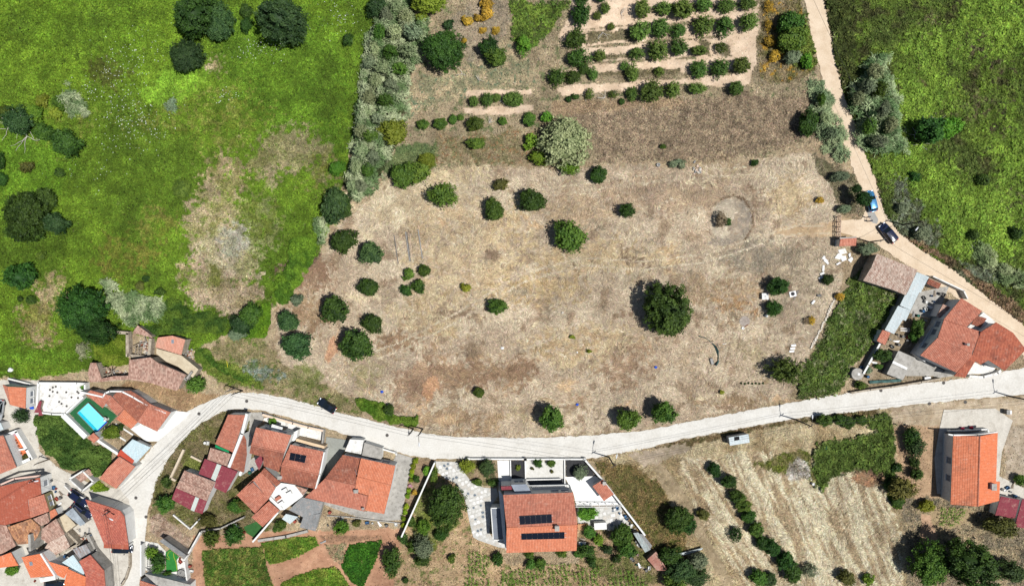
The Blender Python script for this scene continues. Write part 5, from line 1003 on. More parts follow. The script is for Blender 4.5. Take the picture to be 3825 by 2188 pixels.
def lowgrowth(kind, name, label, cat, mode, size, mat, colj=.34, mul=1.0, cmul=1.0):
    m = (KND == kind) & (SOFT > .4) & (MX > -108) & (MX < 108) & (MY > -65) & (MY < 65)
    j, i = np.nonzero(m)
    if not len(j): return
    cnt = RNG.poisson(DEN[j, i] * CELL * CELL * mul)
    j = np.repeat(j, cnt); i = np.repeat(i, cnt); n = len(j)
    x = gx[i] + RNG.uniform(-.5, .5, n) * CELL; y = gy[j] + RNG.uniform(-.5, .5, n) * CELL
    vh = VH[j, i]; clump = np.clip((fbm(x, y, 1.5, 71, 3) - .3) / .4, 0, 1)
    base = GZ[j, i]
    col = RGBM[j, i] * cmul * (1 + RNG.normal(0, colj, (n, 1))) * (1 + RNG.normal(0, .05, (n, 3)))
    if mode == 'leaf':
        z = base + vh * (.15 + .85 * clump) * RNG.uniform(.25, 1.0, n) ** .7
        col *= (.72 + .42 * clump)[:, None]
        V = leaves(np.stack([x, y, z], 1), RNG.uniform(size * .55, size * 1.5, n), 1.05); col *= 1.07
    else:
        z = base + vh * RNG.uniform(.1, 1.0, n)
        ang = fbm(x, y, 7, 77, 3) * 14 + RNG.normal(0, .55, n)
        col *= (1 + (RNG.random((n, 1)) < .22) * RNG.uniform(.05, .3, (n, 1))) * (1 - (RNG.random((n, 1)) < .2) * RNG.uniform(.15, .45, (n, 1)))
        V = straws(np.stack([x, y, z], 1), RNG.uniform(size * .6, size * 1.5, n), RNG.uniform(.05, .12, n), ang)
    o = link(name, trimesh(name, V, col, mat)); tag(o, label, cat, None, 'stuff'); return o
SOFT, GZ = build_ground()
gm = attrmat('growth', .75, .22, 0)
lowgrowth(STRAW, 'dry_grass', 'flattened dry straw covering the wide mown field', 'dry grass', 'straw', .55, attrmat('straw', .9, .1, 0), .3, cmul=1.2)
lowgrowth(MEAD, 'meadow_grass', 'lush yellow green meadow grass left of the cane belt', 'grass', 'leaf', .2, gm, mul=1.35)
lowgrowth(WILD, 'bramble_cover', 'rank green brambles and bracken covering the wild slope', 'ground cover', 'leaf', .27, gm)
lowgrowth(STUB, 'stubble', 'pale cut straw lying in rows below the road', 'stubble', 'straw', .6, attrmat('straw', .9, .1, 0), .34, cmul=1.18)
lowgrowth(WEED, 'dry_weeds', 'mixed dry weeds between orchard rows and garden plots', 'weeds', 'leaf', .17, gm)
lowgrowth(CROP, 'potato_crop', 'leafy light green vegetable crop in soil plots', 'crop', 'leaf', .2, gm)
lowgrowth(DARKC, 'bean_crop', 'dense dark green crop in the four sided plot', 'crop', 'leaf', .2, gm)
# white flower heads in the meadow
tile(0, 0)
fl = []
for cx_, cy_, r_, n_ in ((1350, 560, 330, 90), (1250, 980, 260, 60), (1350, 1250, 330, 170), (1100, 720, 250, 50), (2450, 520, 160, 40), (900, 900, 120, 25), (2250, 950, 160, 25), (900, 1700, 300, 25), (3350, 150, 260, 60), (2700, 420, 200, 40)):
    for q in range(n_):
        p = P(cx_ + random.gauss(0, r_ * .5), cy_ + random.gauss(0, r_ * .4)); fl.append((p.x, p.y, .36 + random.random() * .1))
fl = np.array(fl); V = leaves(fl, RNG.uniform(.07, .2, len(fl)), .4, 1.1)
o = link('meadow_flowers', trimesh('meadow_flowers', V, np.tile([.62, .66, .58], (len(fl), 1)), gm)); tag(o, 'white flower heads scattered in the green meadow', 'flowers', None, 'stuff')
# ================================================================ trees, shrubs, cane
def crown_mesh(name, seed, ncl, per, leaf, style='round', low=-.45):
    r = np.random.default_rng(seed)
    d = r.normal(size=(ncl * 3, 3)); d /= np.linalg.norm(d, axis=1)[:, None]; d = d[d[:, 2] > low][:ncl]; ncl = len(d)
    ax = r.normal(size=(7, 3)); ax /= np.linalg.norm(ax, axis=1)[:, None]; w_ = r.uniform(.1, .42, 7)
    lump = 1 + ((np.maximum(0, d @ ax.T) ** 4) * w_).sum(1) * 1.0 - .3 + r.normal(0, .07, ncl)
    tb = r.uniform(.15, .85, ncl)
    if style == 'spiky':
        t = r.uniform(.25, 1.0, (ncl, per)); rad = (.2 + .9 * t) * lump[:, None]
        C = d[:, None, :] * rad[..., None] + r.normal(0, .055, (ncl, per, 3)) * (.6 + t[..., None]); T = tb[:, None] + (t - .5) * .35
    else:
        rad = lump * r.uniform(.35, 1.0, ncl) ** .45
        C = d[:, None, :] * rad[:, None, None] + r.normal(0, 1.05 / math.sqrt(ncl) if style == 'round' else .13, (ncl, per, 3)); T = np.repeat(tb[:, None], per, 1)
    C = C.reshape(-1, 3); T = T.reshape(-1) + r.normal(0, .14, len(C)); n = len(C)
    out = C / (np.linalg.norm(C, axis=1)[:, None] + 1e-6); nr = out * .7 + np.array([0, 0, .35]) + r.normal(0, .5, (n, 3)); nr /= np.linalg.norm(nr, axis=1)[:, None]
    a = r.normal(size=(n, 3)); 
    if style == 'spiky': a = out + r.normal(0, .45, (n, 3))
    a -= nr * (a * nr).sum(1)[:, None]; a /= np.linalg.norm(a, axis=1)[:, None]; b = np.cross(nr, a)
    s = (leaf * r.uniform(.6, 1.35, n))[:, None]; asp = .85 if style != 'spiky' else 1.2
    V = np.stack([C + a * s * asp, C + b * s * .45, C - a * s * asp * .7, C - b * s * .45], 1).reshape(-1, 3)
    # leafy heart so the crown is not see-through
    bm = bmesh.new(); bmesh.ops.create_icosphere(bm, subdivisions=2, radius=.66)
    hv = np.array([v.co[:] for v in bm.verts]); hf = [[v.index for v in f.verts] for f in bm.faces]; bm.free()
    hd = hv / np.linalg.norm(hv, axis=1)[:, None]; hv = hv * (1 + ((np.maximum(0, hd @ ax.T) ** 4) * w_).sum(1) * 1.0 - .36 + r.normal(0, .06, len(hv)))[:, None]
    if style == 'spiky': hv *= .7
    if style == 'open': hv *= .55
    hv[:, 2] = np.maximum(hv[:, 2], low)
    me = bpy.data.meshes.new(name); nv = len(V)
    me.vertices.add(nv + len(hv)); me.vertices.foreach_set('co', np.concatenate([V, hv]).astype(np.float32).ravel())
    q = np.arange(nv).reshape(-1, 4); tr = np.array(hf) + nv
    me.loops.add(q.size + tr.size); me.loops.foreach_set('vertex_index', np.concatenate([q.ravel(), tr.ravel()]).astype(np.int32))
    me.polygons.add(len(q) + len(tr)); me.polygons.foreach_set('loop_start', np.concatenate([np.arange(0, q.size, 4), q.size + np.arange(0, tr.size, 3)]).astype(np.int32))
    me.update(calc_edges=True)
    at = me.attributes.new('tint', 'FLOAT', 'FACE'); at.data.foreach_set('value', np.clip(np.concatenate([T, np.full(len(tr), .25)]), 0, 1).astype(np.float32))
    return me
def trunk_mesh(name, seed, pale=False):
    r = random.Random(seed); mb = MB(); mb.tube([(0, 0, -1.0), (.03, .02, -.62), (.02, -.03, -.3)], [.1, .085, .07], 7)
    for k in range(6):
        a = k * 1.047 + r.uniform(-.4, .4); l = r.uniform(.5, .9); z = r.uniform(-.5, -.3)
        m = (math.cos(a) * l * .45, math.sin(a) * l * .45, z + .32); e_ = (math.cos(a + .3) * l, math.sin(a + .3) * l, z + r.uniform(.55, .95))
        mb.tube([(0, 0, z), m, e_], [.05, .035, .012], 5)
    return mb
LM_ = {'dk': leafmat('dark_foliage', (30, 56, 22), (76, 108, 40)), 'md': leafmat('mid_foliage', (46, 78, 26), (104, 134, 50)), 'br': leafmat('bright_foliage', (70, 114, 30), (132, 168, 54)),
       'gr': leafmat('olive_grey_foliage', (88, 104, 78), (146, 158, 122)), 'yl': leafmat('yellow_green_foliage', (104, 122, 30), (156, 166, 60)), 'or': leafmat('orchard_foliage', (48, 78, 28), (112, 138, 60)),
       'bl': leafmat('blue_green_foliage', (36, 62, 34), (82, 108, 58)), 'gs': leafmat('broom_flower', (136, 116, 50), (222, 178, 60), .15, .02), 'tp': leafmat('clipped_foliage', (112, 142, 24), (164, 188, 50)),
       'bn': leafmat('brownish_foliage', (74, 78, 38), (118, 116, 54)), 'pk': leafmat('pink_blossom', (206, 130, 160), (246, 200, 216), .2, .02), 'sv': leafmat('silver_foliage', (104, 122, 78), (180, 190, 140)), 'dr': leafmat('dry_foliage', (120, 106, 80), (176, 160, 128))}
BARK = surf('bark', (120, 106, 92), (92, 80, 70), 3, fine=9, bmp=.02); PALEB = surf('pale_bark', (216, 210, 200), (186, 178, 168), 3, fine=9, bmp=.02)
SH = {'S': [crown_mesh('small_crown', 100 + k, 46, 26, .19) for k in range(4)], 'M': [crown_mesh('crown', 200 + k, 95, 40, .11) for k in range(5)], 'L': [crown_mesh('big_crown', 300 + k, 300, 44, .058) for k in range(4)],
      'P': [crown_mesh('shooting_crown', 400 + k, 120, 22, .1, 'spiky') for k in range(5)], 'O': [crown_mesh('open_crown', 500 + k, 60, 16, .13, 'open') for k in range(3)], 'F': [crown_mesh('fine_crown', 600 + k, 240, 26, .07) for k in range(3)]}
CACHE = {}
def crown_of(style, k, mat):
    key = (style, k, mat.name)
    if key not in CACHE: m = SH[style][k].copy(); m.materials.append(mat); CACHE[key] = m
    return CACHE[key]
TRK = {}
def trunk_of(k, pale):
    if (k, pale) not in TRK: TRK[k, pale] = trunk_mesh('trunk', 40 + k).mesh('trunk', PALEB if pale else BARK)
    return TRK[k, pale]
TR = random.Random(5)
def plant(x, y, rx, ry, style, mat, label, name='shrub', cat='shrub', group=None, hf=.85, lift=.35, pale=False):
    """crown seen at px (x,y) with px radii rx,ry; height follows the width"""
    r = L((rx + ry) / 2); rz = r * hf * 1.08; zc = rz * (.7 + lift)
    p = P(x, y, zc); k = TR.randrange(len(SH[style]))
    f = 1.0 if style != 'P' else .96
    e = empty(name, (p.x, p.y, 0), label, cat, group)
    c = link('crown', crown_of(style, k, LM_[mat]), None, e); c.location = (0, 0, zc); c.scale = (L(rx) * f, L(ry) * f, rz); c.rotation_euler = (0, 0, 0)
    a = TR.choice([0, 1, 2, 3]); 
    if a % 2: c.scale = (L(ry) * f, L(rx) * f, rz)
    c.rotation_euler[2] = a * math.pi / 2
    t = link('trunk', trunk_of(TR.randrange(3), pale), None, e); t.location = (0, 0, zc); t.scale = (r * .95, r * .95, zc); t.rotation_euler = (0, 0, TR.uniform(0, 6))
    return e
def many(lst, style, mat, label, name, cat, group, **k):
    for q in lst:
        st = q[4] if len(q) > 4 else style; plant(q[0], q[1], q[2], q[3], st, mat, label, name, cat, group, **k)
# ---- orchard
tile(2, 0)
orch = [[(690, 150, 95, 115), (850, 155, 45, 42), (930, 90, 50, 60), (1300, 100, 85, 95), (1500, 85, 75, 75), (1700, 90, 115, 105), (1910, 50, 90, 80), (2130, 60, 85, 75), (2340, 30, 95, 70)],
        [(650, 385, 105, 95), (990, 265, 40, 40), (1260, 320, 105, 100), (1480, 290, 100, 100), (1665, 305, 75, 75), (1900, 260, 105, 95), (2110, 240, 95, 90), (2340, 215, 95, 95)],
        [(640, 575, 105, 95), (870, 555, 65, 60), (1240, 520, 85, 55), (1440, 510, 105, 105), (1660, 480, 90, 85), (1860, 500, 90, 55)],
        [(450, 770, 90, 80), (620, 760, 75, 75), (720, 680, 60, 55), (810, 745, 55, 60), (1120, 655, 50, 45), (1200, 740, 70, 85), (1460, 700, 55, 45), (1860, 685, 95, 85), (2060, 680, 90, 85), (2280, 655, 100, 85)],
        [(1195, 930, 65, 70), (1400, 905, 120, 110), (1590, 895, 75, 85), (1840, 885, 95, 55), (2225, 880, 80, 75)]]
rows = ['fruit tree in the orchard row between the wide soil headland and the next soil strip', 'fruit tree in the orchard row with the bleached dead branches', 'fruit tree in the orchard row that holds the square weedy patch', 'fruit tree in the orchard row with the dense blue green tree', 'fruit tree in the last orchard row above the brown scrub']
for k, rw in enumerate(orch):
    for i, (x, y, a, b) in enumerate(rw): plant(x, y, a, b, 'P', 'or' if x > 800 else 'dk', rows[k], 'fruit_tree', 'tree', 'orchard trees', hf=.8, lift=.3, pale=True)
for x, y, a, b, lb in ((2075, 480, 55, 60, 'sparse half dead fruit tree in the square weedy patch'), (780, 930, 50, 50, 'sparse pale branched fruit tree by the lower soil strip'), (1010, 930, 45, 45, 'leafless looking fruit tree with grey twigs in the last row')):
    plant(x, y, a, b, 'O', 'or', lb, 'fruit_tree', 'tree', None, pale=True)
many([(640, 955, 35, 30), (570, 985, 35, 30), (1090, 1005, 30, 30)], 'S', 'dk', 'small dark shrub among the weeds of the last orchard row', 'shrub', 'shrub', 'shrubs of the last orchard row')
plant(120, 430, 80, 90, 'P', 'br', 'bright green bush at the foot of the green orchard bank', 'bush', 'bush')
plant(180, 1170, 65, 65, 'M', 'md', 'round green bush beside the orange dry weeds', 'bush', 'bush'); plant(350, 1165, 55, 55, 'S', 'br', 'light green bush beside the path below the orchard', 'bush', 'bush'); plant(190, 1390, 70, 75, 'S', 'br', 'bright green bush left of the silvery tree', 'bush', 'bush')
plant(560, 1375, 255, 235, 'F', 'sv', 'large silvery green tree at the top of the dry field', 'tree', 'tree', hf=.75)
plant(690, -10, 70, 40, 'P', 'dk', 'fruit tree cut by the picture top at the orchard corner', 'fruit_tree', 'tree'); plant(880, -14, 70, 40, 'P', 'dk', 'fruit tree in the half hidden uppermost orchard row', 'fruit_tree', 'tree')
tile(2, 1)
plant(580, 205, 112, 62, 'M', 'br', 'bright green bush in a low box below the silvery tree', 'bush', 'bush'); plant(275, 115, 98, 75, 'M', 'br', 'vivid green bush on the upper edge of the dry field', 'bush', 'bush'); plant(1500, 10, 30, 25, 'S', 'md', 'tiny green bush in the brown scrub', 'bush', 'bush')
FT = 'round dark green field tree standing in the dry straw'
for x, y, a, b, st, m, lb in ((205, 560, 145, 102, 'M', 'dk', 'oval two part dark green tree in the dry field'), (860, 300, 86, 80, 'M', 'dk', 'round dark tree just below the silvery tree'), (1150, 645, 90, 76, 'P', 'dk', 'dark shaggy tree alone in the upper right dry field'), (575, 905, 165, 160, 'M', 'md', 'broad leafy tree with uneven outline in the middle of the dry field'),
                              (2410, 165, 38, 35, 'S', 'dk', 'tiny dark bush near the field edge by the brown scrub'), (2140, 752, 40, 42, 'S', 'dk', 'small green bush inside the grey circle'), (2080, 730, 60, 75, 'O', 'dr', 'grey dead twiggy shrub inside the grey circle')):
    plant(x, y, a, b, st, m, lb, 'field_tree' if a > 70 else 'bush', 'tree' if a > 70 else 'bush')
for x, y, a, b in ((1600, 180, 40, 38), (1690, 190, 42, 40), (1650, 160, 45, 30)): plant(x, y, a, b, 'S', 'gr', 'grey green cactus like clump at the field edge by the tyre', 'shrub', 'shrub', 'cactus clumps at the field edge')
tile(2, 2)
plant(1555, 235, 245, 245, 'L', 'dk', 'huge round dark green tree dominating the dry field', 'field_tree', 'tree', hf=.72)
for x, y, a, b, m, lb in ((390, 1255, 112, 128, 'md', 'roadside tree nearest the blue bag with shaggy outline'), (1135, 1260, 112, 108, 'md', 'roadside tree between the other two on the field edge'), (1490, 1190, 116, 112, 'md', 'roadside tree where the road leaves the field corner')): plant(x, y, a, b, 'M', m, lb, 'roadside_tree', 'tree', hf=.9, lift=.6)
many([(600, 447, 28, 22), (770, 586, 28, 20), (2080, 990, 26, 20)], 'S', 'yl', 'tiny yellow green seedling in the straw', 'seedling', 'bush', 'seedlings in the straw')
tile(1, 1)
for x, y, a, b, st, m, lb in ((1850, 490, 145, 132, 'P', 'md', 'light feathery tree on the pale straw'), (2420, 385, 76, 58, 'S', 'bn', 'brownish green bush near the field top'), (2355, 650, 100, 108, 'M', 'md', 'three lobed green tree left of the oval tree'), (865, 940, 140, 122, 'M', 'dk', 'dark round tree at the meadow corner of the field'), (1130, 1065, 122, 108, 'M', 'bl', 'blue green tree touching the dark round tree'),
                              (1510, 1262, 60, 55, 'S', 'md', 'small round bush below the concrete beams'), (1665, 1230, 66, 55, 'S', 'md', 'small wide bush right of the round one below the beams'), (1130, 1400, 96, 88, 'M', 'dk', 'dark tree below the blue green tree'), (1610, 1390, 62, 70, 'S', 'md', 'pale green half of the twin bushes'), (1490, 1432, 60, 55, 'S', 'dk', 'dark half of the twin bushes'), (2085, 1400, 48, 45, 'S', 'yl', 'little yellowish bush alone in the straw')):
    plant(x, y, a, b, st, m, lb, 'field_tree' if a > 70 else 'bush', 'tree' if a > 70 else 'bush')
for x, y, a, b, m, lb in ((800, 220, 86, 76, 'br', 'bright bush at the foot of the cane belt'), (790, 560, 130, 160, 'bl', 'tall blue green shrub at the end of the cane belt'), (880, 610, 78, 110, 'dk', 'dark shrub at the end of the cane belt beside straw'), (745, 690, 55, 70, 'bl', 'lower blue green shrub hanging over the meadow edge'), (1450, 290, 128, 128, 'md', 'leafy mass of the big field top thicket'), (1600, 250, 130, 105, 'md', 'second leafy mass of the big field top thicket'), (1700, 130, 92, 70, 'yl', 'yellow green top of the big field top thicket')):
    plant(x, y, a, b, 'M', m, lb, 'thicket_shrub', 'shrub', lift=.15)
tile(1, 2)
for x, y, a, b, m, lb in ((320, 310, 110, 96, 'bl', 'blue green tree above the two headed tree by the path'), (410, 510, 158, 122, 'bl', 'wide two headed tree by the curving path'), (770, 180, 136, 136, 'dk', 'dark dense round tree left of the reddish track'), (1155, 310, 110, 100, 'dk', 'smaller dark round tree right of the reddish track'), (985, 530, 152, 152, 'dk', 'largest dark round tree by the straw slope'), (2390, 135, 102, 74, 'md', 'flat wide green bush in the centre of the dry field'), (2215, 995, 52, 54, 'md', 'little lone bush in the brown lower field')):
    plant(x, y, a, b, 'M', m, lb, 'field_tree' if a > 60 else 'bush', 'tree' if a > 60 else 'bush')
plant(410, 80, 62, 55, 'S', 'gr', 'grey leaved shrub at the meadow point', 'shrub', 'shrub'); plant(1325, 1165, 56, 52, 'S', 'dk', 'dark bush standing in the roadside hedge', 'bush', 'bush'); plant(175, 1272, 42, 40, 'S', 'br', 'bright shrub on the white wall by the road', 'shrub', 'shrub')
# ---- meadow trees
tile(0, 0)
for x, y, a, b, st, m, lb in ((1900, 170, 190, 240, 'L', 'dk', 'tall dark meadow tree with green left half'), (2130, 215, 140, 215, 'L', 'bl', 'blackish right half of the tall meadow trees'), (1840, 570, 166, 165, 'L', 'bl', 'greyish round tree below the tall meadow trees'), (2425, 110, 60, 72, 'M', 'dk', 'upper one of the slim dark meadow shrubs'), (2430, 250, 60, 82, 'M', 'dk', 'lower one of the slim dark meadow shrubs'), (645, 1420, 152, 140, 'M', 'dk', 'dark round tree below the dead branch thicket'),
                              (180, 1210, 170, 140, 'F', 'bl', 'dark tree with bleached branches in the left thicket'), (60, 1120, 90, 80, 'M', 'md', 'green tree at the left edge of the thicket'), (330, 1120, 100, 90, 'M', 'br', 'light green part of the left thicket'), (410, 1300, 95, 85, 'M', 'md', 'leafy tree at the right of the dead branches'), (560, 1120, 66, 58, 'S', 'yl', 'yellow green ball bush beside the cane tuft'), (410, 1000, 60, 70, 'S', 'yl', 'upright yellow green bush above the thicket'), (610, 1010, 100, 80, 'M', 'md', 'dark leafy bush behind the cane tuft')):
    plant(x, y, a, b, st, m, lb, 'meadow_tree', 'tree', lift=.5 if a > 140 else .2, pale=(st == 'F'))
tile(1, 0)
for x, y, a, b, st, m, lb in ((255, 170, 250, 210, 'L', 'bl', 'wide soft blue green tree at the top of the meadow'), (910, 395, 52, 62, 'S', 'dk', 'small dark bush alone in the meadow'), (1205, 70, 105, 120, 'M', 'bl', 'dark shrub behind the top of the cane belt'), (1720, 20, 195, 130, 'L', 'yl', 'big yellow green tree at the orchard corner'), (1650, 185, 62, 62, 'M', 'yl', 'low lobe of yellow green shrub beside the cane'), (1840, 490, 215, 195, 'L', 'dk', 'broad dark tree beside the cane belt'), (1910, 250, 56, 46, 'S', 'bl', 'bluish round bush on the grey dry ground'), (2310, 490, 98, 96, 'M', 'dk', 'dark bush with a light green skirt'), (2390, 570, 100, 95, 'M', 'md', 'light green skirt shrub below the dark bush'), (1380, 1310, 130, 128, 'M', 'yl', 'olive yellow tree standing in the cane belt')):
    plant(x, y, a, b, st, m, lb, 'tree' if a > 90 else 'bush', 'tree' if a > 90 else 'bush')
many([(2160, 1000, 52, 60), (2290, 990, 66, 66), (2390, 965, 42, 48), (2500, 980, 70, 70), (2578, 985, 80, 78)], 'P', 'or', 'fruit tree in the short row between two pale soil strips', 'fruit_tree', 'tree', 'fruit trees of the short row', pale=True)
many([(1660, 1230, 62, 50), (1830, 1230, 72, 56), (1950, 1190, 42, 46), (2025, 1170, 36, 30), (2170, 1220, 90, 66), (2440, 1200, 42, 42), (2190, 1420, 90, 60)], 'M', 'md', 'green shrub in the loose rows below the short fruit row', 'shrub', 'shrub', 'shrubs below the short fruit row')
many([(2100, 205, 52, 52), (2280, 40, 62, 60), (2280, 130, 70, 60), (2200, 180, 45, 35), (2060, 400, 30, 26), (2380, 300, 40, 40), (2250, 300, 40, 30)], 'S', 'gs', 'yellow flowering broom bush on the dry ground by the orchard', 'broom_bush', 'bush', 'yellow broom by the orchard', lift=.1)
tile(3, 0)
for x, y, a, b, st, m, lb in ((240, 220, 130, 115, 'M', 'md', 'upper shrub of the track side thicket by the orchard'), (250, 400, 150, 115, 'M', 'md', 'wide shrub in the middle of the track side thicket'), (390, 605, 55, 80, 'S', 'br', 'narrow bright bush where the thicket ends at the track'), (250, 570, 95, 75, 'F', 'gr', 'greyish shrub at the foot of the track side thicket'), (400, 1240, 92, 118, 'M', 'dk', 'dark green bush beside the track side cane'), (1620, 1290, 135, 135, 'M', 'dk', 'dark hollow tree with bare branches on the wild slope'), (1780, 1260, 110, 110, 'M', 'br', 'bright leafy tree beside the dark hollow tree'), (1010, 1100, 70, 110, 'F', 'bl', 'blue green shrub under the big cane stand')):
    plant(x, y, a, b, st, m, lb, 'shrub', 'shrub')
many([(20, 60, 45, 60), (30, 400, 50, 60), (80, 560, 60, 55), (15, 250, 35, 60)], 'O', 'gs', 'orange yellow broom bush on the orchard edge beside the thicket', 'broom_bush', 'bush', 'broom beside the thicket', lift=.1)
tile(0, 1)
for x, y, a, b, st, m, lb in ((-10, 150, 55, 95, 'M', 'dk', 'dark shrub at the left picture edge above another'), (10, 340, 62, 62, 'M', 'dk', 'dark shrub at the left picture edge below another'), (270, 205, 72, 52, 'S', 'bn', 'brownish low bush in the meadow'), (590, 270, 46, 46, 'S', 'dk', 'small round dark bush in the meadow below the big round tree'), (240, 650, 215, 225, 'L', 'dk', 'biggest lobe of the great dark meadow tree'), (450, 530, 92, 110, 'M', 'dk', 'dark top lobe of the great meadow tree'), (540, 770, 135, 110, 'M', 'bl', 'grey green side lobe of the great meadow tree'), (230, 850, 170, 100, 'M', 'dk', 'low front lobe of the great meadow tree'),
                              (1800, 428, 100, 112, 'F', 'md', 'smooth pale green bush on the dry meadow patch'), (220, 1300, 146, 125, 'M', 'dk', 'dark lone tree low in the meadow'), (410, 1090, 46, 42, 'S', 'md', 'small dark tuft bush in the meadow'), (1445, 1310, 36, 36, 'S', 'dk', 'little dark bush above the cane near the ruin'), (1390, 1385, 42, 42, 'S', 'bn', 'low brown bush above the cane near the ruin'), (1580, 1440, 56, 36, 'S', 'dk', 'flat dark bush beside the ruin cane')):
    plant(x, y, a, b, st, m, lb, 'meadow_tree' if a > 90 else 'bush', 'tree' if a > 90 else 'bush')
tile(0, 2)
for x, y, a, b, st, m, lb in ((800, 180, 235, 215, 'L', 'dk', 'enormous dark tree above the ruined farmhouse'), (920, 370, 200, 130, 'L', 'dk', 'lower lobe of the enormous dark tree'), (310, 85, 46, 46, 'S', 'dk', 'dark bush in the lower meadow'), (200, 65, 28, 28, 'S', 'dk', 'tiny dark bush in the lower meadow'), (1950, 910, 96, 92, 'P', 'md', 'shaggy green tree at the end of the ruined roof'), (840, 940, 36, 32, 'S', 'br', 'small bright shrub in the corner of the white terrace'), (210, 1215, 80, 70, 'P', 'bl', 'dark spreading pine beside the lane'), (1120, 1390, 80, 72, 'M', 'br', 'bright green tree in the pool garden'), (1180, 1340, 40, 36, 'S', 'dk', 'dark shrub in the pool garden'), (630, 1120, 24, 22, 'S', 'bn', 'spiky little plant on the white terrace'), (2380, 330, 120, 100, 'M', 'bl', 'dark thicket shrub above the ruin path'), (2480, 230, 110, 120, 'M', 'md', 'green thicket shrub above the ruin path'), (2330, 420, 90, 70, 'F', 'gr', 'greyish shrub on the ruin path bank')):
    plant(x, y, a, b, st, m, lb, 'tree' if a > 90 else 'shrub', 'tree' if a > 90 else 'shrub')
tile(3, 1)
for x, y, a, b, st, m, lb, lf in ((890, 425, 58, 52, 'F', 'dk', 'dark conifer top beside the blue car', 2.2), (950, 520, 92, 82, 'F', 'dk', 'dark conifer leaning over the blue car', 1.6), (600, 1320, 60, 55, 'M', 'dk', 'dark bush beside the white slabs', .3), (100, 1380, 106, 86, 'M', 'dk', 'dark tree above the white table', .3), (1330, 620, 70, 60, 'F', 'gr', 'grey leaved shrub on the track bank opposite the cars', .2), (1520, 860, 90, 80, 'F', 'gr', 'grey leaved shrub below the street lamp', .2), (980, 1020, 110, 70, 'F', 'gr', 'grey leaved shrub between gate hut and barn', .2), (720, 300, 110, 60, 'F', 'gr', 'grey leaved verge shrub left of the track', .1), (760, 620, 80, 50, 'F', 'gr', 'grey leaved verge shrub above the gate', .1), (520, 1000 - 460, 40, 34, 'S', 'gs', 'yellow broom on the verge above the gate', .1), (1460, 300, 60, 50, 'S', 'dk', 'dark bush in the green slope opposite the track', .1), (2130, 330, 60, 60, 'S', 'dk', 'dark bush deep in the green slope', .1), (2470, 860, 60, 70, 'S', 'dk', 'dark bush at the right edge of the slope', .1), (2040, 880, 60, 50, 'S', 'dk', 'dark bush above the reeds on the slope', .1)):
    plant(x, y, a, b, st, m, lb, 'conifer' if 'conifer' in lb else 'bush', 'tree' if 'conifer' in lb else 'bush', lift=lf)
tile(3, 2)
for x, y, a, b, st, m, lb in ((70, 160, 76, 92, 'P', 'dk', 'dark ragged tree between white table and gas bottle'), (180, 780, 150, 132, 'P', 'or', 'light fig like tree at the field corner by the road'), (1130, 630, 92, 66, 'M', 'dk', 'dark round tree in the cluttered yard'), (1000, 770, 36, 40, 'S', 'gr', 'grey green bush by the round tank'), (1105, 735, 36, 26, 'S', 'md', 'small bush in the yard bed'), (720, 45, 40, 42, 'S', 'gs', 'yellow broom at the top of the stone line'), (442, 285, 34, 40, 'S', 'gs', 'single yellow broom in the field corner'), (390, 290, 30, 36, 'O', 'dr', 'dry grey bush beside the single broom'), (560, 1270, 76, 62, 'M', 'md', 'left bush of the low hedge below the road'), (720, 1260, 62, 52, 'M', 'md', 'middle bush of the low hedge below the road'), (800, 1280, 70, 60, 'M', 'dk', 'dark bush of the low hedge below the road'), (930, 1262, 62, 46, 'M', 'md', 'right bush of the low hedge below the road'), (1430, 1420, 96, 82, 'P', 'dk', 'dark fruit tree at the top of the bare soil strip'), (930, 920, 60, 40, 'S', 'md', 'bush in the roadside corner of the yard'), (1490, 350, 60, 90, 'M', 'md', 'leafy plants in the yard flower bed'), (1450, 440, 45, 60, 'M', 'md', 'lower leafy plants in the yard flower bed')):
    plant(x, y, a, b, st, m, lb, 'tree' if a > 85 else 'bush', 'tree' if a > 85 else 'bush')
tile(3, 3)
for x, y, a, b, st, m, lb in ((1460, 85, 90, 100, 'P', 'bl', 'second fruit tree on the bare soil strip'), (1280, 290, 56, 46, 'S', 'dk', 'dark bush on the left of the soil strip'), (1460, 230, 56, 52, 'P', 'dk', 'third fruit tree on the bare soil strip'), (1480, 350, 72, 66, 'P', 'dk', 'lowest fruit tree on the bare soil strip'), (1340, 490, 130, 115, 'P', 'bn', 'dark brownish tree below the soil strip'), (1620, 1265, 185, 200, 'L', 'md', 'big green tree left of the giant dark tree'), (2030, 1240, 290, 215, 'L', 'dk', 'giant dark spreading tree at the lower right'), (2430, 1320, 122, 112, 'M', 'bl', 'blue grey tree at the lower right corner'), (2310, 850, 170, 88, 'M', 'bn', 'olive tree in front of the maroon sheds'), (1590, 665, 76, 62, 'M', 'yl', 'light bush above the dug plot'), (1290, 620, 60, 60, 'M', 'dk', 'dark hedge bush beside the stubble'),
                              (50, 1080, 84, 92, 'M', 'dk', 'hedge tree at the lower left of the stubble'), (170, 1200, 84, 100, 'M', 'dk', 'second hedge tree down the stubble edge'), (250, 1335, 90, 100, 'M', 'dk', 'third hedge tree down the stubble edge'), (430, 1300, 76, 72, 'O', 'gr', 'thin olive tree in the stubble'), (790, 1370, 90, 80, 'M', 'bn', 'dark olive bush at the bottom of the stubble'), (1000, 1390, 56, 56, 'S', 'br', 'bright green bush at the bottom of the stubble'), (40, 1390, 62, 72, 'M', 'bl', 'bluish bush beside the hedge trees'), (2500, 400, 50, 60, 'S', 'md', 'green bush right of the gable house')):
    plant(x, y, a, b, st, m, lb, 'tree' if a > 75 else 'bush', 'tree' if a > 75 else 'bush', lift=.5 if a > 150 else .3)
tile(2, 3)
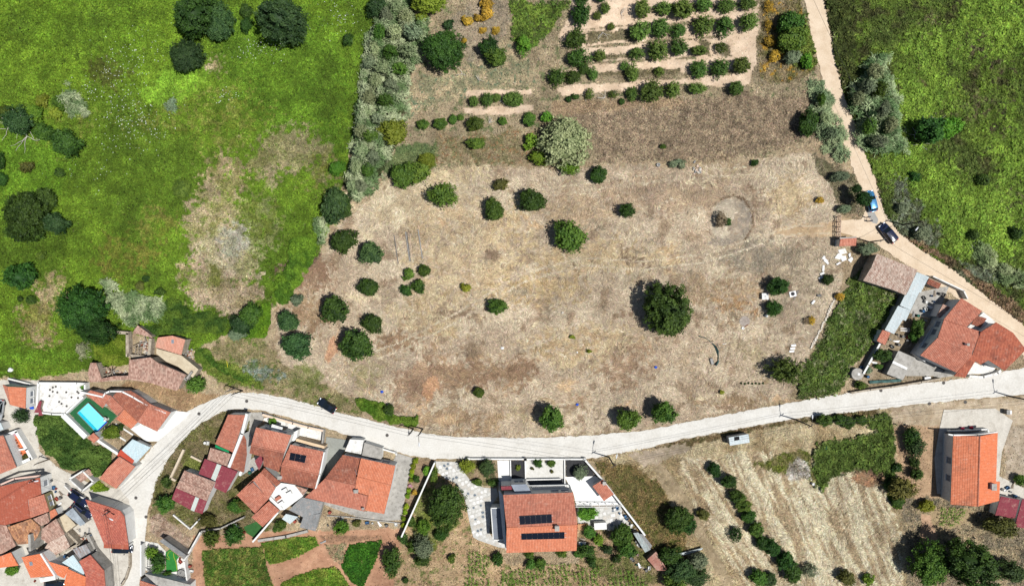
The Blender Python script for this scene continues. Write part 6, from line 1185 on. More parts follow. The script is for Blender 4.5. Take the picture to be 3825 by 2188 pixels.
for x, y, a, b, st, m, lb in ((265, 245, 46, 44, 'S', 'md', 'left round shrub in the white gravel bed'), (395, 240, 40, 38, 'S', 'md', 'right round shrub in the white gravel bed'), (670, 340, 72, 76, 'F', 'gr', 'grey green olive tree on the dark gravel'), (735, 740, 96, 70, 'M', 'br', 'glossy round orange tree beside the villa'), (1640, 780, 145, 130, 'L', 'dk', 'dark round tree by the brown weeds'), (1750, 850, 80, 92, 'M', 'dk', 'lower lobe tree by the brown weeds'), (1900, 745, 62, 52, 'M', 'bn', 'brown green tree with long shadow on the straw'), (2010, 300, 66, 78, 'M', 'dk', 'dark lone tree at the top of the straw field'), (2150, 430, 85, 66, 'M', 'dk', 'first tree of the slanting hedge line'), (2230, 560, 80, 58, 'M', 'md', 'second tree of the slanting hedge line'), (2290, 650, 80, 62, 'M', 'md', 'third tree of the slanting hedge line'), (2340, 770, 76, 66, 'M', 'md', 'fourth tree of the slanting hedge line'), (2420, 900, 76, 68, 'M', 'md', 'fifth tree of the slanting hedge line'), (2480, 1040, 70, 66, 'M', 'dk', 'sixth tree of the slanting hedge line'), (2210, 945, 70, 66, 'O', 'dk', 'burnt looking dark bush in the straw'), (2450, 1370, 92, 82, 'M', 'md', 'bottom tree beside the straw path'),
                              (770, 930, 66, 60, 'M', 'md', 'leafy garden tree beside the villa corner'), (865, 1000, 52, 50, 'S', 'br', 'bright garden shrub right of the leafy tree'), (740, 1110, 98, 62, 'M', 'dk', 'dark garden tree below the villa corner'), (660, 1140, 46, 42, 'S', 'md', 'small shrub at the villa foot'), (800, 1220, 46, 60, 'S', 'dk', 'dark shrub above the maize'), (1110, 950, 100, 112, 'M', 'md', 'big shrub beside the scrap shed'), (1130, 1090, 92, 82, 'M', 'md', 'lower big shrub beside the scrap shed'), (1040, 1190, 46, 42, 'S', 'dk', 'dark small shrub above the maize edge'), (950, 1100, 60, 42, 'S', 'bl', 'low blue green shrub in the garden'), (500, 1140, 56, 36, 'S', 'md', 'low shrub under the villa eaves'), (180, 1150, 52, 36, 'S', 'md', 'low shrub under the villa eaves at the corner'), (290, 1230, 50, 60, 'S', 'md', 'shrub at the top of the maize'), (190, 1240, 50, 52, 'S', 'md', 'shrub left at the top of the maize'), (70, 285, 24, 28, 'S', 'yl', 'yellow grass clump in the dark gravel'), (205, 295, 18, 16, 'S', 'bn', 'brown tuft in the white gravel'), (400, 322, 18, 18, 'S', 'bn', 'second brown tuft in the white gravel'), (1560, 1150, 120, 90, 'M', 'dk', 'dark thicket tree beside the tin sheet'), (1700, 1290, 150, 120, 'F', 'bl', 'bluish thicket tree below the tin sheet'), (1850, 1200, 110, 90, 'F', 'gr', 'grey thicket shrub below the tin sheet'), (1820, 1380, 130, 90, 'F', 'bl', 'lowest bluish thicket tree'), (1600, 1400, 110, 80, 'M', 'md', 'green thicket tree by the rusty shed')):
    plant(x, y, a, b, st, m, lb, 'tree' if a > 85 else 'shrub', 'tree' if a > 85 else 'shrub')
tile(1, 3)
plant(1880, 640, 195, 212, 'L', 'dk', 'big dark tree beside the stone paved yard of the villa', 'tree', 'tree', lift=.5)
for x, y, r in ((1578, 220, 30), (1560, 270, 27), (1550, 320, 25), (1542, 360, 25), (1536, 408, 25), (1515, 510, 23), (1505, 567, 27), (1490, 668, 29), (1476, 722, 26), (1462, 787, 26), (1463, 853, 27)): plant(x, y, r, r, 'S', 'tp', 'clipped yellow green ball shrub in the topiary row', 'topiary_ball', 'shrub', 'topiary row by the slanting wall', hf=1.0, lift=.1)
for x, y, a, b, st, m, lb in ((1570, 530, 28, 28, 'S', 'gs', 'bright yellow ball bush in the topiary garden'), (1525, 465, 20, 16, 'S', 'pk', 'pink flower clump in the topiary garden'), (1690, 320, 34, 50, 'S', 'br', 'leafy plant in the topiary garden'), (1590, 400, 36, 36, 'S', 'dk', 'dark potted plant in the topiary garden'), (2090, 270, 76, 76, 'P', 'yl', 'yellow green tree in the villa front corner'), (2290, 280, 86, 96, 'F', 'bl', 'blue green tree in the villa front corner'), (2190, 430, 50, 34, 'S', 'md', 'low shrub edging the stone yard'), (2350, 440, 60, 34, 'S', 'dk', 'dark low hedge at the villa corner'), (860, 870, 80, 72, 'P', 'br', 'bright green tree at the edge of the soil plots'), (255, 850, 56, 56, 'M', 'md', 'green tree by the patched lean to'), (192, 897, 26, 26, 'S', 'md', 'small ball bush by the garden path'), (1660, 1080, 112, 120, 'F', 'gr', 'grey olive tree left of the maize'), (1650, 1200, 82, 62, 'M', 'dk', 'dark bush below the grey olive'), (1350, 1220, 105, 140, 'P', 'dk', 'dark spiky tree on the plot boundary'), (1455, 985, 50, 52, 'S', 'dk', 'dark bush at the end of the white wall'), (1560, 1060, 60, 60, 'M', 'md', 'green bush beside the grey olive'), (2400, 1190, 56, 60, 'S', 'md', 'green bush right of the young maize'), (1940, 1190, 42, 42, 'S', 'md', 'weedy bush left of the young maize'), (1000, 840, 46, 32, 'S', 'bn', 'low bush in the yard flower strip'), (1650, 870, 60, 80, 'M', 'br', 'bright weedy shrub below the big dark tree'), (1540, 830, 40, 60, 'S', 'md', 'shrub leaning on the white slanting wall'), (1760, 370, 40, 80, 'S', 'md', 'shrub at the top of the slanting wall'), (1830, 950, 80, 60, 'M', 'md', 'low rambling squash plant below the big dark tree'), (1480, 1400, 30, 30, 'S', 'dk', 'small dark bush near the bottom left of the maize garden')):
    plant(x, y, a, b, st, m, lb, 'tree' if a > 85 else 'shrub', 'tree' if a > 85 else 'shrub')
tile(0, 3)
for x, y, a, b, st, m, lb in ((1650, 640, 86, 86, 'M', 'md', 'green tree beside the barn with maroon lean to'), (1645, 430, 46, 56, 'S', 'dk', 'dark bush beside the pale angle wall'), (1500, 1130, 70, 60, 'P', 'br', 'bright climbing shrub by the street wall'), (1560, 1180, 80, 66, 'P', 'dk', 'dark climbing shrub by the turf yard'), (1580, 1260, 66, 60, 'P', 'md', 'lower climbing shrub by the turf yard'), (2090, 985, 90, 80, 'P', 'md', 'left lemon tree above the crop'), (2310, 955, 110, 90, 'P', 'dk', 'right citrus tree above the crop'), (110, 1300, 60, 52, 'M', 'br', 'bright bush below the orange cottage'), (260, 180, 36, 36, 'S', 'bn', 'dark potted tree on the flower terrace corner'), (1640, 1400 - 50, 60, 30, 'S', 'md', 'low shrubs under the grey terrace'), (2450, 640, 110, 70, 'F', 'bn', 'dry shrub in the gully between the gardens'), (2330, 660, 90, 70, 'F', 'md', 'green shrub in the gully between the gardens'), (2060, 800, 90, 60, 'F', 'bn', 'weedy shrub below the barn')):
    plant(x, y, a, b, st, m, lb, 'tree' if a > 85 else 'shrub', 'tree' if a > 85 else 'shrub')
view(0, 1480, 260, 699)
plant(110, 397, 24, 22, 'S', 'md', 'green bush in the corner of the flower terrace', 'shrub', 'shrub', lift=.6); plant(148, 382, 30, 26, 'S', 'pk', 'pink blossom bush on the flower terrace', 'shrub', 'shrub', lift=.6); plant(215, 448, 18, 16, 'S', 'br', 'small leafy pot plant on the flower terrace', 'shrub', 'shrub', lift=.8)

# ---- cane stands and leafy masses
def mass(name, label, cat, poly, h, dens, size, c1, c2, mode='leaf', wind=.6, seed=1, gain=1.0):
    poly = W(poly); xs = [p[0] for p in poly]; ys = [p[1] for p in poly]; area = (max(xs) - min(xs)) * (max(ys) - min(ys)); n = int(area * dens)
    x = RNG.uniform(min(xs), max(xs), n); y = RNG.uniform(min(ys), max(ys), n)
    d = polydist(x, y, poly) + (fbm(x, y, 2.2, seed, 3) - .5) * (4.2 if mode == 'cane' else 2.6); k = d > 0; x, y, d = x[k], y[k], d[k]; n = len(x)
    hh = h * np.clip(d / (h * .5 + .3), .25, 1) ** .6 * (.25 + 1.0 * np.clip((fbm(x, y, 1.9, seed + 3, 3) - .28) / .42, 0, 1))
    m = np.clip((fbm(x, y, 1.4, seed + 9, 4) - .38) / .24, 0, 1)[:, None]; col = np.array(alb(c1, gain)) * (1 - m) + np.array(alb(c2, gain)) * m
    if mode == 'leaf':
        z = hh * RNG.uniform(.45, 1.0, n) ** .6; V = leaves(np.stack([x, y, z], 1), RNG.uniform(size * .6, size * 1.4, n), 1.1); C = col * (1 + RNG.normal(0, .25, (n, 1)))
    else:       # cane: stems with long arching leaves
        Vs = []; Cs = []
        for q in range(7):
            a = RNG.normal(wind, 1.15, n); ln = RNG.uniform(.45, 1.0, n) * size; z0 = hh * RNG.uniform(.5, 1.0, n)
            b = np.stack([x + RNG.normal(0, .12, n), y + RNG.normal(0, .12, n), z0], 1); dv = np.stack([np.cos(a), np.sin(a), np.zeros(n)], 1); s = np.stack([-np.sin(a), np.cos(a), RNG.uniform(-.4, .4, n)], 1) * .055
            mid = b + dv * ln[:, None] * .55 + np.array([0, 0, .12]); tip = b + dv * ln[:, None] + np.array([0, 0, -.12]); c = np.clip(col * (1 + RNG.normal(0, .32, (n, 1))), .01, .8)
            Vs += [np.stack([b, mid - s, mid + s], 1), np.stack([mid + s, mid - s, tip], 1)]; Cs += [c, c]
        V = np.concatenate(Vs); C = np.concatenate(Cs)
    me = trimesh(name, V, C, MATS['growth'])
    # leafy body below the outer leaves
    o = link(name, me); tag(o, label, cat, None, 'stuff'); return o
CANE = ((106, 132, 84), (184, 194, 152))
tile(1, 0)
mass('cane_belt', 'long pale grey green belt of giant cane between meadow and orchard', 'cane', [(1340, -150), (1230, 80), (1210, 220), (1130, 360), (1100, 520), (1060, 650), (1085, 760), (1040, 960), (1000, 1130), (955, 1380), (930, 1500), (910, 1620), (880, 1800), (960, 1950), (1010, 2010), (1090, 1940), (1190, 1800), (1290, 1620), (1340, 1500), (1400, 1420), (1460, 1250), (1480, 1100), (1490, 880), (1560, 690), (1660, 520), (1720, 280), (1600, 230), (1530, 60), (1520, -150)], 3.9, 10, .95, *CANE, 'cane', .5, 1)
for k, (x, y, a, b) in enumerate(((1390, 60, 70, 60), (1290, 150, 66, 70), (1480, 170, 80, 60), (1220, 330, 66, 74), (1370, 320, 84, 70), (1560, 330, 90, 74), (1180, 480, 60, 66), (1330, 500, 80, 66), (1500, 500, 86, 70), (1140, 620, 60, 56), (1260, 660, 80, 64), (1430, 680, 84, 66), (1180, 800, 70, 66), (1340, 840, 80, 70), (1120, 960, 64, 66), (1280, 1000, 84, 60), (1090, 1110, 64, 60), (1220, 1170, 70, 60), (1030, 1300, 66, 66), (1150, 1340, 74, 66), (1040, 1480, 70, 66), (1160, 1540, 70, 60), (990, 1660, 66, 66), (1110, 1700, 66, 60), (960, 1830, 60, 60), (1050, 1850, 60, 60))):
    plant(x, y, a, b, 'P', ('sv', 'gr', 'sv', 'md')[k % 4], 'feathery crown rising out of the pale cane belt', 'cane_clump', 'cane', 'crowns in the cane belt', hf=1.1, lift=1.4)
tile(3, 0)
for k, (x, y, a, b) in enumerate(((1060, 700, 70, 80), (980, 860, 76, 80), (1110, 900, 66, 76), (900, 980, 70, 66), (1150, 1080, 76, 76), (1010, 1250, 76, 76), (1220, 1240, 76, 76), (1100, 1400, 80, 66), (540, 980, 44, 60), (560, 1160, 44, 60), (640, 1330, 46, 60))):
    plant(x, y, a, b, 'P', ('sv', 'gr', 'md')[k % 3], 'feathery crown in the cane beside the dirt track', 'cane_clump', 'cane', 'crowns in the track cane', hf=1.1, lift=1.0)
tile(0, 0)
mass('cane_tuft', 'leaning pale cane tuft in the meadow', 'cane', [(680, 820), (760, 880), (870, 1040), (890, 1150), (790, 1130), (700, 1060), (650, 980)], 2.6, 14, .9, *CANE, 'cane', -.9, 2); mass('cane_tuft', 'small round bluish cane tuft in the meadow', 'cane', [(1680, 1000), (1740, 1010), (1755, 1080), (1710, 1105), (1665, 1070)], 1.6, 16, .8, (120, 142, 112), (150, 168, 130), 'cane', 1.4, 3)
tile(0, 2)
mass('cane_tuft', 'pale cane stand beside the enormous dark tree', 'cane', [(1030, -60), (1110, -120), (1200, -40), (1250, 40), (1400, 30), (1560, 80), (1640, 150), (1600, 330), (1480, 260), (1300, 290), (1150, 210), (1050, 130)], 2.8, 14, .9, *CANE, 'cane', -.7, 4)
mass('cane_tuft', 'thin grey cane left of the ruined rooms', 'cane', [(760, 480), (880, 500), (920, 600), (860, 680), (770, 640), (740, 560)], 1.4, 8, .7, (140, 146, 110), (170, 168, 136), 'cane', 1.2, 5)
tile(1, 1)
mass('cane_tuft', 'small grey green cane clump at the meadow corner', 'cane', [(590, 720), (700, 760), (720, 850), (690, 960), (640, 970), (590, 860)], 2.0, 15, .8, *CANE, 'cane', 1.0, 6)
tile(3, 0)
mass('cane_stand', 'cane strip along the left side of the dirt track', 'cane', [(450, 800), (545, 850), (610, 1000), (640, 1150), (705, 1350), (750, 1456), (770, 1560), (700, 1600), (560, 1470), (510, 1300), (440, 1050), (400, 900)], 2.4, 13, .85, (122, 144, 104), (170, 184, 138), 'cane', -.5, 7)
mass('cane_stand', 'large pale cane stand on the wild slope beside the track', 'cane', [(1050, 560), (1190, 590), (1150, 700), (1200, 900), (1290, 1070), (1320, 1250), (1350, 1500), (1250, 1560), (1000, 1480), (900, 1440), (860, 1200), (780, 950), (930, 700)], 3.4, 10, .95, (104, 134, 86), (178, 194, 146), 'cane', .6, 8)
tile(3, 1)
mass('cane_stand', 'feathery cane clump above the track bend', 'cane', [(2060, 960), (2160, 1000), (2230, 1100), (2180, 1220), (2050, 1230), (1990, 1120)], 2.2, 13, .9, (126, 146, 96), (172, 182, 134), 'cane', .9, 9); mass('cane_stand', 'lower cane clump at the right end of the track', 'cane', [(2240, 1200), (2420, 1180), (2541, 1260), (2600, 1400), (2400, 1420), (2250, 1340)], 2.2, 12, .9, (120, 140, 92), (166, 176, 130), 'cane', .8, 10)
LEAFY = dict(mode='leaf')
tile(1, 1)
mass('hedge', 'bright green bramble hedge between meadow and dry field', 'hedge', [(350, 930), (440, 900), (560, 900), (640, 960), (570, 1150), (490, 1280), (390, 1450), (370, 1500), (260, 1560), (150, 1500), (160, 1440), (230, 1290), (340, 1100)], 1.7, 130, .3, (76, 110, 34), (112, 146, 44), gain=1.0)
tile(1, 2)
mass('hedge', 'green bramble patch at the foot of the meadow hedge', 'hedge', [(-60, 260), (60, 150), (150, 90), (150, 330), (80, 430), (-40, 450), (-140, 420)], 1.3, 150, .24, (84, 120, 30), (108, 142, 36), gain=1.05)
mass('hedge', 'low roadside hedge beside the black parked car', 'hedge', [(1000, 1050), (1130, 1100), (1260, 1095), (1370, 1200), (1590, 1240), (1610, 1330), (1400, 1320), (1200, 1250), (1050, 1150)], 1.0, 150, .24, (76, 108, 30), (108, 132, 48), gain=1.05)
tile(0, 2)
mass('hedge', 'dark green bramble bank behind the ruined farmhouse', 'hedge', [(1640, 60), (1800, 100), (1950, 190), (2150, 230), (2260, 300), (2200, 400), (2000, 380), (1850, 430), (1700, 420), (1500, 430), (1420, 330), (1620, 350)], 1.6, 120, .3, (62, 90, 34), (98, 124, 44), gain=.95)
mass('hedge', 'bramble mound over the ruined rooms', 'hedge', [(1000, 420), (1290, 430), (1290, 620), (1250, 720), (1100, 740), (950, 680), (900, 560)], 1.2, 140, .25, (92, 114, 30), (122, 138, 46), gain=1.05)
mass('hedge', 'bramble patch beside the end of the ruin', 'hedge', [(1950, 560), (2050, 600), (2160, 690), (2300, 760), (2460, 860), (2400, 900), (2200, 780), (2060, 720), (1940, 630)], 1.2, 120, .28, (70, 102, 36), (104, 130, 48), gain=.95)
mass('hedge', 'overgrown leafy gully below the pool wall', 'hedge', [(370, 1240), (500, 1215), (640, 1225), (760, 1330), (870, 1450), (960, 1520), (1100, 1590), (1110, 1640), (1060, 1750), (980, 1815), (860, 1780), (740, 1770), (650, 1740), (490, 1600), (380, 1440)], 2.0, 170, .25, (66, 94, 40), (100, 126, 56), gain=1.0)
tile(0, 3)
mass('hedge', 'weed filled bed beside the corner house', 'hedge', [(900, 470), (980, 410), (1120, 490), (1100, 515), (960, 510)], .8, 150, .22, (92, 120, 30), (124, 146, 44), gain=1.05)
mass('hedge', 'overgrown grass of the angled garden', 'hedge', [(1840, 140), (1900, 170), (1990, 220), (1940, 330), (1850, 300), (1800, 330), (1750, 370)], .5, 120, .2, (92, 104, 44), (122, 128, 66), gain=1.2)
tile(3, 3)
mass('hedge', 'dark ivy hedge between the stubble and the soil strip', 'hedge', [(1190, 430), (1260, 380), (1360, 600), (1330, 690), (1260, 690), (1210, 560)], 1.3, 150, .24, (54, 80, 26), (84, 108, 36), gain=1.05)
# maize rows
def maize(name, label, poly, ang, gap, seed):
    poly = W(poly); xs = [p[0] for p in poly]; ys = [p[1] for p in poly]; cx_ = sum(xs) / len(xs); cy_ = sum(ys) / len(ys); R = max(max(xs) - min(xs), max(ys) - min(ys)); pts = []
    u = -R
    while u < R:
        v = -R
        while v < R:
            x = cx_ + u * math.cos(ang) - v * math.sin(ang) + random.gauss(0, .05); y = cy_ + u * math.sin(ang) + v * math.cos(ang) + random.gauss(0, .08)
            if random.random() < .8: pts.append((x, y))
            v += .42
        u += gap
    A = np.array(pts); k = inpoly(A[:, 0], A[:, 1], poly) & (fbm(A[:, 0], A[:, 1], 3, seed, 3) > .33); A = A[k]; n = len(A); Vs = []; Cs = []
    for q in range(7):
        a = RNG.uniform(0, 6.28, n); ln = RNG.uniform(.25, .55, n); z = RNG.uniform(.25, .75, n); b = np.stack([A[:, 0], A[:, 1], z], 1); d = np.stack([np.cos(a), np.sin(a), np.zeros(n)], 1) * ln[:, None]; s = np.stack([-np.sin(a), np.cos(a), np.zeros(n)], 1) * .06
        m = b + d * .5 + np.array([0, 0, .1]); c = np.array(alb((92, 124, 44), 1.3)) * (1 + RNG.normal(0, .25, (n, 1))); Vs += [np.stack([b, m - s, m + s], 1), np.stack([m + s, m - s, b + d - np.array([0, 0, .1])], 1)]; Cs += [c, c]
    tag(link(name, trimesh(name, np.concatenate(Vs), np.concatenate(Cs), MATS['growth'])), label, 'maize', None, 'stuff')
tile(1, 3)
maize('maize', 'rows of young maize below the villa path', [(2090, 1110), (2230, 1120), (2310, 1150), (2330, 1456), (2320, 1600), (2060, 1600), (2080, 1300)], math.radians(0), .72, 3)
maize('maize', 'maize rows at the bottom edge beside the young maize', [(2420, 1300), (2541, 1290), (2600, 1600), (2380, 1600)], 0, .75, 4)
tile(2, 3)
maize('maize', 'broad maize plot below the villa', [(0, 1280), (200, 1260), (500, 1210), (760, 1260), (1000, 1250), (1200, 1300), (1330, 1400), (1400, 1600), (-60, 1600)], math.radians(8), .8, 5)
tile(3, 3)
maize('cabbage_rows', 'short rows of cabbages below the gable house', [(1690, 660), (1960, 670), (1900, 800), (1840, 850), (1690, 840)], math.radians(90), .62, 6)
# ================================================================ vehicles
TYRE = gloss('tyre_rubber', (.012, .012, .013), .8); RIM = gloss('alloy_rim', (.45, .46, .48), .3, 0, .9); CGL = gloss('car_glass', (.006, .009, .011), .06, 0, 0, .6); LAMPW = gloss('headlight_glass', (.7, .72, .75), .12); LAMPR = gloss('tail_light_glass', (.4, .02, .02), .2); PLAST = gloss('black_trim', (.015, .015, .016), .55)
def wheel_mesh():
    ty = MB(); prof = [(.2, -.1), (.3, -.1), (.325, -.06), (.325, .06), (.3, .1), (.2, .1)]
    ty.lathe(prof, (0, 0, 0), 18); rm = MB().lathe([(.0, -.07), (.2, -.06), (.21, .07), (.05, .085), (.0, .09)], (0, 0, 0), 14)
    return ty.mesh('tyre', TYRE, True), rm.mesh('rim', RIM)
WT, WR = wheel_mesh()
def car(x, y, hx, hy, Lc, Wc, Hc, paint, label, boxy=.0, rails=False, sunroof=False):
    p = P(x, y, .6); a = math.atan2(-hy, hx)
    e = empty('parked_car', (p.x, p.y, .04), label, 'car', 'parked cars', a)
    h = Lc / 2; w_ = Wc / 2; belt = .92 + boxy * .12; bh = .8 + boxy * .12
    st = [(-h, .74, .42, belt - .22), (-h + .1, .88, .3, belt - .04), (-h + .5, .98, .22, belt), (-h + 1.2, 1.0, .2, belt + .01), (0, 1.0, .2, belt), (h - 1.25, 1.0, .2, belt - .02), (h - .95, .99, .2, bh + .06), (h - .45, .95, .22, bh), (h - .12, .82, .3, bh - .14), (h, .66, .42, bh - .3)]
    v = []; f = []; m = 9
    for (sx, sw, z0, zt) in st:
        W2 = w_ * sw
        ring = [(-W2 * .86, z0), (-W2, z0 + .14), (-W2 * 1.0, (z0 + zt) / 2 + .05), (-W2 * .95, zt - .06), (-W2 * .78, zt), (0, zt + .035)]
        ring = ring + [(-a_, b_) for a_, b_ in ring[-2::-1]]
        v += [(sx, yy, zz) for yy, zz in ring]; m = len(ring)
    for i in range(len(st) - 1):
        for k in range(m - 1): f.append((i * m + k, i * m + k + 1, (i + 1) * m + k + 1, (i + 1) * m + k))
        f.append((i * m + m - 1, i * m, (i + 1) * m, (i + 1) * m + m - 1))
    f.append(tuple(range(m))); f.append(tuple((len(st) - 1) * m + k for k in range(m))[::-1])
    me = bpy.data.meshes.new('body'); me.from_pydata(v, [], f); me.update(); me.polygons.foreach_set('use_smooth', [True] * len(me.polygons)); me.materials.append(paint)
    link('body', me, None, e)
    # cabin: base ring at belt, roof ring
    bx0, bx1 = -h + .22 - boxy * .08, h - 1.15; rx0, rx1 = -h + .75 - boxy * .4, h - 1.85; wb, wr = w_ * .9, w_ * .7
    B = [(bx0, -wb), (bx1, -wb), (bx1, wb), (bx0, wb)]; R = [(rx0, -wr), (rx1, -wr), (rx1, wr), (rx0, wr)]
    b3 = [Vector((q[0], q[1], belt - .02)) for q in B]; r3 = [Vector((q[0], q[1], Hc - .06)) for q in R]
    cab = MB()
    for k in range(4): cab.face([b3[k], b3[(k + 1) % 4], r3[(k + 1) % 4], r3[k]])
    cab.face(r3); cab.build('cabin_frame', paint, e, loc=(0, 0, 0))
    for k, nm in ((0, 'side_window'), (1, 'windshield'), (2, 'side_window'), (3, 'rear_window')):
        q = [b3[k], b3[(k + 1) % 4], r3[(k + 1) % 4], r3[k]]; c = sum(q, Vector()) / 4; n = (q[1] - q[0]).cross(q[3] - q[0]).normalized()
        q = [c + (z - c) * (.9 if k in (1, 3) else .88) + n * .012 for z in q]; MB().face(q).build(nm, CGL, e, loc=(0, 0, 0))
    rf = MB(); n = 5; gr = [[(rx0 - .03 + (rx1 - rx0 + .06) * i / n, -wr * 1.04 + 2.08 * wr * j / n, Hc - .05 + .07 * (1 - (2 * j / n - 1) ** 2) * (1 - .5 * (2 * i / n - 1) ** 2)) for j in range(n + 1)] for i in range(n + 1)]
    for i in range(n):
        for j in range(n): rf.face([gr[i][j], gr[i + 1][j], gr[i + 1][j + 1], gr[i][j + 1]])
    rf.build('roof', paint, e, True, loc=(0, 0, 0))
    if sunroof: MB().box(((rx0 + rx1) / 2 + .3, 0, Hc + .012), (.5, wr * 1.5, .03)).build('sunroof', CGL, e, loc=(0, 0, 0))
    if rails:
        for s in (-1, 1): MB().tube([(rx0 + .1, s * wr, Hc + .06), (rx1 - .1, s * wr, Hc + .06)], .025, 6).build('roof_rail', RIM, e, loc=(0, 0, 0))
    for sx in (-h + .72, h - .78):
        for s in (-1, 1):
            w1 = link('wheel', WT, None, e); w1.location = (sx, s * (w_ - .1), .325); w1.rotation_euler = (math.pi / 2, 0, 0)
            r1 = link('rim', WR, None, w1)
            if s > 0: r1.rotation_euler = (math.pi, 0, 0)
    for s in (-1, 1):
        MB().box((h - .12, s * w_ * .6, bh - .17), (.2, .34, .13), s * -.25).build('headlight', LAMPW, e, loc=(0, 0, 0)); MB().box((-h + .06, s * w_ * .66, belt - .16), (.12, .28, .2), s * .2).build('tail_light', LAMPR, e, loc=(0, 0, 0))
        MB().box((h - 1.42, s * (w_ + .1), belt + .06), (.14, .22, .14), s * .1).build('mirror', paint, e, loc=(0, 0, 0))
    MB().box((h - .01, 0, .42), (.06, w_ * 1.1, .2)).build('grille', PLAST, e, loc=(0, 0, 0)); MB().box((-h + .0, 0, .5), (.04, .5, .12)).build('number_plate', LAMPW, e, loc=(0, 0, 0))
    return e
NAVY = gloss('navy_paint', (.008, .012, .035), .12, .6); INK = gloss('ink_paint', (.007, .011, .018), .12, .6); BLUEP = gloss('light_blue_paint', (.04, .17, .33), .25, .7, .35); GREYP = gloss('grey_paint', (.25, .26, .27), .25, .6)
view(1180, 1470, 1300, 1111); car(385, 412, -480, -300, 3.75, 1.66, 1.45, INK, 'ink black hatchback with sunroof parked on the road verge', sunroof=True)
view(3120, 690, 3480, 1428); car(778, 716, -190, -240, 4.3, 1.86, 1.62, NAVY, 'navy blue off roader standing on the dirt track', .8); car(530, 245, -55, -240, 4.1, 1.76, 1.5, BLUEP, 'light blue car half hidden under the dark conifer', .4)
view(0, 1780, 400, 2532); car(1862, 492, 310, 215, 4.1, 1.68, 1.42, NAVY, 'navy car against the lane wall above another navy car'); car(1938, 792, 350, 262, 4.3, 1.76, 1.5, NAVY, 'navy estate car with bright roof rails', .3, rails=True)
tile(0, 3); car(1210, 1085, 1, .03, 4.0, 1.7, 1.45, INK, 'dark car half under the rust red porch roof'); car(545, 1445, 1, .05, 4.2, 1.75, 1.5, INK, 'dark car below the white balcony')
tile(0, 2); car(-8, 1165, -.15, 1, 4.0, 1.7, 1.45, GREYP, 'grey car cut by the left picture edge on the lane')

# ================================================================ people
SKIN = surf('skin', (206, 160, 132), (198, 150, 122), 4, bmp=0); HAIR = surf('dark_hair', (52, 42, 36), (44, 36, 30), 6, fine=20, bmp=.01)
def person(x, y, rz, shirt, trousers, label, armf=.25):
    p = P(x, y, .9); e = empty('person', (p.x, p.y, .045), label, 'person', None, rz)
    V = []; R = []; E = []
    def add(co, r, par=None):
        V.append(co); R.append(r)
        if par is not None: E.append((par, len(V) - 1))
        return len(V) - 1
    pel = add((0, 0, .95), .15); wst = add((0, .0, 1.12), .13, pel); ch = add((0, .01, 1.32), .16, wst); nk0 = add((0, 0, 1.47), .08, ch); nk = add((0, .0, 1.53), .055, nk0); hd = add((0, .02, 1.62), .095, nk); ht = add((0, .02, 1.71), .085, hd)
    for s in (-1, 1):
        hp = add((s * .1, 0, .88), .095, pel); kn = add((s * .11, .03 * s, .48), .065, hp); an = add((s * .115, .02 * s - .02, .1), .045, kn); add((s * .13, .02 * s + .12, .04), .04, an)
        sh = add((s * .18, 0, 1.42), .065, ch); el = add((s * .25, -.03, 1.14), .045, sh); wr = add((s * .26, .1 + armf * .3, .92 + armf * .3), .032, el); pm = add((s * .26, .15 + armf * .34, .88 + armf * .32), .034, wr)
        for q in range(4):
            k1 = add((s * (.24 + q * .016), .2 + armf * .36, .845 + armf * .33), .009, pm); add((s * (.24 + q * .016), .225 + armf * .36, .815 + armf * .33 + q * .004), .008, k1)
        t1 = add((s * .222, .16 + armf * .34, .865 + armf * .33), .01, pm); add((s * .21, .195 + armf * .34, .85 + armf * .33), .009, t1)
    me = bpy.data.meshes.new('body_skeleton'); me.from_pydata(V, E, []); tmp = bpy.data.objects.new('body_tmp', me); COL.objects.link(tmp)
    md = tmp.modifiers.new('s', 'SKIN'); 
    for i, r in enumerate(R): me.skin_vertices[0].data[i].radius = (r, r)
    me.skin_vertices[0].data[0].use_root = True
    tmp.modifiers.new('d', 'SUBSURF').levels = 1
    dg = bpy.context.evaluated_depsgraph_get(); dg.update(); bmsh = bpy.data.meshes.new_from_object(tmp.evaluated_get(dg)); bmsh.name = 'body'
    bpy.data.objects.remove(tmp)
    bmsh.materials.clear()
    for m in (SKIN, shirt, trousers, TYRE): bmsh.materials.append(m)
    for f in bmsh.polygons:
        c = f.center; f.material_index = 3 if c.z < .1 else 2 if (c.z < 1.0 and abs(c.x) < .21) else 1 if (c.z < 1.49 and c.z > 1.12) or (c.z >= 1.0 and abs(c.x) < .2 and c.z < 1.49) else 0; f.use_smooth = True
    link('body', bmsh, None, e)
    hm = MB(); hm.lathe([(.03, .0), (.1, .02), (.108, .07), (.09, .13), (.04, .165), (.005, .17)], (0, .0, 1.6), 12); hm.build('hair', HAIR, e, True, loc=(0, 0, 0))
    MB().tube([(0, .105, 1.62), (0, .14, 1.6)], [.014, .018], 6).build('nose', SKIN, e, loc=(0, 0, 0))
    for s in (-1, 1): MB().box((s * .036, .112, 1.635), (.03, .012, .012)).build('eye', TYRE, e, loc=(0, 0, 0)); MB().lathe([(.005, -.03), (.022, -.02), (.022, .02), (.005, .03)], (s * .1, .01, 1.62), 8).build('ear', SKIN, e, loc=(0, 0, 0))
    MB().box((0, .115, 1.565), (.05, .012, .012)).build('mouth', surf('lips', (168, 100, 90), bmp=0), e, loc=(0, 0, 0))
    return e
view(3120, 690, 3480, 1428)
person(492, 480, 2.6, surf('white_shirt', (240, 240, 238), bmp=0), surf('pale_trousers', (176, 176, 182), bmp=0), 'person in a white top standing behind the blue car', .3)
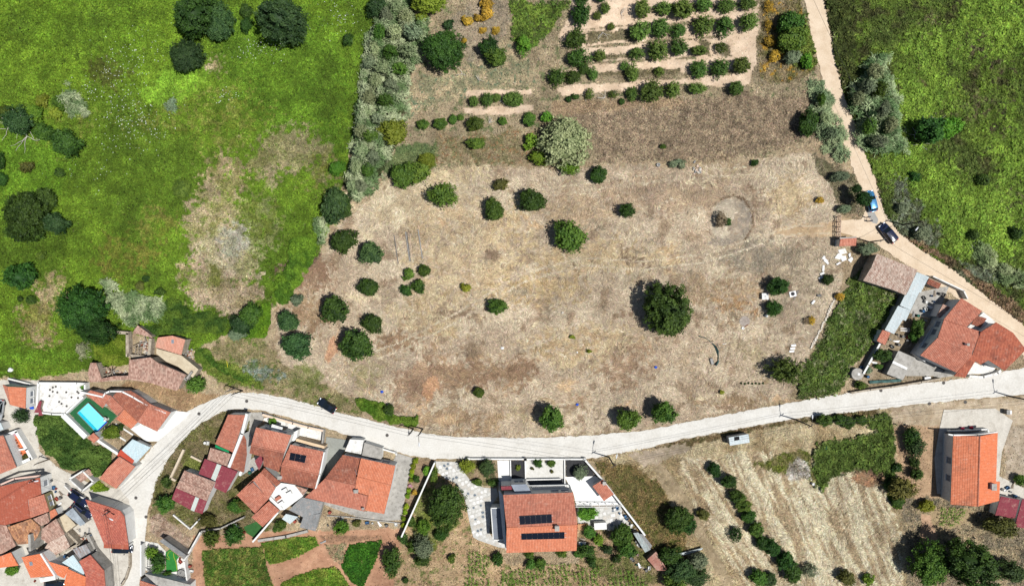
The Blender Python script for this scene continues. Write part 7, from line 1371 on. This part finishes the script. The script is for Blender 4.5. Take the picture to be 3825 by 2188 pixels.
person(522, 537, .5, surf('blue_shirt', (90, 110, 150), bmp=0), surf('white_shorts', (230, 230, 228), bmp=0), 'person in a blue top standing next to the one in white', .4)

# ================================================================ poles, lamps and cables
POLE = surf('pole_concrete', (72, 68, 64), (58, 55, 52), 2, fine=6, bmp=.01); LAMPH = surf('lamp_housing', (228, 230, 232), (216, 218, 220), 2, bmp=0)
TOPS = {}
def pole(key, x, y, h, label, arm=None, wood=False, r=.12):
    b = P(x, y); e = empty('street_lamp' if arm else 'utility_pole', (b.x, b.y, 0), label, 'lamp' if arm else 'pole')
    MB().tube([(b.x, b.y, -.2), (b.x, b.y, h)], [r * 1.3, r * .8], 8).build('pole', WOOD if wood else POLE, e)
    MB().box((b.x, b.y, h - .5), (1.1, .1, .1), .6).build('crossarm', POLE, e)
    for s in (-.45, .45): MB().lathe([(.04, 0), (.05, .06), (.03, .14)], (b.x + s * math.cos(.6), b.y + s * math.sin(.6), h - .46), 8).build('insulator', LAMPH, e)
    if arm:
        ax, ay = arm; t = Vector((b.x + ax, b.y + ay, h + .25)); ar = MB().tube([(b.x, b.y, h - .3), (b.x + ax * .5, b.y + ay * .5, h + .2), t], .045, 6).build('lamp_arm', POLE, e)
        a = math.atan2(ay, ax); d = Vector((math.cos(a), math.sin(a), 0)); hd = MB(); hd.tube([t - d * .05, t + d * .2, t + d * .65, t + d * .8], [.06, .13, .15, .05], 8); hd.build('lamp_head', LAMPH, e)
    TOPS[key] = Vector((b.x, b.y, h - .35)); return e
tile(2, 3); pole('A', 965, 180, 7.6, 'street lamp standing in the brown weeds beside the villa wall', (.3, 1.5))
tile(3, 2); pole('B', 290, 1262, 7.4, 'street lamp on the verge opposite the dry field corner', (0, 1.5)); pole('C', 2400, 1030, 7.2, 'street lamp by the apron of the gable house', (-.1, 1.6))
tile(3, 1); pole('D', 1330, 782, 7.2, 'street lamp on the wild bank beside the navy off roader', (-.9, -1.1)); pole('E', 1010, 950, 5.6, 'bare wooden pole between gate hut and dirt track', None, True)
tile(1, 2); pole('F', 1560, 1350, 6.2, 'left pole of the pair on the road verge below the field', None); pole('F2', 1652, 1352, 6.4, 'right pole of the pair on the road verge below the field', (.1, -1.3))
tile(0, 2); pole('G', 2400, 975, 5.6, 'pole at the bend of the road above the pool house', None); pole('G2', 2335, 950, 5.0, 'shorter pole beside the ruin path at the bend', None, True)
tile(0, 3); pole('I', 1200, 655, 6.2, 'dark pole with lamp over the junction house roof', (1.2, -.6)); pole('J', 490, 200, 4.6, 'thin leaning post at the edge of the leafy gully', None, True); pole('K', 470, 358, 5.4, 'lamp pole at the corner of the brown roofed house', (1.1, .2))
def cable(a, b, off=0.0, sag=.8, label=None):
    p, q = TOPS[a] if isinstance(a, str) else a, TOPS[b] if isinstance(b, str) else b; d = (q - p); s = Vector((-d.y, d.x, 0)).normalized() * off; pts = []
    for k in range(13):
        t = k / 12; pts.append(p + d * t + s + Vector((0, 0, -sag * 4 * t * (1 - t))))
    tag(MB().tube(pts, .022, 4).build('power_cable', TYRE), label, 'cable', 'overhead cables along the road and lane')
over()
far1 = P(2700, 1040, 6.5); far2 = P(2700, 890, 6.5); fl = P(-80, 1290, 5); fb = P(290, 1520, 5); ft = P(1995, -60, 6)
for a, b, o, lb in (('I', 'G', -.3, 'cable from the junction pole to the bend pole'), ('I', 'G', .3, 'cable from the junction pole to the bend pole'), ('I', 'G2', .0, 'cable from the junction pole to the short ruin pole'), ('G', 'F', -.3, 'cable over the road past the black hatchback'), ('G', 'F', .3, 'cable over the road past the black hatchback'), ('F2', 'A', -.3, 'cable over the road before the villa'), ('F2', 'A', .3, 'cable over the road before the villa'), ('A', 'B', .0, 'cable over the straw field past the blue hut'), ('A', 'B', .4, 'cable over the straw field past the blue hut'), ('B', 'C', -.3, 'cable over the verge towards the gable house'), ('B', 'C', .3, 'cable over the verge towards the gable house'), ('C', far1, 0, 'cable leaving past the gable house lamp'), ('E', 'D', 0, 'cable crossing the dirt track by the off roader'), ('E', far2, .2, 'cable along the dirt track towards the fork house'), ('D', ft, 0, 'cable along the dirt track up the slope'), ('K', fl, 0, 'cable over the brown panel roof'), ('K', 'I', 0, 'cable between the lane lamps'), ('I', fb, .2, 'cable down the lane over the red roofs'), ('I', fb, -.3, 'cable down the lane over the red roofs')): cable(a, b, o, .7, lb)

# ================================================================ small things in the field and yards
CON = surf('beam_concrete', (170, 168, 164), (146, 144, 140), 2, fine=8); WPAINT = surf('white_paint', (246, 246, 244), (238, 238, 236), 2, bmp=0); RUST = surf('rust', (150, 84, 58), (122, 66, 46), 3, fine=8); BLUEB = surf('blue_plastic', (40, 96, 214), (34, 84, 196), 2, bmp=0); PINKW = surf('pinkish_wood', (214, 188, 168), (192, 164, 146), 3, fine=8)
def lying(name, label, cat, a, b, w_, h_, mat, z=0.06, group=None):
    p, q = P(*a), P(*b); d = q - p; m = (p + q) / 2; e = empty(name, (m.x, m.y, 0), label, cat, group) if False else None
    o = MB().box((m.x, m.y, z + h_ / 2), (d.length, w_, h_), math.atan2(d.y, d.x)).build(name, mat); bv = o.modifiers.new('bevel', 'BEVEL'); bv.width = min(w_, h_) * .12; return tag(o, label, cat, group)
tile(1, 1)
lying('concrete_beam', 'thin dark concrete kerb lying left in the straw bed', 'beam', (1370, 885), (1411, 1165), .14, .16, DARKC_); lying('concrete_beam', 'left one of the close pair of concrete kerbs', 'beam', (1483, 850), (1524, 1140), .16, .18, CON); lying('concrete_beam', 'right one of the close pair of concrete kerbs', 'beam', (1496, 850), (1533, 1140), .12, .16, DARKC_); lying('concrete_beam', 'long pale concrete kerb lying right in the straw bed', 'beam', (1606, 825), (1650, 1115), .18, .16, CON); lying('wooden_pole', 'thin pinkish wooden pole between the kerbs', 'pole', (1527, 895), (1541, 1105), .08, .08, PINKW)
tile(1, 2)
def bag(x, y, r, mat, label):
    p = P(x, y); a = L(r); bm = bmesh.new(); bmesh.ops.create_icosphere(bm, subdivisions=2, radius=1)
    for v in bm.verts: v.co *= 1 + random.uniform(-.22, .22); v.co = Vector((v.co.x * a, v.co.y * a * .8, max(v.co.z, -.35) * a * .6))
    me = bpy.data.meshes.new('bag'); bm.to_mesh(me); bm.free(); me.materials.append(mat); o = link('plastic_bag', me, None, None, (p.x, p.y, .1 + a * .2)); tag(o, label, 'bag')
bag(1250, 985, 16, BLUEB, 'small blue bag on the straw slope above the parked hatchback'); bag(2438, 555, 16, WPAINT, 'crumpled white rag in the middle of the dry field')
tile(2, 2); bag(1428, 742, 15, BLUEB, 'small blue bag right in the dry field below the huge tree'); bag(650, 1110, 16, BLUEB, 'small blue bag in the grey burnt spot'); bag(650, 596, 9, WPAINT, 'tiny white scrap between the two seedlings'); bag(505, 205, 14, surf('pale_stone', (214, 206, 192), (190, 182, 168), 3), 'pale lump of stone in the upper dry field')
for k in range(7):
    p = P(2272 + k * 36, 902 + (k % 2) * 3); o = link('seedling', crown_of('S', k % 4, LM_['dk']), None, None, (p.x, p.y, .18)); o.scale = (.2, .2, .22); tag(o, 'tiny dark plant in the short planted row', 'plant', 'short row of tiny plants')
# white box, pallet, gas bottle, drum lid
view(2780, 1010, 3120, 1180)
p = P(272, 336, .8); e = empty('garden_table', (p.x, p.y, 0), 'square white slatted table below the dark tree', 'table')
for k in range(8): MB().box((p.x - .56 + k * .16, p.y, .82), (.13, 1.25, .06), .03).build('slat', WPAINT, e)
for sx in (-.5, .5):
    for sy in (-.5, .5): MB().box((p.x + sx, p.y + sy, .38), (.08, .08, .8)).build('leg', WPAINT, e)
MB().lathe([(.08, .86), (.1, .9), (.03, .95)], (p.x, p.y, 0), 10).build('centre_cap', DARKC_, e)
p = P(628, 305, .1); e = empty('pallet', (p.x, p.y, 0), 'white board with round black lid on the dry ground', 'board'); MB().box((p.x, p.y, .16), (1.3, 1.05, .1), .2).build('board', WPAINT, e); MB().lathe([(.36, .215), (.36, .3), (.3, .32)], (p.x - .02, p.y + .03, 0), 18).build('lid', TYRE, e)
lying('wooden_plank', 'grey plank lying beside the white board', 'plank', (648, 380), (712, 248), .14, .08, WOOD); lying('wooden_plank', 'second plank crossing beside the white board', 'plank', (640, 372), (690, 262), .1, .08, CON, .1)
p = P(287, 586, .5); e = empty('gas_bottle', (p.x, p.y, 0), 'white capped grey gas bottle below the ragged tree', 'gas bottle'); MB().lathe([(.26, .02), (.3, .08), (.3, .75), (.22, .9), (.1, .95)], (p.x, p.y, 0), 16).build('bottle', surf('galvanised', (190, 200, 204), (176, 186, 190), 2, bmp=0), e, True); MB().lathe([(.14, .95), (.15, 1.05), (.05, 1.08)], (p.x, p.y, 0), 12).build('cap', WPAINT, e)
lying('white_box', 'long white polystyrene box near the stone line', 'box', (868, 432), (905, 388), .42, .35, WPAINT); lying('sink', 'dark broken planter with white rim beside yellow weeds', 'planter', (938, 325), (990, 322), .5, .3, DARKC_)
tile(3, 2)
e = empty('slab_stack', P(255, 560), 'three white slabs laid side by side with dark gaps', 'slabs')
for k in range(3): p = P(262 - k * 9, 528 + k * 29, .1); MB().box((p.x, p.y, .12), (.95, .38, .14), .1).build('slab', WPAINT, e)
e = empty('stone_row', P(550, 300), 'long line of white rubble stones along the bank edge', 'stone row')
for k in range(46):
    t = k / 45; x = 668 + (560 - 668) * min(1, t * 2) + (437 - 560) * max(0, t * 2 - 1); y = 62 + (300 - 62) * min(1, t * 2) + (548 - 300) * max(0, t * 2 - 1); p = P(x + random.uniform(-6, 6), y + random.uniform(-4, 4))
    MB().box((p.x, p.y, .12), (random.uniform(.25, .45), random.uniform(.18, .32), random.uniform(.2, .4)), random.uniform(0, 3), tilt=('X', random.uniform(-.2, .2))).build('stone', surf('white_stone', (228, 220, 206), (200, 190, 174), 3, fine=8), e)
tile(3, 1)
for k, (x, y, l, a) in enumerate(((556, 1104, 36, .9), (572, 1124, 60, 2.4), (582, 1146, 58, 2.4), (553, 1208, 58, 1.5), (541, 1262, 44, .5), (526, 1302, 44, .6))):
    p = P(x, y); o = MB().box((p.x, p.y, .14 + .02 * k), (L(l), .42, .12), a).build('stone_slab', surf('white_marble', (242, 240, 236), (226, 224, 220), 2)); tag(o, ['short white slab at the top of the loose slab line', 'long white slab lying over its neighbour', 'long white slab under its neighbour', 'upright lying white slab alone', 'tilted white slab above the dark bush', 'last white slab touching the dark bush'][k], 'slab')
for k, poly in enumerate((((700, 1030), (770, 1010), (790, 1060), (720, 1075)), ((665, 1110), (700, 1060), (740, 1075), (720, 1125)), ((715, 1085), (775, 1085), (785, 1125), (740, 1145)), ((792, 1125), (835, 1095), (848, 1120), (825, 1155)), ((800, 1070), (820, 1055), (825, 1090), (808, 1105)), ((675, 1170), (710, 1148), (730, 1155), (690, 1180)))):
    tag(MB().prism(W(poly), -.05, .12 + .03 * k).build('marble_sheet', surf('white_marble', (242, 240, 236))), 'broken white marble sheet in the pile beside the gate hut', 'slab', 'broken marble pile')
e = empty('farm_gate', P(688, 805), 'pale wooden gate with crossed braces at the field entrance', 'gate')
a, b = P(690, 702), P(686, 905); d = b - a
for z in (.15, 1.0, 1.75): MB().tube([a + Vector((0, 0, z)), b + Vector((0, 0, z))], .06, 5).build('rail', PINKW, e)
for k in range(5):
    p = a + d * (k / 4); MB().box((p.x, p.y, .95), (.12, .12, 1.9)).build('post', PINKW, e)
    if k < 4:
        q = a + d * ((k + 1) / 4); MB().tube([p + Vector((.04, 0, .2)), q + Vector((.04, 0, 1.7))], .04, 4).build('brace', PINKW, e); MB().tube([p + Vector((-.04, 0, 1.7)), q + Vector((-.04, 0, .2))], .04, 4).build('brace', PINKW, e)
# fallen shade net, crates, tyre, ring, debris
tile(2, 2)
pts = [(1848, 440), (1885, 452), (1930, 462), (1975, 505), (2003, 545), (2022, 590), (2040, 640), (2052, 690), (2030, 732)]
mb = MB(); 
for k in range(len(pts) - 1):
    a, b = P(*pts[k]), P(*pts[k + 1]); hz = .5 + .3 * math.sin(k * 1.7); h2 = .5 + .3 * math.sin((k + 1) * 1.7); o1 = Vector((-.35 * math.sin(k), .2, 0)); o2 = Vector((-.35 * math.sin(k + 1), .2, 0))
    mb.face([a, b, b + o2 + Vector((0, 0, h2)), a + o1 + Vector((0, 0, hz))])
o = mb.build('shade_net', surf('teal_net', (84, 120, 116), (44, 70, 68), 1.2, fine=6)); md = o.modifiers.new('t', 'SOLIDIFY'); md.thickness = .05; tag(o, 'collapsed dark teal net fence curling through the field', 'net')
lying('crate', 'pale box lying inside the collapsed net', 'crate', (1970, 655), (1985, 712), .55, .45, CON); lying('stick', 'white painted pole across the collapsed net', 'pole', (1915, 505), (2028, 487), .08, .08, PINKW, .9); lying('frame', 'dark metal frame beside the net', 'frame', (2032, 505), (2050, 552), .07, .07, DARKC_); lying('frame', 'second bar of the dark metal frame beside the net', 'frame', (2050, 552), (2090, 545), .07, .07, DARKC_); lying('stick', 'short white bar beside the metal frame', 'bar', (2088, 516), (2125, 508), .08, .08, WPAINT)
def ring(x, y, r0, r1, h_, mat, label, cat='ring', name='white_ring', fill=None):
    p = P(x, y); e = empty(name, (p.x, p.y, 0), label, cat); MB().lathe([(r0, .0), (r1 * .96, .0), (r1, h_ * .5), (r1 * .96, h_), (r0, h_), (r0 * .98, h_ * .5)], (p.x, p.y, .02), 18).build('ring', mat, e)
    if fill: MB().lathe([(r0 * .9, 0), (r0 * .9, .1), (.02, .12)], (p.x, p.y, .03), 12).build('soil', fill, e)
ring(2286, 358, .14, .27, .3, WPAINT, 'white ring standing on the grey ash circle', fill=TYRE); lying('pipe', 'rusty orange bar on the grey ash circle', 'pipe', (2305, 345), (2338, 322), .14, .12, RUST)
p = P(2305, 290); tag(MB().lathe([(1.02, .0), (1.02, .03), (.02, .05)], (p.x, p.y, .06), 24).build('ash_ring', surf('ash', (170, 160, 150), (150, 138, 128), 2)), 'pale round ash patch beside the white ring', 'ash patch')
tile(2, 1)
ring(1450, 192, .2, .38, .5, CON, 'grey concrete ring at the field edge below the scrub', 'well ring', 'concrete_ring', TYRE)
e = empty('rubble_heap', P(1850, 235), 'small heap of grey and reddish rubble at the field edge', 'rubble')
for k in range(22):
    p = P(1845 + random.gauss(0, 28), 235 + random.gauss(0, 28)); MB().box((p.x, p.y, random.uniform(.08, .3)), (random.uniform(.2, .6), random.uniform(.15, .4), random.uniform(.15, .3)), random.uniform(0, 3), tilt=('X', random.uniform(-.4, .4))).build('stone', (CON, surf('pale_stone', (214, 206, 192)), PINKW)[k % 3], e)
e = empty('planter_box', P(585, 235), 'long dark wooden box edging the bright bush', 'planter'); a, b = P(500, 252), P(672, 262); d = b - a; m = (a + b) / 2; MB().box((m.x, m.y, .25), (d.length, .14, .5), math.atan2(d.y, d.x)).build('board', DARKC_, e)
# manholes, bins, tubs on the lanes
IRON = surf('cast_iron', (96, 92, 88), (80, 76, 74), 4, fine=12, bmp=.01)
for (c, r), pts in (((0, 3), ((1345, 582), (1445, 770))), ((3, 2), ((1745, 898), (1125, 973), (1605, 1103), (1960, 1088))), ((0, 2), ((2440, 1078), (1968, 1203))), ((1, 2), ((1300, 1415),))):
    tile(c, r)
    for x, y in pts: p = P(x, y); tag(MB().lathe([(.32, 0), (.32, .012), (.02, .016)], (p.x, p.y, .045), 18).build('manhole_cover', IRON), 'round iron manhole cover in the concrete road', 'manhole', 'manhole covers of the road')
tile(3, 2)
p = P(2380, 1185, .6); e = empty('rubbish_bin', (p.x, p.y, 0), 'grey and white bin box on the verge by the gable house', 'bin'); MB().box((p.x - .25, p.y, .6), (.6, .8, 1.1)).build('body', DARKC_, e); MB().box((p.x + .3, p.y, .55), (.4, .7, 1.0)).build('side_box', WPAINT, e); MB().box((p.x - .25, p.y, 1.18), (.66, .86, .08)).build('lid', CON, e)
for k, (x, y) in enumerate(((2025, 1345), (1938, 1352))): p = P(x, y, .6); e = empty('flower_tub', (p.x, p.y, .04), ['crimson flower tub at the middle of the porch wall', 'crimson flower tub next to the dark pots'][k], 'flower tub'); MB().lathe([(.22, 0), (.3, .4), (.3, .45), (.1, .45)], (p.x, p.y, .04), 12).build('tub', surf('crimson_tub', (190, 40, 74), bmp=0), e); c = link('flowers', crown_of('S', k, leafmat('crimson_flower', (150, 30, 60), (220, 60, 100), .1, .02)), None, e); c.location = (0, 0, .55); c.scale = (.32, .32, .25)
for k in range(4): p = P(1818 + k * 26, 1356); tag(MB().lathe([(.16, 0), (.22, .35), (.22, .4), (.08, .42)], (p.x, p.y, .04), 10).build('plant_pot', DARKC_), 'dark plant pot in the row along the porch wall', 'pot', 'dark pots along the porch wall')
# villa yard: paving stones, logs, clutter
STN = [surf('slab_pale', (222, 220, 214), (208, 206, 200), 1.5), surf('slab_white', (236, 234, 230), (226, 224, 220), 1.5), surf('slab_buff', (206, 200, 190), (194, 188, 178), 1.5), surf('slab_slate', (122, 132, 142), (104, 114, 124), 1.5)]
STM = []
for m in STN:
    for k in range(3):
        mb = MB(); n = random.choice((4, 4, 5)); pl = []
        for q in range(n): a = (q + random.uniform(-.18, .18)) * 2 * math.pi / n + .78; rr = random.uniform(.85, 1.12); pl.append((rr * math.cos(a), rr * math.sin(a)))
        STM.append((m, mb.prism(pl, 0, .03).mesh('paving_stone', m)))
def crazy(name, label, poly, gap, z, base, dark):
    pts = W(poly); HARD.append(pts); o = MB().prism(pts, -.1, z).build(name, base); tag(o, label, 'paving', None, 'structure'); xs = [p[0] for p in pts]; ys = [p[1] for p in pts]; a = .35; n = 0
    for i in range(-60, 60):
        for j in range(-60, 60):
            u, v = i * gap + (j % 2) * gap * .4 + random.uniform(-.06, .06), j * gap + random.uniform(-.06, .06); x = (min(xs) + max(xs)) / 2 + u * math.cos(a) - v * math.sin(a); y = (min(ys) + max(ys)) / 2 + u * math.sin(a) + v * math.cos(a)
            if n < 290 and inpoly(np.array([x]), np.array([y]), inset(pts, [.3] * len(pts)))[0]:
                k = random.random(); mi = 3 if k < dark else random.choice((0, 0, 1, 2)); m = STM[mi * 3 + random.randrange(3)][1]; s = gap * random.uniform(.5, .64) * (.75 if mi == 3 else 1)
                c = link('paving_stone', m, None, o); c.location = (x, y, z); c.scale = (s, s * random.uniform(.75, 1.0), 1); c.rotation_euler = (0, 0, a + random.uniform(-.25, .25)); n += 1
MORT = surf('paving_mortar', (206, 204, 198), (190, 188, 180), 1.2)
tile(1, 3)
crazy('stone_path', 'irregular pale and slate stone paving curving down beside the villa', [(1780, 222), (1990, 226), (2060, 330), (2130, 420), (2250, 480), (2380, 490), (2400, 560), (2330, 660), (2310, 930), (2340, 970), (2460, 990), (2470, 1080), (2400, 1070), (2200, 1000), (2150, 970), (2110, 800), (2070, 600), (1980, 440), (1870, 390), (1790, 320)], .74, .05, MORT, .16)
view(1780, 1690, 2440, 1410)
crazy('stone_yard', 'white and buff stone slabs of the yard behind the white patio', [(805, 432), (1150, 428), (1240, 596), (1050, 618), (930, 598), (815, 556)], .85, .065, MORT, .05)
e = empty('log_pile', P(850, 590), 'pile of sawn log rounds beside the villa', 'log pile')
for k in range(16): p = P(818 + (k % 6) * 13 + random.uniform(-3, 3), 572 + (k // 6) * 15 + random.uniform(-3, 3)); MB().lathe([(.26, 0), (.27, .3), (.26, .32), (.02, .32)], (p.x, p.y, .06 + random.uniform(0, .15)), 10).build('log', surf('cut_wood', (212, 164, 120), (176, 128, 92), 3), e)
CL = [surf('clutter_blue', (70, 110, 150), bmp=0), surf('clutter_red', (170, 84, 70), bmp=0), surf('clutter_grey', (120, 120, 118)), surf('clutter_white', (232, 232, 228)), surf('clutter_green', (50, 110, 96), bmp=0), DARKC_]
def clutter(pts, where, grp):
    """assorted yard things: drums, crates, buckets, boards"""
    for k, (x, y) in enumerate(pts):
        p = P(x, y); m = CL[random.randrange(6)]; t = k % 4; z = .07
        if t == 0:
            o = MB().lathe([(.26, 0), (.28, .05), (.28, .7), (.24, .72), (.24, .62), (.02, .6)], (p.x, p.y, z), 14).build('drum', m); nm = 'drum'
        elif t == 1:
            mb = MB(); a = random.uniform(0, 3); mb.box((p.x, p.y, z + .04), (.7, .5, .08), a)
            for sx, sy, dx, dy in ((.33, 0, .05, .5), (-.33, 0, .05, .5), (0, .23, .7, .05), (0, -.23, .7, .05)): q = Matrix.Rotation(a, 3, 'Z') @ Vector((sx, sy, 0)); mb.box((p.x + q.x, p.y + q.y, z + .22), (dx, dy, .36), a)
            o = mb.build('crate', m); nm = 'crate'
        elif t == 2:
            o = MB().lathe([(.14, 0), (.2, .32), (.2, .35), (.17, .33), (.13, .05), (.01, .04)], (p.x, p.y, z), 12).build('bucket', m); nm = 'bucket'
        else:
            mb = MB(); a = random.uniform(0, 3)
            for q in range(3): mb.box((p.x + q * .08, p.y + q * .05, z + .03 + q * .05), (1.1, .22, .04), a + q * .15)
            o = mb.build('board_stack', (WOOD, WPAINT, CON)[k % 3]); nm = 'stack of boards'
        tag(o, '%s among the clutter %s' % (nm, where), nm if nm != 'stack of boards' else 'boards', grp + ': ' + nm)
clutter([(1100, 445), (1120, 435), (1140, 480), (1165, 470), (1185, 500), (1200, 520), (1220, 545), (1150, 500), (1235, 570), (1190, 580), (1215, 600), (1250, 610), (1270, 700), (1290, 730), (1285, 810), (840, 690), (835, 720)], 'along the villa side wall', 'villa wall clutter')
lying('white_boat', 'white tub like basin beside the villa corner', 'basin', (815, 718), (872, 718), .6, .4, WPAINT)
tile(2, 3)
clutter([(1180, 1170), (1200, 1190), (1240, 1240), (1290, 1270), (1330, 1290), (1360, 1270), (1250, 1140), (1260, 1250)], 'below the tin shed', 'tin shed clutter')
tile(3, 2)
clutter([(1560, 100), (1545, 60), (1620, 40), (1650, 20), (1700, 20), (1740, 30), (1640, 95), (1600, 150), (1530, 190), (1560, 170), (1590, 180), (1440, 225), (1480, 235), (1640, 210), (1280, 420), (1300, 440), (1330, 440), (1390, 450), (1380, 480), (1270, 490), (1290, 520), (1230, 540), (1210, 470), (1245, 610), (1230, 640), (1210, 660), (1190, 690), (1400, 530), (1090, 545), (930, 750), (1560, 280), (1050, 700), (985, 835), (1575, 850)], 'in the fork house yard', 'fork yard clutter')
e = empty('old_ladder', P(1352, 375), 'pale wooden ladder lying in the yard', 'ladder')
for y in (360, 388): a, b = P(1305, y - 6), P(1400, y + 2); d = b - a; m = (a + b) / 2; MB().box((m.x, m.y, .5), (d.length, .09, .08), math.atan2(d.y, d.x)).build('rail', WPAINT, e)
for k in range(8): p = P(1312 + k * 12, 371); MB().box((p.x, p.y, .5), (.06, .6, .05), .05).build('rung', WPAINT, e)
lying('green_net_roll', 'long rolled dark green net lying behind the roadside wall', 'net roll', (1005, 890), (1320, 872), .55, .3, surf('teal_net', (40, 84, 84)))
lying('bench', 'white bench by the roadside wall of the yard', 'bench', (1545, 852), (1608, 845), .5, .45, WPAINT)
tile(0, 3)
clutter([(515, 410), (540, 480), (565, 490), (600, 540), (610, 580), (570, 590), (560, 520), (585, 650), (640, 720), (830, 830), (850, 930), (880, 910), (900, 950), (930, 1030), (940, 1010), (860, 960), (1075, 1290), (1010, 1200), (355, 1400), (640, 1180), (660, 1150), (610, 1260), (150, 1130)], 'among the old village houses', 'village clutter')
clutter([(2040, 35), (2060, 40), (2070, 160), (2085, 150), (2480, 330), (2500, 300), (2290, 870), (2340, 860), (2420, 920), (1790, 1210), (1785, 1180), (1820, 1290), (1890, 1250), (1900, 1300)], 'in the village gardens', 'village garden clutter')
p = P(1790, 1335, .5); e = empty('round_cage', (p.x, p.y, .05), 'round grey wire covered well beside the artificial lawn', 'well'); MB().lathe([(.8, 0), (.82, .5), (.76, .52), (.7, .2), (.02, .18)], (p.x, p.y, .05), 22).build('ring', CON, e)
for k in range(8): a = k * math.pi / 8; MB().tube([(p.x - .78 * math.cos(a), p.y - .78 * math.sin(a), .6), (p.x, p.y, .78), (p.x + .78 * math.cos(a), p.y + .78 * math.sin(a), .6)], .015, 4).build('wire', CON, e)
pts = [P(*q, .09) for q in ((1632, 1165), (1650, 1180), (1675, 1195), (1670, 1170), (1655, 1155), (1665, 1120), (1690, 1108))]; tag(MB().tube(pts, .03, 5).build('garden_hose', surf('yellow_hose', (226, 214, 60), bmp=0)), 'yellow hose looped on the artificial lawn', 'hose')
pts = [P(*q, .09) for q in ((1715, 1130), (1720, 1170), (1740, 1220), (1752, 1300))]; tag(MB().tube(pts, .03, 5).build('garden_hose', surf('yellow_hose', (226, 214, 60))), 'straight yellow hose along the edge of the artificial lawn', 'hose')
tile(0, 2)
bag(320, 1142, 22, BLUEB, 'blue tub beside the small orange roofed house'); bag(112, 770, 26, WPAINT, 'white sack at the meadow edge behind the village'); lying('wooden_stake', 'yellow marker stake in the weeds below the meadow', 'stake', (2252, 680), (2262, 742), .08, .08, surf('yellow_hose', (226, 214, 60)), .5)
tile(1, 3)
clutter([(740, 720), (860, 790), (900, 800), (950, 815), (1010, 810), (1105, 825), (1160, 830), (1220, 840), (1300, 850), (1390, 840), (720, 850), (665, 1020), (395, 810), (430, 790)], 'along the concrete yard edge', 'yard edge clutter')
tile(3, 3)
clutter([(2330, 500), (2370, 480), (2400, 520), (2420, 465), (2440, 560), (2090, 740), (2040, 975), (420, 385), (445, 440), (570, 80)], 'round the gable house', 'gable house clutter')
tile(0, 3)
e = empty('trellis', P(1485, 1240), 'white wire trellis along the street side of the climbing shrubs', 'trellis')
for k in range(6): a, b = P(1450, 1190 + k * 22, 1.8), P(1505, 1190 + k * 22 + 8, 1.8); MB().tube([a, b], .03, 4).build('slat', DARKC_, e)
for x in (1455, 1480, 1500): MB().tube([P(x, 1185, 1.8), P(x, 1310, 1.8)], .03, 4).build('slat', DARKC_, e)
for x, y in ((1452, 1190), (1502, 1195), (1452, 1305), (1502, 1310)): q = P(x, y, 1.8); MB().tube([(q.x, q.y, 0), (q.x, q.y, 1.8)], .03, 5).build('post', DARKC_, e)
# bleached dead branches
def deadwood(x, y, r, seed, label, group):
    q = random.Random(seed); p = P(x, y, .8); e = empty('dead_branch', (p.x, p.y, 0), label, 'branch', group); s = L(r)
    for k in range(4):
        a = q.uniform(0, 6.28); b = Vector((p.x, p.y, .2)); pts = [b]; rr = [.05]
        for j in range(4): a += q.uniform(-.6, .6); b = b + Vector((math.cos(a) * s * .35, math.sin(a) * s * .35, q.uniform(.0, .3))); pts.append(b); rr.append(.045 - j * .009)
        MB().tube(pts, rr, 5).build('branch', PALEB, e)
tile(2, 0)
for k, (x, y, r) in enumerate(((905, 310, 70), (1090, 125, 50), (780, 940, 60), (930, 960, 60), (2080, 470, 60), (1180, 690, 60))): deadwood(x, y, r, k, 'bleached dead branch lying in the orchard weeds', 'dead branches of the orchard')
tile(1, 0)
for k, (x, y, r) in enumerate(((2410, 990, 45), (2310, 1210, 45), (2040, 720, 50), (2210, 790, 40))): deadwood(x, y, r, 20 + k, 'bleached dead branch near the short fruit row', 'dead branches by the short row')
tile(0, 0)
for k, (x, y, r) in enumerate(((160, 1210, 120), (250, 1340, 130), (60, 1260, 100), (320, 1380, 90))): deadwood(x, y, r, 40 + k, 'bleached dead branches over the left meadow thicket', 'dead branches of the thicket')
tile(3, 0)
for k, (x, y, r) in enumerate(((1590, 1210, 60), (1480, 1330, 60), (1530, 1420, 60), (1700, 1190, 60))): deadwood(x, y, r, 60 + k, 'bare pale branch of the hollow tree on the slope', 'dead branches of the hollow tree')

# rubble in the ruins
def rubble(pts, n, label, sx, sy):
    e = empty('rubble_heap', P(*pts), label, 'rubble')
    for k in range(n):
        p = P(pts[0] + random.gauss(0, sx), pts[1] + random.gauss(0, sy), .5); MB().box((p.x, p.y, random.uniform(.1, .5)), (random.uniform(.25, .7), random.uniform(.15, .4), random.uniform(.15, .3)), random.uniform(0, 3), tilt=('X', random.uniform(-.5, .5))).build('stone', (CON, surf('pale_stone', (214, 206, 192)), PINKW, RUST)[k % 4], e)
tile(0, 2); rubble((1440, 540), 30, 'rubble filling the roofless upper room of the farmhouse', 30, 40); rubble((1110, 800), 26, 'rubble in the collapsed left room of the farmhouse', 70, 16); rubble((1860, 640), 22, 'pale rubble spilling off the farmhouse slab', 30, 40)
tile(0, 3); rubble((760, 980), 30, 'pale rubble in the roofless village room', 40, 36); rubble((640, 1050), 24, 'rubble against the collapsed village house', 50, 30)
